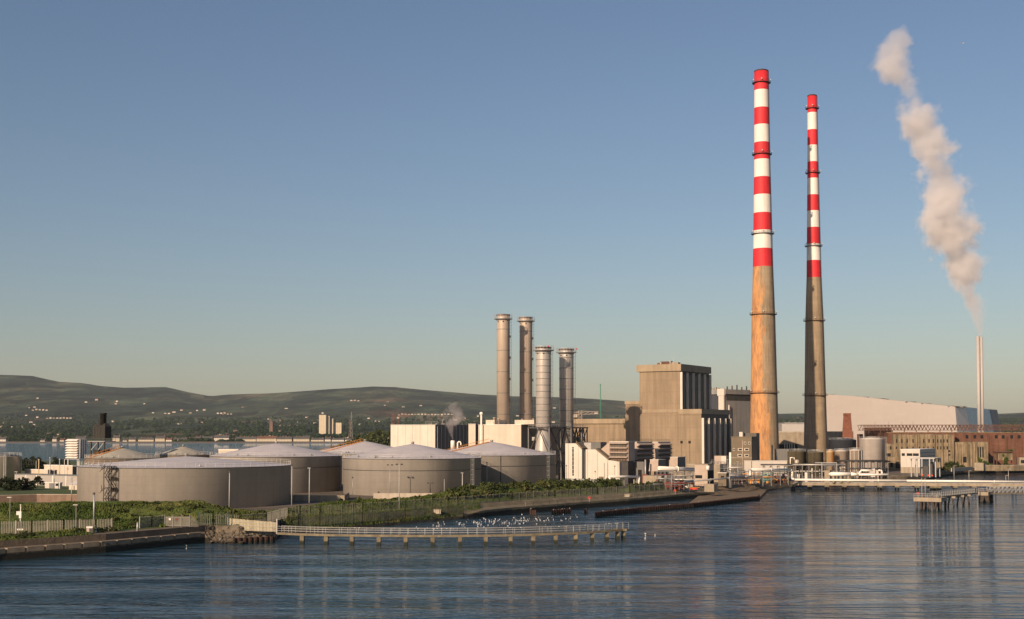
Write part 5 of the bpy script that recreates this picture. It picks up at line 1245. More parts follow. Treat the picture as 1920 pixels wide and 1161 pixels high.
plant('ivy_bush', 'dark green bush against the slit windows of the buttressed hall', 1848, 664, 3, [(0, 2.2, 2.6, 2.2), (-2.5, 3, 1.4, 3), (2.5, 1.6, 1.6, 1.5), (-3.4, 5, .8, 1.6)], 'ivy', seed=2)
plant('ivy_bush', 'scrubby tree between the black doorway and the buttressed hall', 1784, 655, 3, [(0, 2.6, 2.6, 2), (2.8, 2, 2, 1.8), (-2.4, 2.2, 1.6, 1.6), (5.5, 1.2, 1.8, 1.1)], 'scrub', seed=3)
plant('ivy_bush', 'low weedy thicket beside the quay parapet', 1776, 628, 2.8, [(0, 1.2, 3.6, 1.3), (3.5, 1.0, 2, 1.1), (-3, .8, 2, .8)], 'scrub', seed=4)
plant('ivy_bush', 'patch of ivy on top of the rusted loading frame', 1894, 674, 3+zt, [(0, .8, 2.4, .8)], 'ivy', seed=6)
plant('ivy_bush', 'green bush seen in the gap between the striped chimneys', 1500, 640, 3, [(0, 7, 3.4, 2), (0, 3, 3.5, 3)], 'scrub', seed=7)
# waste to energy hall: battered curved shell
def shell_hall():
    base = [(1530, 1010), (1600, 1000), (1700, 985), (1785, 965), (1797, 963), (1808, 968), (1818, 978), (1827, 990), (1850, 1040), (1884, 1120)]
    base = [(px, D*1.3) for px, D in base]
    top = {1530: 739, 1600: 742.5, 1700: 753, 1785: 762, 1797: 762.8, 1808: 763.2, 1818: 763.6, 1827: 764, 1850: 766.5, 1884: 768.5}
    B = [(W(px, 800, D).x, D) for px, D in base]; T = []
    n = len(B)
    for i, ((px, D), (x, y)) in enumerate(zip(base, B)):
        z = W(px, top[px], D).z
        a = B[max(0, i-1)]; c = B[min(n-1, i+1)]; d = Vector((c[0]-a[0], c[1]-a[1])).normalized(); nn = Vector((-d.y, d.x))
        ins = 1.3+7.0*max(0, min(1, (i-2)/4)); T.append((x+nn.x*ins, y+nn.y*ins, z))
    return B, T
B, T = shell_hall(); t = thing('waste_plant', 'huge pale curved hall with a blue banded end, behind the brick ruins', 'industrial building', (B[4][0], B[4][1], 3))
def skin(i0, i1, nm, m, off=0):
    b = MB(); k = i1-i0+1
    for i in range(i0, i1+1): b.v.append((B[i][0], B[i][1]-off, 3))
    for i in range(i0, i1+1): b.v.append((T[i][0], T[i][1]-off, T[i][2]))
    for j in range(k-1): b.f.append([j, j+1, k+j+1, k+j]); b.mi.append(0); b.sm.append(True)
    return b.build(nm, m, t, world=True)
skin(0, 4, 'front_skin', 'wte_skin'); skin(4, 7, 'corner_skin', 'wte_metal'); skin(7, 8, 'blue_band', 'wte_blue'); skin(8, 9, 'end_skin', 'wte_blue')
# grey strip at the far right of the end wall
a_, c_ = Vector((*B[9], 3)), Vector(T[9]); u_ = Vector((*B[8], 3)); v_ = Vector(T[8]); k_ = .6
b = MB(); b.add([tuple(a_.lerp(u_, 1-k_)+Vector((.25, -.25, 0))), tuple(a_+Vector((.25, -.25, 0))), tuple(c_+Vector((.25, -.25, 0))), tuple(c_.lerp(v_, 1-k_)+Vector((.25, -.25, 0)))], [(0, 1, 2, 3)]); b.build('end_strip', 'boiler_grey', t, world=True)
b = MB(); top_ = [(x, y) for x, y, z in T]+[(T[9][0]-30, 1540), (T[0][0]*1.17, 1540)]; zs = [p_[2] for p_ in T]+[T[9][2], T[0][2]]
tri = tessellate_polygon([[Vector((x, y, 0)) for x, y in top_]]); b.add([(x, y, z) for (x, y), z in zip(top_, zs)], [tuple(q) for q in tri]); b.build('roof', 'steel_grey', t, world=True)
rk2 = random.Random(4)
for k in range(26):
    f = rk2.uniform(.05, 6.8); i = int(f); q = Vector(T[i]).lerp(Vector(T[i+1]), f-i); w = rk2.uniform(1.5, 6)
    MB().box(q.x-w, q.x+w, q.y+2, q.y+5, q.z-.2, q.z+rk2.uniform(.4, 1.2)).build('roof_unit', ('dark_steel', 'boiler_grey', 'steel_grey')[k % 3], t, world=True)
F, tt, x0, d, H = block('silver_hall', 'low pale silver hall with a rounded left edge, seen between the striped chimneys', 'industrial building', 1466, 1512, 1520, 795, 1080, 'wte_metal', beta=R(4), depth=40)
MB().box(x0+2, 0, -.3, 40, H+.003, H+1.2).build('roof', 'boiler_grey', tt)
for k, px in enumerate((1471, 1480, 1489, 1498)): x = F.x(px); MB().box(x-1.2, x+1.2, -6, -4, H*.1, H*.1+2.2).build('skip', ('life_red', 'steel_grey', 'pilaster', 'dark_steel')[k], tt)
# twin flue stack and steam plume
p = W(1839, 800, 1300); t = thing('twin_flue_stack', 'slim pair of pale steel flues from which the long steam plume rises', 'chimney', (p.x, 1300, 3)); h = W(1839, 630.5, 1300).z-3
MB().tube((-1.6, 0, 0), (-1.6, 0, h), 1.75, 20).build('flue', 'twin_flue', t); MB().tube((2.1, .8, 0), (2.1, .8, h-.6), 1.55, 20).build('flue', 'twin_flue', t); MB().box(-.25, .55, .3, .8, 0, h-2).build('spine', 'dark_steel', t)
def plume(name, label, pts, D, dens, scale, colour=(.9, .86, .84), lobes=1.0, cut=.42):
    """pts: (px centre, py, pixel radius). The cloud is a real volume in a closed skin; density follows a spine held in ramps over height."""
    P = [(W(px, py, D), r*S(D)) for px, py, r in pts]; o = P[0][0]; t0 = P[0][0].z; t1 = P[-1][0].z; Hh = t1-t0
    b = MB(); n = 14; m_ = 40; prof_ = []
    def at(q):
        z = t0+Hh*q
        for (a, ra), (c, rc) in zip(P, P[1:]):
            if z <= c.z+1e-6: k = (z-a.z)/(c.z-a.z); return a.x+(c.x-a.x)*k, ra+(rc-ra)*k
        return P[-1][0].x, P[-1][1]
    rows = []
    for k in range(m_+1):
        x, r = at(k/m_); rows.append((x-o.x, r*1.95, Hh*k/m_))
    for x, r, z in rows: b.v += [(x+r*math.cos(2*math.pi*i/n), r*math.sin(2*math.pi*i/n), z) for i in range(n)]
    for k in range(m_):
        for i in range(n):
            j = (i+1) % n; b.f.append([k*n+i, k*n+j, (k+1)*n+j, (k+1)*n+i]); b.mi.append(0); b.sm.append(False)
    b.f.append([i for i in reversed(range(n))]); b.f.append([m_*n+i for i in range(n)]); b.mi += [0, 0]; b.sm += [False, False]
    m = bpy.data.materials.new(name); m.use_nodes = True; N = m.node_tree.nodes; L = m.node_tree.links; N.remove(N['Principled BSDF'])
    tc = N.new('ShaderNodeTexCoord'); sp = N.new('ShaderNodeSeparateXYZ'); L.new(tc.outputs['Object'], sp.inputs[0])
    def math_(op, a, c=None, d=None):
        x = N.new('ShaderNodeMath'); x.operation = op
        for i, v in enumerate((a, c, d)):
            if v is None: continue
            if isinstance(v, (int, float)): x.inputs[i].default_value = v
            else: L.new(v, x.inputs[i])
        return x.outputs[0]
    q = math_('DIVIDE', sp.outputs[2], Hh)
    K = 24; xs = [at(k/K)[0]-o.x for k in range(K+1)]; rs = [at(k/K)[1] for k in range(K+1)]
    xmin, xmax, rmax = min(xs), max(xs)+1e-3, max(rs)
    def ramp(vals):
        r = N.new('ShaderNodeValToRGB'); e = r.color_ramp.elements; r.color_ramp.interpolation = 'LINEAR'
        for k, v in enumerate(vals):
            el = e[0] if k == 0 else e[1] if k == 1 else e.new(k/(len(vals)-1))
            el.position = k/(len(vals)-1); el.color = (v, v, v, 1)
        L.new(q, r.inputs[0]); return r.outputs[0]
    cx = math_('MULTIPLY_ADD', ramp([(x-xmin)/(xmax-xmin) for x in xs]), xmax-xmin, xmin)
    rr = math_('MULTIPLY', ramp([r/rmax for r in rs]), rmax)
    dx = math_('SUBTRACT', sp.outputs[0], cx); d2 = math_('SQRT', math_('ADD', math_('MULTIPLY', dx, dx), math_('MULTIPLY', sp.outputs[1], sp.outputs[1])))
    dist = math_('DIVIDE', d2, rr)
    nz = N.new('ShaderNodeTexNoise'); nz.inputs['Scale'].default_value = scale; nz.inputs['Detail'].default_value = 3; nz.inputs['Roughness'].default_value = .58
    nz.inputs['Distortion'].default_value = .3; L.new(tc.outputs['Object'], nz.inputs['Vector'])
    n2 = N.new('ShaderNodeTexNoise'); n2.inputs['Scale'].default_value = scale*3.2; n2.inputs['Detail'].default_value = 3; n2.inputs['Roughness'].default_value = .6; L.new(tc.outputs['Object'], n2.inputs['Vector'])
    e1 = math_('ADD', math_('MULTIPLY_ADD', nz.outputs['Fac'], 4.2*lobes, -2.1*lobes), math_('MULTIPLY_ADD', n2.outputs['Fac'], 1.6*lobes, -.8*lobes))
    e1 = math_('MULTIPLY', e1, math_('MINIMUM', 1.0, math_('MULTIPLY_ADD', q, 5.0, .2)))
    f = math_('SUBTRACT', math_('ADD', 1.0, e1), dist)
    mr = N.new('ShaderNodeMapRange'); L.new(f, mr.inputs[0]); mr.inputs['From Min'].default_value = 0.0; mr.inputs['From Max'].default_value = cut
    thin = math_('MULTIPLY_ADD', q, -.8, 1.0)
    den = math_('MULTIPLY', math_('MULTIPLY', mr.outputs[0], thin), dens)
    v = N.new('ShaderNodeVolumePrincipled'); v.inputs['Color'].default_value = (*colour, 1); v.inputs['Anisotropy'].default_value = .0; L.new(den, v.inputs['Density'])
    L.new(v.outputs[0], N['Material Output'].inputs['Volume']); MATS[name] = m
    b.v = [(x+o.x, y+o.y, z+o.z) for x, y, z in b.v]
    ob = MB(); ob.v = [(x-o.x, y-o.y, z-o.z) for x, y, z in b.v]; ob.f = b.f; ob.mi = b.mi; ob.sm = b.sm
    ob = ob.build(name, m); ob.location = o; tag(ob, label, 'steam'); return ob
plume('steam_plume', 'tall billowing white steam plume leaning left above the slim twin flues',
      [(1838, 629, 6), (1834, 600, 12.9), (1824, 560, 20.6), (1811, 520, 31.0), (1800, 490, 39.6), (1786, 450, 49.9), (1774, 420, 51.6), (1776, 385, 39.6), (1770, 350, 37.8), (1752, 310, 37.8), (1742, 280, 37.0), (1729, 245, 39.6), (1726, 215, 36.1), (1714, 192, 25.8), (1703, 170, 22.4), (1688, 150, 27.5), (1670, 125, 36.1), (1670, 100, 34.4), (1684, 75, 24.1), (1692, 56, 13.8), (1694, 46, 4.3)],
      1300, .175, .031, colour=(.985, .955, .955), lobes=.85, cut=.7)
plume('vent_steam', 'small drifting puff of steam above the short rusty vent behind the tanks',
      [(849, 825, 1.5), (847, 815, 4), (844, 800, 8), (851, 789, 17), (857, 778, 18), (852, 768, 13), (851, 760, 10), (856, 753, 4)], 500, .35, .16, colour=(.72, .66, .66))
# ------------------------------------------------------------------ jetty with the pipeline
t = thing('pipe_jetty', 'long concrete jetty on dark piles carrying the bright white pipeline', 'jetty', tuple(W(1486, 905, 482).xy)+(0,))
ja, jb = W(1484, 905, 483), W(2200, 905, 465); jd = (jb-ja); jd.z = 0; JL = jd.length; jd.normalize(); jn = Vector((-jd.y, jd.x, 0))
def jbox(name, s0, s1, w0, w1, z0, z1, m, par=t):
    vs = []
    for z in (z0, z1):
        for s_, w in ((s0, w0), (s1, w0), (s1, w1), (s0, w1)): q = ja+jd*s_+jn*w; vs.append((q.x, q.y, z))
    return MB().add(vs, [(0, 3, 2, 1), (4, 5, 6, 7), (0, 1, 5, 4), (1, 2, 6, 5), (2, 3, 7, 6), (3, 0, 4, 7)]).build(name, m, par, world=True)
jbox('deck', 0, JL, 0, 5.5, 2.2, 2.75, 'deck'); jbox('edge_beam', 0, JL, -.35, -.003, 1.95, 2.95, 'concrete')
b = MB(); P = [ja+jd*(JL*k/70)+Vector((0, 0, 0)) for k in range(71)]
railing(b, [(q.x, q.y, 2.95) for q in (P[0], P[-1])], 1.0, .045, 2.2); b.build('railing', 'pipe_grey', t, world=True)
jbox('grey_pipe', 1, JL, .5, .8, 2.95, 3.25, 'pipe_grey')
for px in (1488, 1519, 1551, 1583, 1616, 1648, 1680, 1716, 1750, 1786, 1820, 1856, 1892, 1930, 1970):
    q = W(px, 915, 480); s_ = (q-ja).dot(jd); big = px == 1750
    w = 2.0 if big else .8
    jbox('pile_cap', s_-w, s_+w, -.6, 4.6, .9 if big else 1.35, 1.947, 'pile_concrete')
    for e, y in ((-w*.6, .2), (w*.7, .3), (w*.2, 4)): c = ja+jd*(s_+e)+jn*y; MB().tube((c.x, c.y, -3), (c.x, c.y, 1.2), .32 if not big else .8, 8).build('pile', 'pile_dark', t, world=True)
for px, py, lb in ((1789, 874, 'tallest thin lamp mast standing on the pipeline jetty'), (1817, 883, 'short lamp mast on the pipeline jetty, above the pile dolphins'), (1891, 880, 'thin lamp mast near the right edge of the pipeline jetty'),
               (1886, 892, 'stubby post beside the rightmost jetty mast')):
    q = W(px, 902, 478); m0 = thing('lamp_mast', lb, 'lamp mast', (q.x, 478, 2.7)); h = W(px, py, 478).z-2.7
    MB().tube((0, 0, 0), (0, 0, h), .09, 6).build('pole', 'pipe_grey', m0); MB().box(-.1, .9, -.15, .15, h, h+.14).build('lamp_head', 'pipe_grey', m0)
# mooring dolphins and walkways
def dolphin(pxL, pxC, pxR, pyT, pyB, D, label, seed):
    r_ = random.Random(seed); F = Frame(pxC, D, 0, R(31)); t = F.thing('mooring_dolphin', label, 'mooring dolphin', 'concrete mooring dolphins on raking piles'); x0 = F.x(pxL); d = min(7, F.y(pxR)); zt = F.f(pxC, pyT)[1]; zb = F.f(pxC, pyB)[1]
    MB().box(x0, 0, 0, d, zb, zt).build('platform', 'concrete', t)
    n = 7
    for k in range(n):
        x = x0*(k+.3)/n; rk_ = r_.uniform(-1.4, 1.4) if 0 < k < n-1 else 0
        for y in (.5, d-.6): MB().tube((x+rk_, y, -3), (x, y, zb), .33, 8).build('pile', 'pile_dark', t)
    b = MB(); railing(b, [(x0, d-.1, zt), (x0, .1, zt), (0, .1, zt)], 1.1, .04, 1.2); b.build('railing', 'rail_white', t)
    for k in range(3): MB().lathe((x0*(.15+.3*k), d*.5), [(.25, zt), (.2, zt+.4), (.35, zt+.55)], 10).build('bollard', 'rust', t)
    return F, t, x0, d, zt
F, t, x0, d, zt = dolphin(1711, 1763, 1776, 934, 941.5, 357, 'larger and nearer concrete mooring dolphin with a double pole and white railings', 1)
for k in (0, .9):
    x = F.x(1725); MB().tube((x+k, 1.2, zt), (x+k, 1.2, zt+5.4), .09, 6).build('mast', 'rail_white', t)
x = F.x(1719); 
lb = thing('lifebuoy', 'red lifebuoy on a stand on the larger mooring dolphin', 'lifebuoy', tuple(F.m @ Vector((x, .4, zt)))); MB().tube((0, 0, 0), (0, 0, 1.0), .06, 5).build('stand', 'rail_white', lb)
b = MB(); R0 = .3
for k in range(12):
    a, c = 2*math.pi*k/12, 2*math.pi*(k+1)/12; b.tube((R0*math.cos(a), 0, 1.1+R0*math.sin(a)), (R0*math.cos(c), 0, 1.1+R0*math.sin(c)), .1, 6)
b.build('ring', 'life_red', lb)
def more_buoy(px, py, D, z, label): dup(lb, (W(px, py, D).x, D, z), label=label)
more_buoy(1105, 944, 366, 2.1, 'red lifebuoy on the quay walk beyond the pier')
more_buoy(1640, 892, 540, 3.0, 'red lifebuoy right of the bent white pipes'); more_buoy(1266, 930, 410, 2.2, 'red lifebuoy near the right end of the long green fence')
dolphin(1832, 1851, 1866, 923, 929.5, 397, 'smaller and farther concrete mooring dolphin where the two walkways meet', 2)
def walkway(a, c, h, w, label, n, par_m='rail_white', name='walkway', zig=False):
    a, c = Vector(a), Vector(c); t = thing(name, label, 'walkway', tuple(a)); d = (c-a).normalized(); nn = Vector((-d.y, d.x, 0)).normalized()*w
    b = MB(); b.add([tuple(q) for q in (a, c, c+nn, a+nn)]+[tuple(q-Vector((0, 0, .35))) for q in (a, c, c+nn, a+nn)], [(0, 1, 2, 3), (7, 6, 5, 4), (0, 4, 5, 1), (1, 5, 6, 2), (2, 6, 7, 3), (3, 7, 4, 0)]); b.build('deck', 'pile_concrete', t, world=True)
    for off in (Vector((0, 0, 0)), nn):
        b = MB(); b.tube(a+off+Vector((0, 0, h)), c+off+Vector((0, 0, h)), .07, 5); b.tube(a+off+Vector((0, 0, h*.5)), c+off+Vector((0, 0, h*.5)), .05, 5)
        for k in range(n+1):
            p = a.lerp(c, k/n)+off; b.tube(p, p+Vector((0, 0, h)), .09, 4)
            if zig and k < n: b.tube(p, a.lerp(c, (k+1)/n)+off+Vector((0, 0, h)), .07, 4)
        b.build('railing', par_m, t, world=True)
    return t
wa = W(1748, 932, 362); wb = W(1834, 919, 396); ww = walkway((wa.x, 362, 3.6), (wb.x, 396, 3.3), 1.5, 1.2, 'railed catwalk sloping away between the two mooring dolphins', 26)
for px, D in ((1783, 376), (1800, 383), (1812, 388)):
    q = W(px, 940, D)
    for e in (-.9, .9): MB().tube((q.x+e*1.5, D, -3), (q.x+e*.4, D, 3.1), .24, 7).build('pile', 'pile_dark', ww, world=True)
    MB().box(q.x-1.1, q.x+1.1, D-.4, D+.8, 2.6, 3.15).build('pile_cap', 'concrete', ww, world=True)
wa = W(1856, 922, 400); wb = W(2010, 922, 425); walkway((wa.x, 400, 3.0), (wb.x, 412, 2.8), 1.9, 1.4, 'white zigzag truss footbridge running to the right edge from the farther dolphin', 24, zig=True)
# ------------------------------------------------------------------ the long low pier in front
t = thing('footpier', 'long low pier with white railings on square concrete piles, curving out from the rocks', 'pier', tuple(W(519, 1010, 255).xy)+(0,))
PT = [(519, 256.5), (560, 254), (620, 252), (700, 250.8), (780, 250), (860, 250.2), (930, 251.2), (1000, 253.2), (1050, 255.3), (1100, 258.5), (1145, 262.5), (1179, 266.5)]
C = [Vector((W(px, 1000, D).x, D, 0)) for px, D in PT]
def off(i, w): a = C[max(0, i-1)]; c = C[min(len(C)-1, i+1)]; d = (c-a).normalized(); return C[i]+Vector((-d.y, d.x, 0))*w
b = MB()
for i in range(len(C)-1):
    q = [off(i, 0), off(i+1, 0), off(i+1, 1.6), off(i, 1.6)]
    b.add([(v.x, v.y, 1.95) for v in q]+[(v.x, v.y, 1.55) for v in q], [(0, 1, 2, 3), (7, 6, 5, 4), (0, 4, 5, 1), (2, 6, 7, 3)]+([(3, 7, 4, 0)] if i == 0 else [])+([(1, 5, 6, 2)] if i == len(C)-2 else []))
b.build('deck', 'pile_concrete', t, world=True)
for w in (0.05, 1.55):
    b = MB()
    for i in range(len(C)-1): railing(b, [tuple(off(i, w)+Vector((0, 0, 1.95))), tuple(off(i+1, w)+Vector((0, 0, 1.95)))], 1.25, .036, 1.55, (.35, .75, 1.1))
    b.build('railing', 'rail_white', t, world=True)
def pier_at(px):
    for i in range(len(PT)-1):
        if PT[i][0] <= px <= PT[i+1][0]:
            k = (px-PT[i][0])/(PT[i+1][0]-PT[i][0]); return off(i, .8).lerp(off(i+1, .8), k)
    return off(len(PT)-1, .8)
for px in (563, 609, 658, 709, 760, 811, 863, 912, 959, 1002, 1045, 1083, 1115, 1143, 1163, 1174):
    q = pier_at(px); MB().box(q.x-.38, q.x+.38, q.y-.7, q.y+.7, -3, 1.547).build('pile', 'pile_concrete', t, world=True)
q = pier_at(1172); MB().box(q.x-1.8, q.x+.9, q.y-1, q.y+1, 1.56, 2.0).build('end_block', 'pile_concrete', t, world=True)
# its landward end: hoarding, sheet piles, boulders
hp = [W(428, 1000, 262), W(519, 1000, 257.5)]; t = thing('timber_hoarding', 'weathered plank hoarding closing the landward end of the pier', 'fence', (hp[0].x, hp[0].y, 2.2))
d_ = (hp[1]-hp[0]).normalized(); L_ = (hp[1]-hp[0]).length
b = MB(); zz0, zz1 = 2.0, 4.4
n = 34
for k in range(n):
    a = hp[0]+d_*(L_*k/n); c = hp[0]+d_*(L_*(k+.8)/n); z1 = zz1-.5*k/n+random.uniform(-.05, .05)
    b.add([(a.x, a.y, zz0), (c.x, c.y, zz0), (c.x, c.y, z1), (a.x, a.y, z1), (a.x, a.y+.05, zz0), (c.x, c.y+.05, zz0), (c.x, c.y+.05, z1), (a.x, a.y+.05, z1)], [(0, 1, 2, 3), (7, 6, 5, 4), (3, 2, 6, 7), (0, 4, 5, 1), (1, 5, 6, 2), (3, 7, 4, 0)])
b.build('planks', 'hoarding', t, world=True)
for z in (2.4, 3.1, 3.8):
    a, c = hp; MB().bar((a.x, a.y-.1, z), (c.x, c.y-.1, z-.2), .07).build('rail', 'rail_white', t, world=True)
for q in hp: MB().box(q.x-.12, q.x+.12, q.y-.2, q.y+.1, 1.6, 4.6).build('post', 'pipe_grey', t, world=True)
def sheetpile(pts, ztop, label, name='sheet_pile_wall', m='dark_rust_and_shade', step=.55):
    P = [Vector((W(px, 960, D).x, D, 0)) for px, D in pts]; t0 = P[0]; b = MB(); dep = .35
    path_ = []
    for a, c in zip(P, P[1:]):
        d = (c-a).normalized(); nn = Vector((-d.y, d.x, 0)); n = int((c-a).length/step)
        for k in range(n): path_.append(a+d*(step*k)+nn*(dep if k % 2 else 0)); path_.append(a+d*(step*(k+.7))+nn*(dep if k % 2 else 0))
    v = []; 
    for p in path_: v += [(p.x-t0.x, p.y-t0.y, -3), (p.x-t0.x, p.y-t0.y, ztop+random.uniform(-.08, .08))]
    m_ = len(path_); back = []
    for p in path_: v += [(p.x-t0.x, p.y-t0.y+.12, -3), (p.x-t0.x, p.y-t0.y+.12, ztop)]
    f = [(2*i, 2*i+2, 2*i+3, 2*i+1) for i in range(m_-1)]+[(2*m_+2*i+1, 2*m_+2*i+3, 2*m_+2*i+2, 2*m_+2*i) for i in range(m_-1)]+[(2*i+1, 2*i+3, 2*m_+2*i+3, 2*m_+2*i+1) for i in range(m_-1)]+[(0, 1, 2*m_+1, 2*m_), (2*m_-2, 4*m_-2, 4*m_-1, 2*m_-1)]
    b.add(v, f); o = b.build(name, m); o.location = (t0.x, t0.y, 0); tag(o, label, 'sheet piling'); return o
sheetpile([(438, 252), (520, 256.5)], 1.2, 'rusty sheet piles under the plank hoarding at the landward end of the pier')
sheetpile([(1116, 330), (1200, 350), (1300, 372), (1425, 414)], 1.45, 'long dark rusty sheet pile wall along the foot of the quay')
sheetpile([(1425, 414), (1424, 424)], 1.45, 'short return of rusty sheet piles at the right end of the long wall')
sheetpile([(1034, 341), (1074, 349)], 1.3, 'broken stretch of rusty sheet piles standing alone in the water, the widest of the fragments')
sheetpile([(1095, 346), (1106, 348)], 1.3, 'small stub of rusty sheet piles between the lone stretch and the long wall')
for px, D, w in ((996.5, 340, .0), (1001.5, 340, .0)): pass
t = thing('dolphin_posts', 'pair of dark timber posts in the water, gull perched on the left one', 'mooring posts', (W(999, 970, 334).x, 334, 0))
for x in (-.6, 0, .6): MB().box(x-.22, x+.22, -.3, .3, -3, 1.7+.4*(x < 0)).build('post', 'dark_rust_and_shade', t)
# mud and rubble between sheet piles and quay
b = MB(); pts = [(W(px, 960, D).x, D+.3) for px, D in ((1285, 369), (1300, 372.6), (1424, 414.6))]
q_ = [(W(px, 930, shoreD(px)+1).x, shoreD(px)+1) for px in (1440, 1400, 1350, 1310)]
struct(MB().slab(pts+q_, -3, .7).build('mudflat', 'mud'))
rs = random.Random(21)
def boulder_mesh(r):
    b = MB(); n = 7
    for k, (rr_, z) in enumerate(((.6, -.5), (1, -.1), (.85, .35), (.35, .6))): b.v += [(r*rr_*rs.uniform(.7, 1.2)*math.cos(2*math.pi*i/n), r*rr_*rs.uniform(.7, 1.2)*math.sin(2*math.pi*i/n), r*z*rs.uniform(.8, 1.2)) for i in range(n)]
    for k in range(3):
        for i in range(n): j = (i+1) % n; b.f.append([k*n+i, k*n+j, (k+1)*n+j, (k+1)*n+i]); b.mi.append(0); b.sm.append(False)
    b.f.append([3*n+i for i in range(n)]); b.mi.append(0); b.sm.append(False); return b
kinds = []
for k in range(6):
    o = boulder_mesh(.5).build('boulder', 'rock'); tag(o, 'rough tan boulder in the riprap at the landward end of the pier', 'boulder', 'boulders at the landward end of the pier'); kinds.append(o)
used = [False]*6
for i in range(210):
    px = rs.uniform(388, 524); row = rs.uniform(.0, 8.5); D = shoreD(px)+row; z = lerp_table([(a, c) for a, c in prof(px)], row)[0]
    k = i % 6; o = kinds[k] if not used[k] else kinds[k].copy()
    if used[k]: COL.objects.link(o)
    used[k] = True; o.location = (W(px, 1000, D).x, D, z+.12); o.rotation_euler = (rs.uniform(-.4, .4), rs.uniform(-.4, .4), rs.uniform(0, 6)); o.scale = (rs.uniform(.3, .95),)*3
# ------------------------------------------------------------------ fences
def fence(name, label, pts, h, m, step, post, mpost, zf, tt=.03):
    P = [Vector((W(px, 960, D).x, D, zf(px) if callable(zf) else zf)) for px, D in pts]; t = thing(name, label, 'fence', tuple(P[0])); b = MB(); bp = []
    for a, c in zip(P, P[1:]):
        d = (c-a); L_ = d.length; n = max(1, int(L_/step))
        for k in range(n):
            p = a.lerp(c, k/n); b.box(p.x-tt, p.x+tt, p.y-tt*.4, p.y+tt*.4, p.z, p.z+h+random.uniform(-.04, .04))
        for z in (.3, h*.85): b.bar(a+Vector((0, 0, z)), c+Vector((0, 0, z)), .035)
        n = max(1, int(L_/post))
        for k in range(n+1):
            p = a.lerp(c, k/n); bp.append(p)
    b.build('panel', m, t, world=True); [MB().box(p.x-.06, p.x+.06, p.y-.06, p.y+.06, p.z-.5, p.z+h+.15).build('post', mpost, t, world=True) for p in bp]; return t
fD = lambda px, o: shoreD(px)+o
fence('palisade_fence', 'grey palisade fence with pale posts along the left part of the quay', [(px, fD(px, 20-9*max(0, px)/210)) for px in (-200, -100, 0, 60, 120, 180, 210)], 2.3, 'fence_grey', .28, 2.7, 'concrete_pale', 3.0, .06)
fence('palisade_fence', 'short grey palisade fence between the lone post and the round gate end', [(px, fD(px, 12)) for px in (262, 285, 309)], 2.2, 'fence_grey', .28, 2.7, 'pipe_grey', 3.0, .06)
fence('palisade_fence', 'long dull grey fence running up the crest of the bank in front of the tanks', [(px, fD(px, 9.6)) for px in (372, 400, 450, 500, 540, 600, 680, 760, 840, 900, 960, 1040, 1120, 1180, 1246)], 2.2, 'fence_dull', .42, 3.0, 'fence_dull', 3.0, .045)
fence('mesh_fence', 'tall dark green mesh fence down by the water behind the pier', [(px, fD(px, 2.0)) for px in (528, 560, 600, 680, 760, 840, 905)], 2.6, 'fence_green', .7, 3.0, 'fence_green', .9, .03)
fence('mesh_fence', 'dark green mesh fence joining the round gate end to the plank hoarding', [(px, fD(px, 8.2)) for px in (372, 400, 428)], 2.8, 'fence_green', .6, 3.0, 'fence_green', 2.9, .035)
g = thing('quay_gate', 'grey metal gate with a white and a red notice, beside the round fence end', 'gate', (W(309, 1000, fD(309, 10)).x, fD(309, 10), 3)); w = W(364, 1000, fD(340, 10)).x-W(309, 1000, fD(309, 10)).x
for k in range(3): 
    b = MB()
    for i in range(7): x = w*(k+i/7)/3; b.box(x, x+.14, -.03, .03, .1, 2.1)
    b.box(w*k/3, w*(k+1)/3-.1, -.02, .02, .25, .35); b.box(w*k/3, w*(k+1)/3-.1, -.02, .02, 1.8, 1.9); b.build('leaf', 'fence_grey', g)
for k in range(4): MB().box(w*k/3-.1, w*k/3+.05, -.1, .1, 0, 2.5).build('post', 'steel_grey', g)
MB().box(w*.16, w*.24, -.09, -.04, 1.35, 1.75).build('notice', 'white_paint', g); MB().box(w*.42, w*.53, -.09, -.04, 1.35, 1.75).build('notice', 'red_kit', g)
b = MB(); xx = w+.05
for i in range(9):
    a = i/8; z = 2.2*math.sqrt(max(0.02, 1-(a)**2)); b.box(xx+a*1.6, xx+a*1.6+.08, -.04, .04, 0, z)
b.build('round_end', 'fence_grey', g)
# quay railing on the walk
b = MB(); t = thing('quay_railing', 'low timber railing along the edge of the quay walk beyond the pier', 'railing', tuple(edge_pt(985, (1.2, 1.9))))
P = [edge_pt(px, (1.2, 1.8)) for px in range(985, 1331, 15)]; railing(b, P, 1.0, .06, 2.2); b.build('railing', 'concrete', t, world=True)
b = MB(); t = thing('quay_railing', 'grey railing at the edge of the shore in front of the white pipe loop', 'railing', tuple(edge_pt(1250, (8.5, 2.8))))
P = [edge_pt(px, (8.6, 2.9)) for px in range(1250, 1381, 15)]; railing(b, P, 1.1, .05, 1.5); b.build('railing', 'steel_grey', t, world=True)
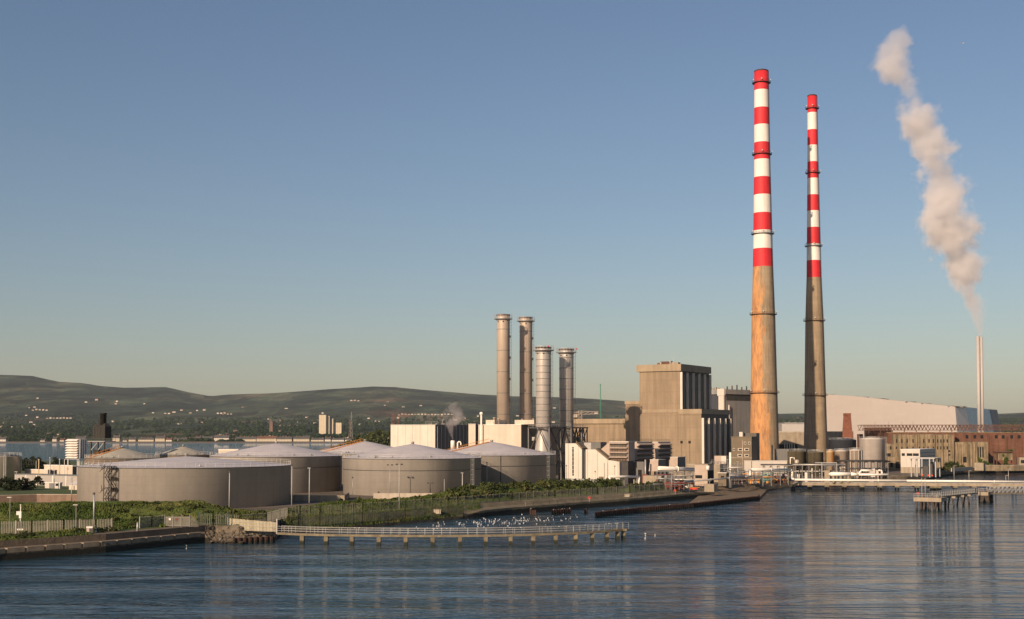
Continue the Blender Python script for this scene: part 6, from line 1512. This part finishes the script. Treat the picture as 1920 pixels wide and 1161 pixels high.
# ------------------------------------------------------------------ poles, lamps, cameras
def pole(name, label, px, pyT, D, z, r=.09, m='galv', head=None, cat='lamp post'):
    q = W(px, 940, D); t = thing(name, label, cat, (q.x, D, z)); h = W(px, pyT, D).z-z
    MB().tube((0, 0, 0), (0, 0, h), r*1.3, 8, r).build('pole', m, t)
    if head == 'lamp': MB().box(-.55, .3, -.2, .2, h-.05, h+.12).build('lamp_head', 'pipe_grey', t)
    if head == 'twin':
        for s_ in (-.6, .6): MB().box(s_-.28, s_+.28, -.3, .1, h-.15, h+.2).build('lamp_head', 'dark_steel', t)
    if head == 'cam':
        MB().box(-.18, .18, -.35, .1, h-.25, h+.15).build('camera', 'dark_steel', t)
    if head == 'box':
        MB().box(-.75, -.1, -.2, .2, h-1.9, h-1.2).build('camera', 'white_paint', t); MB().box(-.22, .22, -.25, .2, h-2.5, h-1.2).build('cabinet', 'white_paint', t); MB().box(-.6, .6, -.1, .1, h-4.8, h-4.5).build('cross_arm', 'white_paint', t); MB().lathe((0, 0), [(.14, h-.2), (.14, h+.1)], 8).build('cap', 'white_paint', t)
    return t
pole('lamp_post', 'leftmost lamp post, thin and grey, behind the palisade fence', 19, 933, 246, 3, .07, 'fence_grey', 'lamp')
pole('camera_mast', 'white camera mast with boxes, behind the palisade fence at left', 39, 947, 245, 3, .10, 'white_paint', 'box', 'camera mast')
pole('lamp_post', 'thin grey lamp post standing before the bank, left of the small kiosk', 143, 947, 244, 3, .07, 'fence_grey', 'lamp')
pole('lamp_post', 'stout grey lamp post on the bank just left of the widest tank stair tower', 176.5, 925, 262, 3.2, .14, 'galv', 'cam')
pole('lamp_post', 'grey lamp post in front of the small pitched shed', 134, 895, 345, 3, .13, 'galv', 'lamp')
pole('lamp_post', 'grey lamp post in front of the white cabin', 101, 882, 384, 5, .11, 'galv', 'lamp')
pole('lamp_post', 'thin grey lamp post against the silver tank', 30, 885, 400, 5, .09, 'galv', 'lamp')
pole('lamp_post', 'pale lamp post standing before the right part of the widest tank', 430, 884, 309, 3.2, .12, 'rail_white', 'cam')
pole('lamp_post', 'pale lamp post at the right edge of the widest tank', 547, 872, 330, 3.2, .12, 'rail_white', 'cam')
pole('lamp_post', 'pale lamp post in front of the tank with plain pale cone roof', 580, 878, 340, 3.2, .13, 'rail_white', 'lamp')
pole('lamp_post', 'very thin pole left of the tank with the caged ladder', 661, 895, 372, 3, .05, 'galv', 'cam')
pole('lamp_post', 'twin headed mast before the tank with the caged ladder, left of the two', 731, 872, 372, 3, .07, 'galv', 'twin')
pole('lamp_post', 'tall twin headed mast rising from the waterside bank', 748.5, 871, 316, 2, .11, 'rail_white', 'twin')
pole('lamp_post', 'dark post with a square head before the tank with the caged ladder', 806.5, 906, 377, 4.2, .10, 'dark_steel', 'twin')
pole('lamp_post', 'short pale lamp post between the dark post and the caged ladder', 833, 896, 372, 3, .07, 'rail_white', 'cam')
pole('lamp_post', 'pale lamp post with two heads beside the caged ladder', 867, 887, 372, 3, .13, 'rail_white', 'lamp')
pole('lamp_post', 'pale lamp post before the curved shadow on the rightmost tank', 913, 867, 408, 3, .13, 'rail_white', 'cam')
pole('lamp_post', 'short pale post before the rightmost tank, left of its ladder', 1014, 897, 418, 3, .10, 'rail_white', 'cam')
pole('lamp_post', 'thin pale pole in front of the angular white hall, near its slot window', 1062, 873, 455, 3, .06, 'rail_white', 'cam')
pole('lamp_post', 'small lamp post in front of the sloping roof of the angular white hall', 1116, 884, 448, 3, .05, 'galv', 'cam')
pole('lamp_post', 'small dark lamp post right of the angular hall door', 1153, 874, 452, 3, .06, 'dark_steel', 'cam')
pole('lamp_post', 'brown timber post beside the foot of the white pipe arch', 1189, 899, 414, 3, .16, 'hoarding', None, 'post')
pole('lamp_post', 'grey lamp post before the red valves on the yard', 1259, 886, 412, 3, .07, 'galv', 'lamp')
pole('lamp_post', 'grey lamp post before the small drab hut', 1368, 884, 440, 2.8, .10, 'galv', 'lamp')
pole('lamp_post', 'thin grey lamp post in front of the brown offices', 1365, 862, 470, 3, .07, 'galv', 'lamp')
pole('lamp_post', 'grey lamp post between the brown offices and the long white panelled building', 1384, 866, 475, 3, .09, 'galv', 'lamp')
pole('lamp_post', 'lone stout grey post at the gap in the palisade fence', 258.5, 980, 246, 3, .18, 'pipe_grey', None, 'post')
t = pole('marker_post', 'short black and white marker post beside the small kiosk', 180.5, 990, 242, 3, .14, 'white_paint', None, 'marker post')
for k in range(2): MB().tube((0, 0, .5+k*.7), (0, 0, .75+k*.7), .2, 8).build('band', 'dark_steel', t)
t = thing('kiosk', 'small white roofed kiosk with a pale blue panel at the edge of the quay', 'kiosk', (W(169, 1000, 241).x, 241, 3)); 
MB().box(-.55, .55, -.4, .4, 0, 1.05).build('cabinet', 'pink_box', t); MB().box(-.6, .6, -.45, .45, 1.053, 1.3).build('roof', 'white_paint', t); MB().box(-.05, .5, -.44, -.403, .15, .95).build('panel', 'tank_blue_and_shade', t)
t = thing('utility_box', 'small tan box standing in front of the crest fence below the bushes', 'cabinet', (W(820, 960, fD(820, 4)).x, fD(820, 4), 1.6)); MB().box(-.9, .9, -.4, .4, 0, 1.0).build('cabinet', 'concrete_pale', t); MB().box(-1, 1, -.5, .5, 1.003, 1.15).build('lid', 'concrete', t)
t = thing('utility_box', 'small tan cabinet on the quay walk below the end of the crest fence', 'cabinet', (W(1176, 930, fD(1176, 6)).x, fD(1176, 6), 2.0)); MB().box(-.8, .8, -.4, .4, 0, .8).build('cabinet', 'concrete_pale', t); MB().box(-.9, .9, -.5, .5, .803, .95).build('lid', 'concrete', t)
t = thing('orange_boat', 'upturned orange dinghy lying on the shore behind the quay railing', 'boat', (W(1301, 918, 425).x, 425, 3.0)); b = MB(); b.ball((0, 0, 0), .8, 14, 8, .6)
b.v = [(x*1.9, y, max(-.05, z)) for x, y, z in b.v]; b.build('hull', 'life_red', t); MB().box(-1.9, 1.9, -.06, .06, .55, .68).build('keel', 'orange_paint', t)
F, t, x0, d, H = block('drain_outlet', 'tan concrete outlet block in front of the quay pipe', 'outlet', 1320, 1338, 1341, 908, 424, 'concrete', z=2.2, depth=3)
# ------------------------------------------------------------------ dark trees near the silver tank and trees by the bay
plant('dark_bush', 'large dark bush at the left edge in front of the silver tank', 12, 372, 4.8, [(-4, 1.8, 3, 2.2), (0, 2.2, 3, 2.4), (3.2, 1.8, 2.4, 2.0), (-8, 2, 3, 2.2)], 'dark_tree', seed=11)
plant('dark_bush', 'dark rounded bush left of the white plant buildings', 42, 376, 4.8, [(0, 1.8, 2.6, 2.2), (2.4, 1.4, 2.2, 1.8), (-2.2, 1.5, 2, 1.9)], 'dark_tree', seed=12)
plant('small_tree', 'small dark tree standing before the long low white building', 71, 390, 4.9, [(0, 2.4, 1.7, 1.1), (1.3, 1.6, 1.3, .8), (-1.2, 1.7, 1.2, .8), (.2, 3.2, .9, .6)], 'dark_tree', 'tree', seed=13, leaf=.25, dens=90)
plant('bay_tree', 'dark tree against the bay behind the pipe gantry', 68, 560, 3, [(0, 5, 3.5, 4), (3, 4, 3, 3), (-3, 4, 2.5, 3)], 'dark_tree', 'tree', seed=14)
plant('bay_tree', 'dark tree against the bay just right of the silver tank', 45, 560, 3, [(0, 4, 2.5, 4), (1, 6, 1.5, 2)], 'dark_tree', 'tree', seed=15)
plant('bay_tree', 'low dark tree behind the white two storey plant building', 108, 560, 3, [(0, 5, 3, 4), (3.5, 5, 2.5, 3.4)], 'dark_tree', 'tree', seed=16)
for k, (px, D, h, rx, lb) in enumerate(((668, 1330, 16, 10, 'leftmost dark green tree of the clump between the far terraces and the white hall'), (690, 1310, 18, 11, 'tall dark green tree near the left of the clump beside the white hall'),
      (706, 1300, 22, 12, 'tallest dark green tree of the clump beside the white hall'), (723, 1290, 20, 12, 'dark green tree right against the corner of the white hall'), (650, 1340, 9, 8, 'low green tree at the left tip of the clump'),
      (636, 1345, 6, 9, 'lowest green shrub tapering off left of the clump by the bay'))):
    plant('shore_tree', lb, px, D, 3, [(0, h*.6, rx*.7, h*.42), (-rx*.7, h*.42, rx*.5, h*.35), (rx*.7, h*.45, rx*.5, h*.35), (rx*.2, h*.85, rx*.4, h*.2), (0, h*.25, rx, h*.25)], 'scrub', 'tree', seed=30+k, leaf=1.1, trunk=h*.6, dens=3.2, group='trees beside the bay, left of the white hall')
F, t, x0, d, H = block('bay_cabin', 'low cream cabin beyond the tanks at the edge of the bay', 'cabin', 410, 447, 452, 843.5, 640, 'cream_clad', depth=8, roof='white_paint')
# ------------------------------------------------------------------ far shore: terraces, towers, scattered houses
def far_house(px0, px1, pyT, D, m, roofm, label, name='terrace_house', floors=None, group='pale terraced houses along the far shore', rh=.4, roof='gable', z=None):
    a, c = W(px0, 820, D), W(px1, 820, D); w = c.x-a.x; zb = z if z is not None else far_z((px0+px1)/2, max(D, 2640))-1.5
    H = W(px0, pyT+(1.3 if D == 2655 else 0), D).z-zb; t = thing(name, label, 'house' if name != 'apartment_tower' else 'apartment tower', (a.x, D, zb), 0, group); dep = 12
    eave = H*(1-rh); MB().box(0, w, 0, dep, 0, eave).build('wall', m, t)
    if roof == 'gable':
        MB().prismx([(-.4, eave+.01), (dep+.4, eave+.01), (dep/2, H)], -.3, w+.3).build('roof', roofm, t)
        for x in ([w*.1, w*.9] if w < 30 else [w*k/5 for k in range(1, 5)]): MB().box(x-.8, x+.8, dep/2-1, dep/2+1, H-.8, H+1.6).build('chimney', 'brick_far', t)
    else: MB().box(-.3, w+.3, -.3, dep, eave+.01, eave+.8).build('roof', roofm, t)
    return t
row = [(-2, 11, 818, 'render_white', 'slate'), (141, 160, 817, 'render_cream', 'slate'), (211, 224, 815, 'render_cream', 'slate'), (230, 238, 822, 'render_white', 'slate'), (241, 254, 819.5, 'render_cream', 'slate'),
       (259, 288, 819.5, 'render_cream', 'slate'), (291, 309, 816, 'render_cream', 'slate'), (311, 322, 820, 'render_white', 'tile_brown'), (325, 350, 819.5, 'render_white', 'slate'), (353, 366, 819, 'render_white', 'slate'), (367, 376, 817, 'render_white', 'slate'),
       (378, 398, 817, 'render_cream', 'slate'), (401, 429, 814.5, 'render_white', 'slate'), (435, 441, 822, 'render_white', 'slate'), (442, 480, 817.5, 'render_cream', 'slate'), (481, 518, 816.5, 'render_cream', 'tile_brown'),
       (519, 547, 817.5, 'render_cream', 'slate'), (550, 580, 817, 'render_cream', 'slate'), (583, 607, 820, 'render_cream', 'slate'), (609, 620, 818.5, 'render_white', 'slate'), (622, 645, 820, 'render_white', 'slate'), (647, 667, 820, 'render_white', 'slate'),
       (98, 106, 818, 'render_plain', 'slate'), (75, 84, 822, 'render_plain', 'slate'), (112, 120, 821, 'render_plain', 'tile_brown')]
names = ['leftmost white', 'half hidden cream', 'cream', 'tiny white', 'short cream', 'long cream', 'tallest left hand cream', 'small brown roofed white', 'long white', 'plain white', 'narrow tall white', 'three storey cream', 'tallest white', 'tiny low white',
         'very long cream', 'long brown roofed cream', 'cream slate roofed', 'broad cream', 'low cream', 'narrow white', 'low white', 'last white', 'small plain', 'smallest plain', 'small brown roofed plain']
where = ['at the left edge of the photo', 'behind the louvred intake tower', 'just right of the black boiler house', 'second right of the black boiler house', 'third right of the black boiler house', 'left of the tallest left hand terrace', 'above the smallest brown domed tank',
         'right of the tallest left hand terrace', 'left of the widest tank apex', 'above the widest tank', 'joined to a plain white house above the widest tank', 'left of the tallest white terrace', 'above the right part of the widest tank', 'right of the tallest white terrace',
         'left of the long brown roofed terrace', 'above the plain cone roofed tank', 'right of the brown roofed terrace', 'left of the low cream terrace', 'near the right end of the shore row', 'between low terraces near the right end', 'second from the right end of the shore row', 'at the right end of the shore row',
         'left of the louvred intake tower', 'farthest left in the shore trees', 'just left of the louvred intake tower']
for (a, c, y, m, r_), nm, wh in zip(row, names, where): far_house(a, c, y, 2655, m, r_, f'{nm} terrace on the far shore, {wh}'.replace('joined to a plain white house ','pressed against a plain white one ').replace('one above the widest tank', 'one'))
far_house(598, 611, 778, 3700, 'tower_far', 'render_plain', 'tallest pale apartment tower on the far shore, left of its two neighbours', 'apartment_tower', rh=.02, roof='flat', group='apartment towers above the far shore')
far_house(612, 617.5, 780, 3710, 'tower_far', 'render_plain', 'narrow apartment tower joined to the tallest one', 'apartment_tower', rh=.02, roof='flat', group='apartment towers above the far shore')
far_house(618, 624.5, 785, 3720, 'tower_far', 'render_plain', 'shorter apartment tower between the narrow one and the low wide block', 'apartment_tower', rh=.02, roof='flat', group='apartment towers above the far shore')
far_house(624.8, 640, 792.5, 3730, 'tower_far', 'render_plain', 'low wide pale block at the foot of the apartment towers', 'apartment_tower', rh=.03, roof='flat', group='apartment towers above the far shore')
far_house(505, 511, 790, 3600, 'brick_far', 'slate', 'square brown church tower among the far trees', 'church_tower', rh=.05, roof='flat', group='landmarks among the far trees')
rh_ = random.Random(17); big = []
spots = [(520, 541, 787.5, 4300), (523, 560, 798, 3500), (283, 290, 772.5, 6200), (306, 320, 774, 6200), (352, 361, 773, 6200), (157, 164, 754, 7600), (405, 436, 774.5, 6300), (655, 675, 750, 7900), (745, 850, 776, 6000), (45, 52, 778, 5300), (66, 73, 781, 5100), (85, 135, 783, 5000),
         (330, 345, 794, 3900), (52, 56, 763, 7000), (60, 68, 762, 7000), (58, 90, 768, 6600), (700, 720, 789, 4300), (545, 560, 790, 4300), (570, 580, 781, 5300), (462, 480, 807, 3000), (1463, 1478, 789, 2900), (1484, 1500, 785, 3300), (0, 8, 792, 3900), (40, 45, 800, 3400), (1086, 1100, 787, 4000)]
def small_house_mesh(wm, rm):
    t = thing('distant_house', 'small pale house scattered among the far trees and slopes', 'house', (0, 0, 0), 0, 'pale houses scattered across the far slopes')
    MB().box(-6, 6, 0, 8, 0, 6).build('wall', wm, t); MB().prismx([(-.4, 6.01), (8.4, 6.01), (4, 8.8)], -6.3, 6.3).build('roof', rm, t); return t
protos = [small_house_mesh(a, c) for a, c in (('render_plain', 'slate'), ('render_plain', 'tile_brown'), ('pink_box', 'tile_brown'), ('brick_far', 'slate'))]
placed = [False]*4; cnt = 0; tries = 0
def put(px, D, k, s):
    global cnt
    q = W(px, 800, D); loc = (q.x, D, far_z(px, D)-.5+(2.5 if D < 5500 else 1)); 
    if placed[k]: dup(protos[k], loc, rh_.uniform(-.4, .4), scale=s)
    else: protos[k].location = loc; protos[k].scale = s if isinstance(s, tuple) else (s,)*3; placed[k] = True
    cnt += 1
for a, c, y, D in spots:
    n = max(1, int((c-a)/6))
    for i in range(n):
        px = a+(c-a)*(i+.5)/n
        # depth at which the slope shows at this pixel row
        DD = D
        for Dt in range(2700, 9300, 60):
            z = far_z(px, Dt); yy = HOR-(z-CAMZ)/Dt*FPX
            if yy < y+3: DD = Dt; break
        s = DD/6500; put(px, DD, rh_.choice((0, 1, 2, 2)), ((c-a)/n*S(DD)/12*.6, 1, s*rh_.uniform(.6, 1.1)))
while cnt < 285 and tries < 4000:
    tries += 1; px = rh_.uniform(-30, 1180) if rh_.random() < .85 else rh_.uniform(1455, 1515)
    D = rh_.choice((rh_.uniform(2700, 3600), rh_.uniform(3000, 5200), rh_.uniform(4500, 8200)))
    q = W(px, 800, D)
    if noise.noise(Vector((q.x/420, D/700, 11))) < .08: continue
    s = .4+D/9500; put(px, D, rh_.choice((0, 0, 1, 2, 3)), (s*rh_.uniform(.7, 1.5), 1, s*rh_.uniform(.6, 1.1)))
# cranes and masts
def crane(px, pyT, D, jl, jr, m, label, pyJ=None, tw=1.5):
    q = W(px, 800, D); zb = 3 if D < 2600 else far_z(px, D); t = thing('tower_crane', label, 'crane', (q.x, D, zb)); H = W(px, pyT, D).z-zb; J = W(px, pyJ or pyT, D).z-zb
    b = MB(); w = tw/2
    for x in (-w, w):
        for y in (-w, w): b.bar((x, y, 0), (x, y, H), .22)
    n = int(H/3)
    for k in range(n): b.bar((-w, -w, H*k/n), (w, -w, H*(k+1)/n), .15); b.bar((w, -w, H*k/n), (-w, w, H*(k+1)/n), .15)
    b.build('mast', m, t)
    if jl or jr:
        b = MB(); x0, x1 = -jl*S(D), jr*S(D)
        for z in (J, J+1.6): b.bar((x0, 0, z), (x1, 0, z+(.6)), .3)
        n = int((x1-x0)/3)
        for k in range(n): b.bar((x0+(x1-x0)*k/n, 0, J), (x0+(x1-x0)*(k+1)/n, 0, J+1.6), .2)
        b.build('jib', m, t); b = MB(); b.bar((0, 0, H), (x0*.9, 0, J+1.6), .12); b.bar((0, 0, H), (x1*.7, 0, J+1.8), .12); b.build('tie', m, t)
        MB().box(x0-.5, x0+2.5, -1, 1, J-2, J).build('counterweight', 'concrete_pale', t)
crane(1088, 770, 900, 12, 34, 'pink_box', 'pinkish white tower crane showing just above the beige turbine hall roof', 777.5, 2.2)
crane(737, 776, 1500, 0, 0, 'red_kit', 'short red lattice mast above the left corner of the white hall', None, 2.5)
crane(747, 780, 1600, 2, 23, 'red_kit', 'dark red tower crane jib above the white hall roof', 782)
t = thing('radio_mast', 'thin green lattice mast rising above the beige turbine hall against the sky', 'mast', (W(1126, 800, 800).x, 800, 3)); h = W(1126, 720, 800).z-3
b = MB()
for k in range(3): a = 2.1*k; b.tube((.6*math.cos(a), .6*math.sin(a), 0), (.15*math.cos(a), .15*math.sin(a), h), .14, 4)
n = 26
for k in range(n): a = 2.1*k; b.tube((.55*math.cos(a), .55*math.sin(a), h*k/n), (.5*math.cos(a+2.1), .5*math.sin(a+2.1), h*(k+1)/n), .08, 4)
b.build('lattice', 'green_paint', t)
for px, pyT, D, lb in ((659, 772, 2900, 'dark lattice pylon on the far shore right of the apartment towers'), (656, 785, 2900, 'shorter reddish pylon beside the dark one on the far shore')):
    q = W(px, 800, D); zb = far_z(px, D); t = thing('pylon', lb, 'pylon', (q.x, D, zb)); h = W(px, pyT, D).z-zb; b = MB(); m = 'steel_grey' if px == 659 else 'brick_far'
    for x, y in ((-2.5, -2.5), (2.5, -2.5), (2.5, 2.5), (-2.5, 2.5)): b.tube((x, y, 0), (x*.15, y*.15, h), .35, 4)
    for k in range(6): s0 = 2.5*(1-.85*k/6); s1 = 2.5*(1-.85*(k+1)/6); b.tube((-s0, -s0, h*k/6), (s1, -s1, h*(k+1)/6), .25, 4); b.tube((s0, -s0, h*k/6), (-s1, -s1, h*(k+1)/6), .25, 4)
    b.build('tower', m, t); MB().box(-4, 4, -.3, .3, h*.8, h*.8+.6).build('cross_arm', m, t)
# ------------------------------------------------------------------ gulls
def gull(flying):
    b = MB(); b.v = []
    prof_ = [(.0, -.26), (.05, -.2), (.085, -.08), (.09, .05), (.06, .16), (.05, .22), (.0, .28)]
    n = 8
    for r, y in prof_: b.v += [(max(r, .004)*math.cos(2*math.pi*i/n), y, max(r, .004)*math.sin(2*math.pi*i/n)*.9+(.05 if y > .1 else 0)+.08) for i in range(n)]
    for k in range(len(prof_)-1):
        for i in range(n): j = (i+1) % n; b.f.append([k*n+i, k*n+j, (k+1)*n+j, (k+1)*n+i]); b.mi.append(0); b.sm.append(True)
    if flying:
        for s_ in (-1, 1):
            b.add([(s_*.05, .12, .12), (s_*.4, .16, .24), (s_*.75, .02, .16), (s_*.38, -.03, .22), (s_*.05, -.1, .12)], [(0, 1, 3, 4), (1, 2, 3)])
            b.add([(s_*.05, .12, .10), (s_*.4, .16, .22), (s_*.75, .02, .155), (s_*.38, -.03, .20), (s_*.05, -.1, .10)], [(4, 3, 1, 0), (3, 2, 1)])
    return b
gb = tag(gull(False).build('gull', 'gull'), 'white gull floating on the water between the pier and the quay', 'gull', 'gulls floating behind the pier')
gb.scale = (.55, .55, .5); rg = random.Random(9); first = True; c_ = 0
while c_ < 150:
    px = rg.gauss(935, 78); py = 986-(px-780)*.055+rg.gauss(0, 5)
    if not (770 < px < 1095): continue
    q = G(px, py, 0); 
    if q.y > shoreD(px)-2 or q.y < 266: continue
    o = gb if first else gb.copy()
    if not first: COL.objects.link(o)
    first = False; o.location = (q.x, q.y, -.04); o.rotation_euler = (0, 0, rg.uniform(0, 6.28)); c_ += 1
pg = None
for i, px in enumerate([rg.uniform(560, 1175) for _ in range(26)]):
    q = pier_at(px); o = gb.copy(); COL.objects.link(o); o.location = (q.x, q.y-.75, 3.18); o.rotation_euler = (0, 0, rg.uniform(0, 6.28))
    o['label'] = 'white gull perched on the railing of the low pier'; o['group'] = 'gulls perched on the pier railing'
for px, D, z, lb in ((995.5, 334, 2.1, 'white gull standing on the paired dark posts in the water'),): 
    o = gb.copy(); COL.objects.link(o); o.location = (W(px, 970, D).x, D, z); o['label'] = lb; del o['group']
for px, D in ((1038, 341.7), (1048, 343.5), (1054, 344.8), (1058, 345.7), (1068, 347.6)):
    o = gb.copy(); COL.objects.link(o); o.location = (W(px, 960, D).x, D+.1, 1.33); o.rotation_euler = (0, 0, rg.uniform(0, 6)); o['label'] = 'white gull standing on the lone stretch of sheet piles'; o['group'] = 'gulls on the lone sheet piles'
for px in (1131, 1155, 1170, 1178, 1233, 1256, 1310):
    D = lerp_table([(1116, 330), (1200, 350), (1300, 372), (1425, 414)], px)[0]
    o = gb.copy(); COL.objects.link(o); o.location = (W(px, 960, D).x, D+.1, 1.48); o.rotation_euler = (0, 0, rg.uniform(0, 6)); o['label'] = 'white gull standing on the long sheet pile wall'; o['group'] = 'gulls on the long sheet pile wall'
o = gb.copy(); COL.objects.link(o); q = G(349.5, 1023, 0); o.location = (q.x, q.y, 0); o['label'] = 'single white gull on the water beside the left quay'; del o['group']
o = gb.copy(); COL.objects.link(o); q = G(1228, 1002, 0); o.location = (q.x, q.y, 0); o['label'] = 'single white gull on the open water right of the pier end'; del o['group']
o = gb.copy(); COL.objects.link(o); q = G(1210, 1001, 0); o.location = (q.x, q.y, 0); o.scale = (.9,)*3; o['label'] = 'small lone gull on the water just off the pier end'; del o['group']
fl = gull(True).build('gull', 'gull'); q = W(1805, 82, 250); fl.location = q; fl.rotation_euler = (R(12), 0, R(15)); tag(fl, 'lone white gull flying high in the sky right of the plume', 'gull')
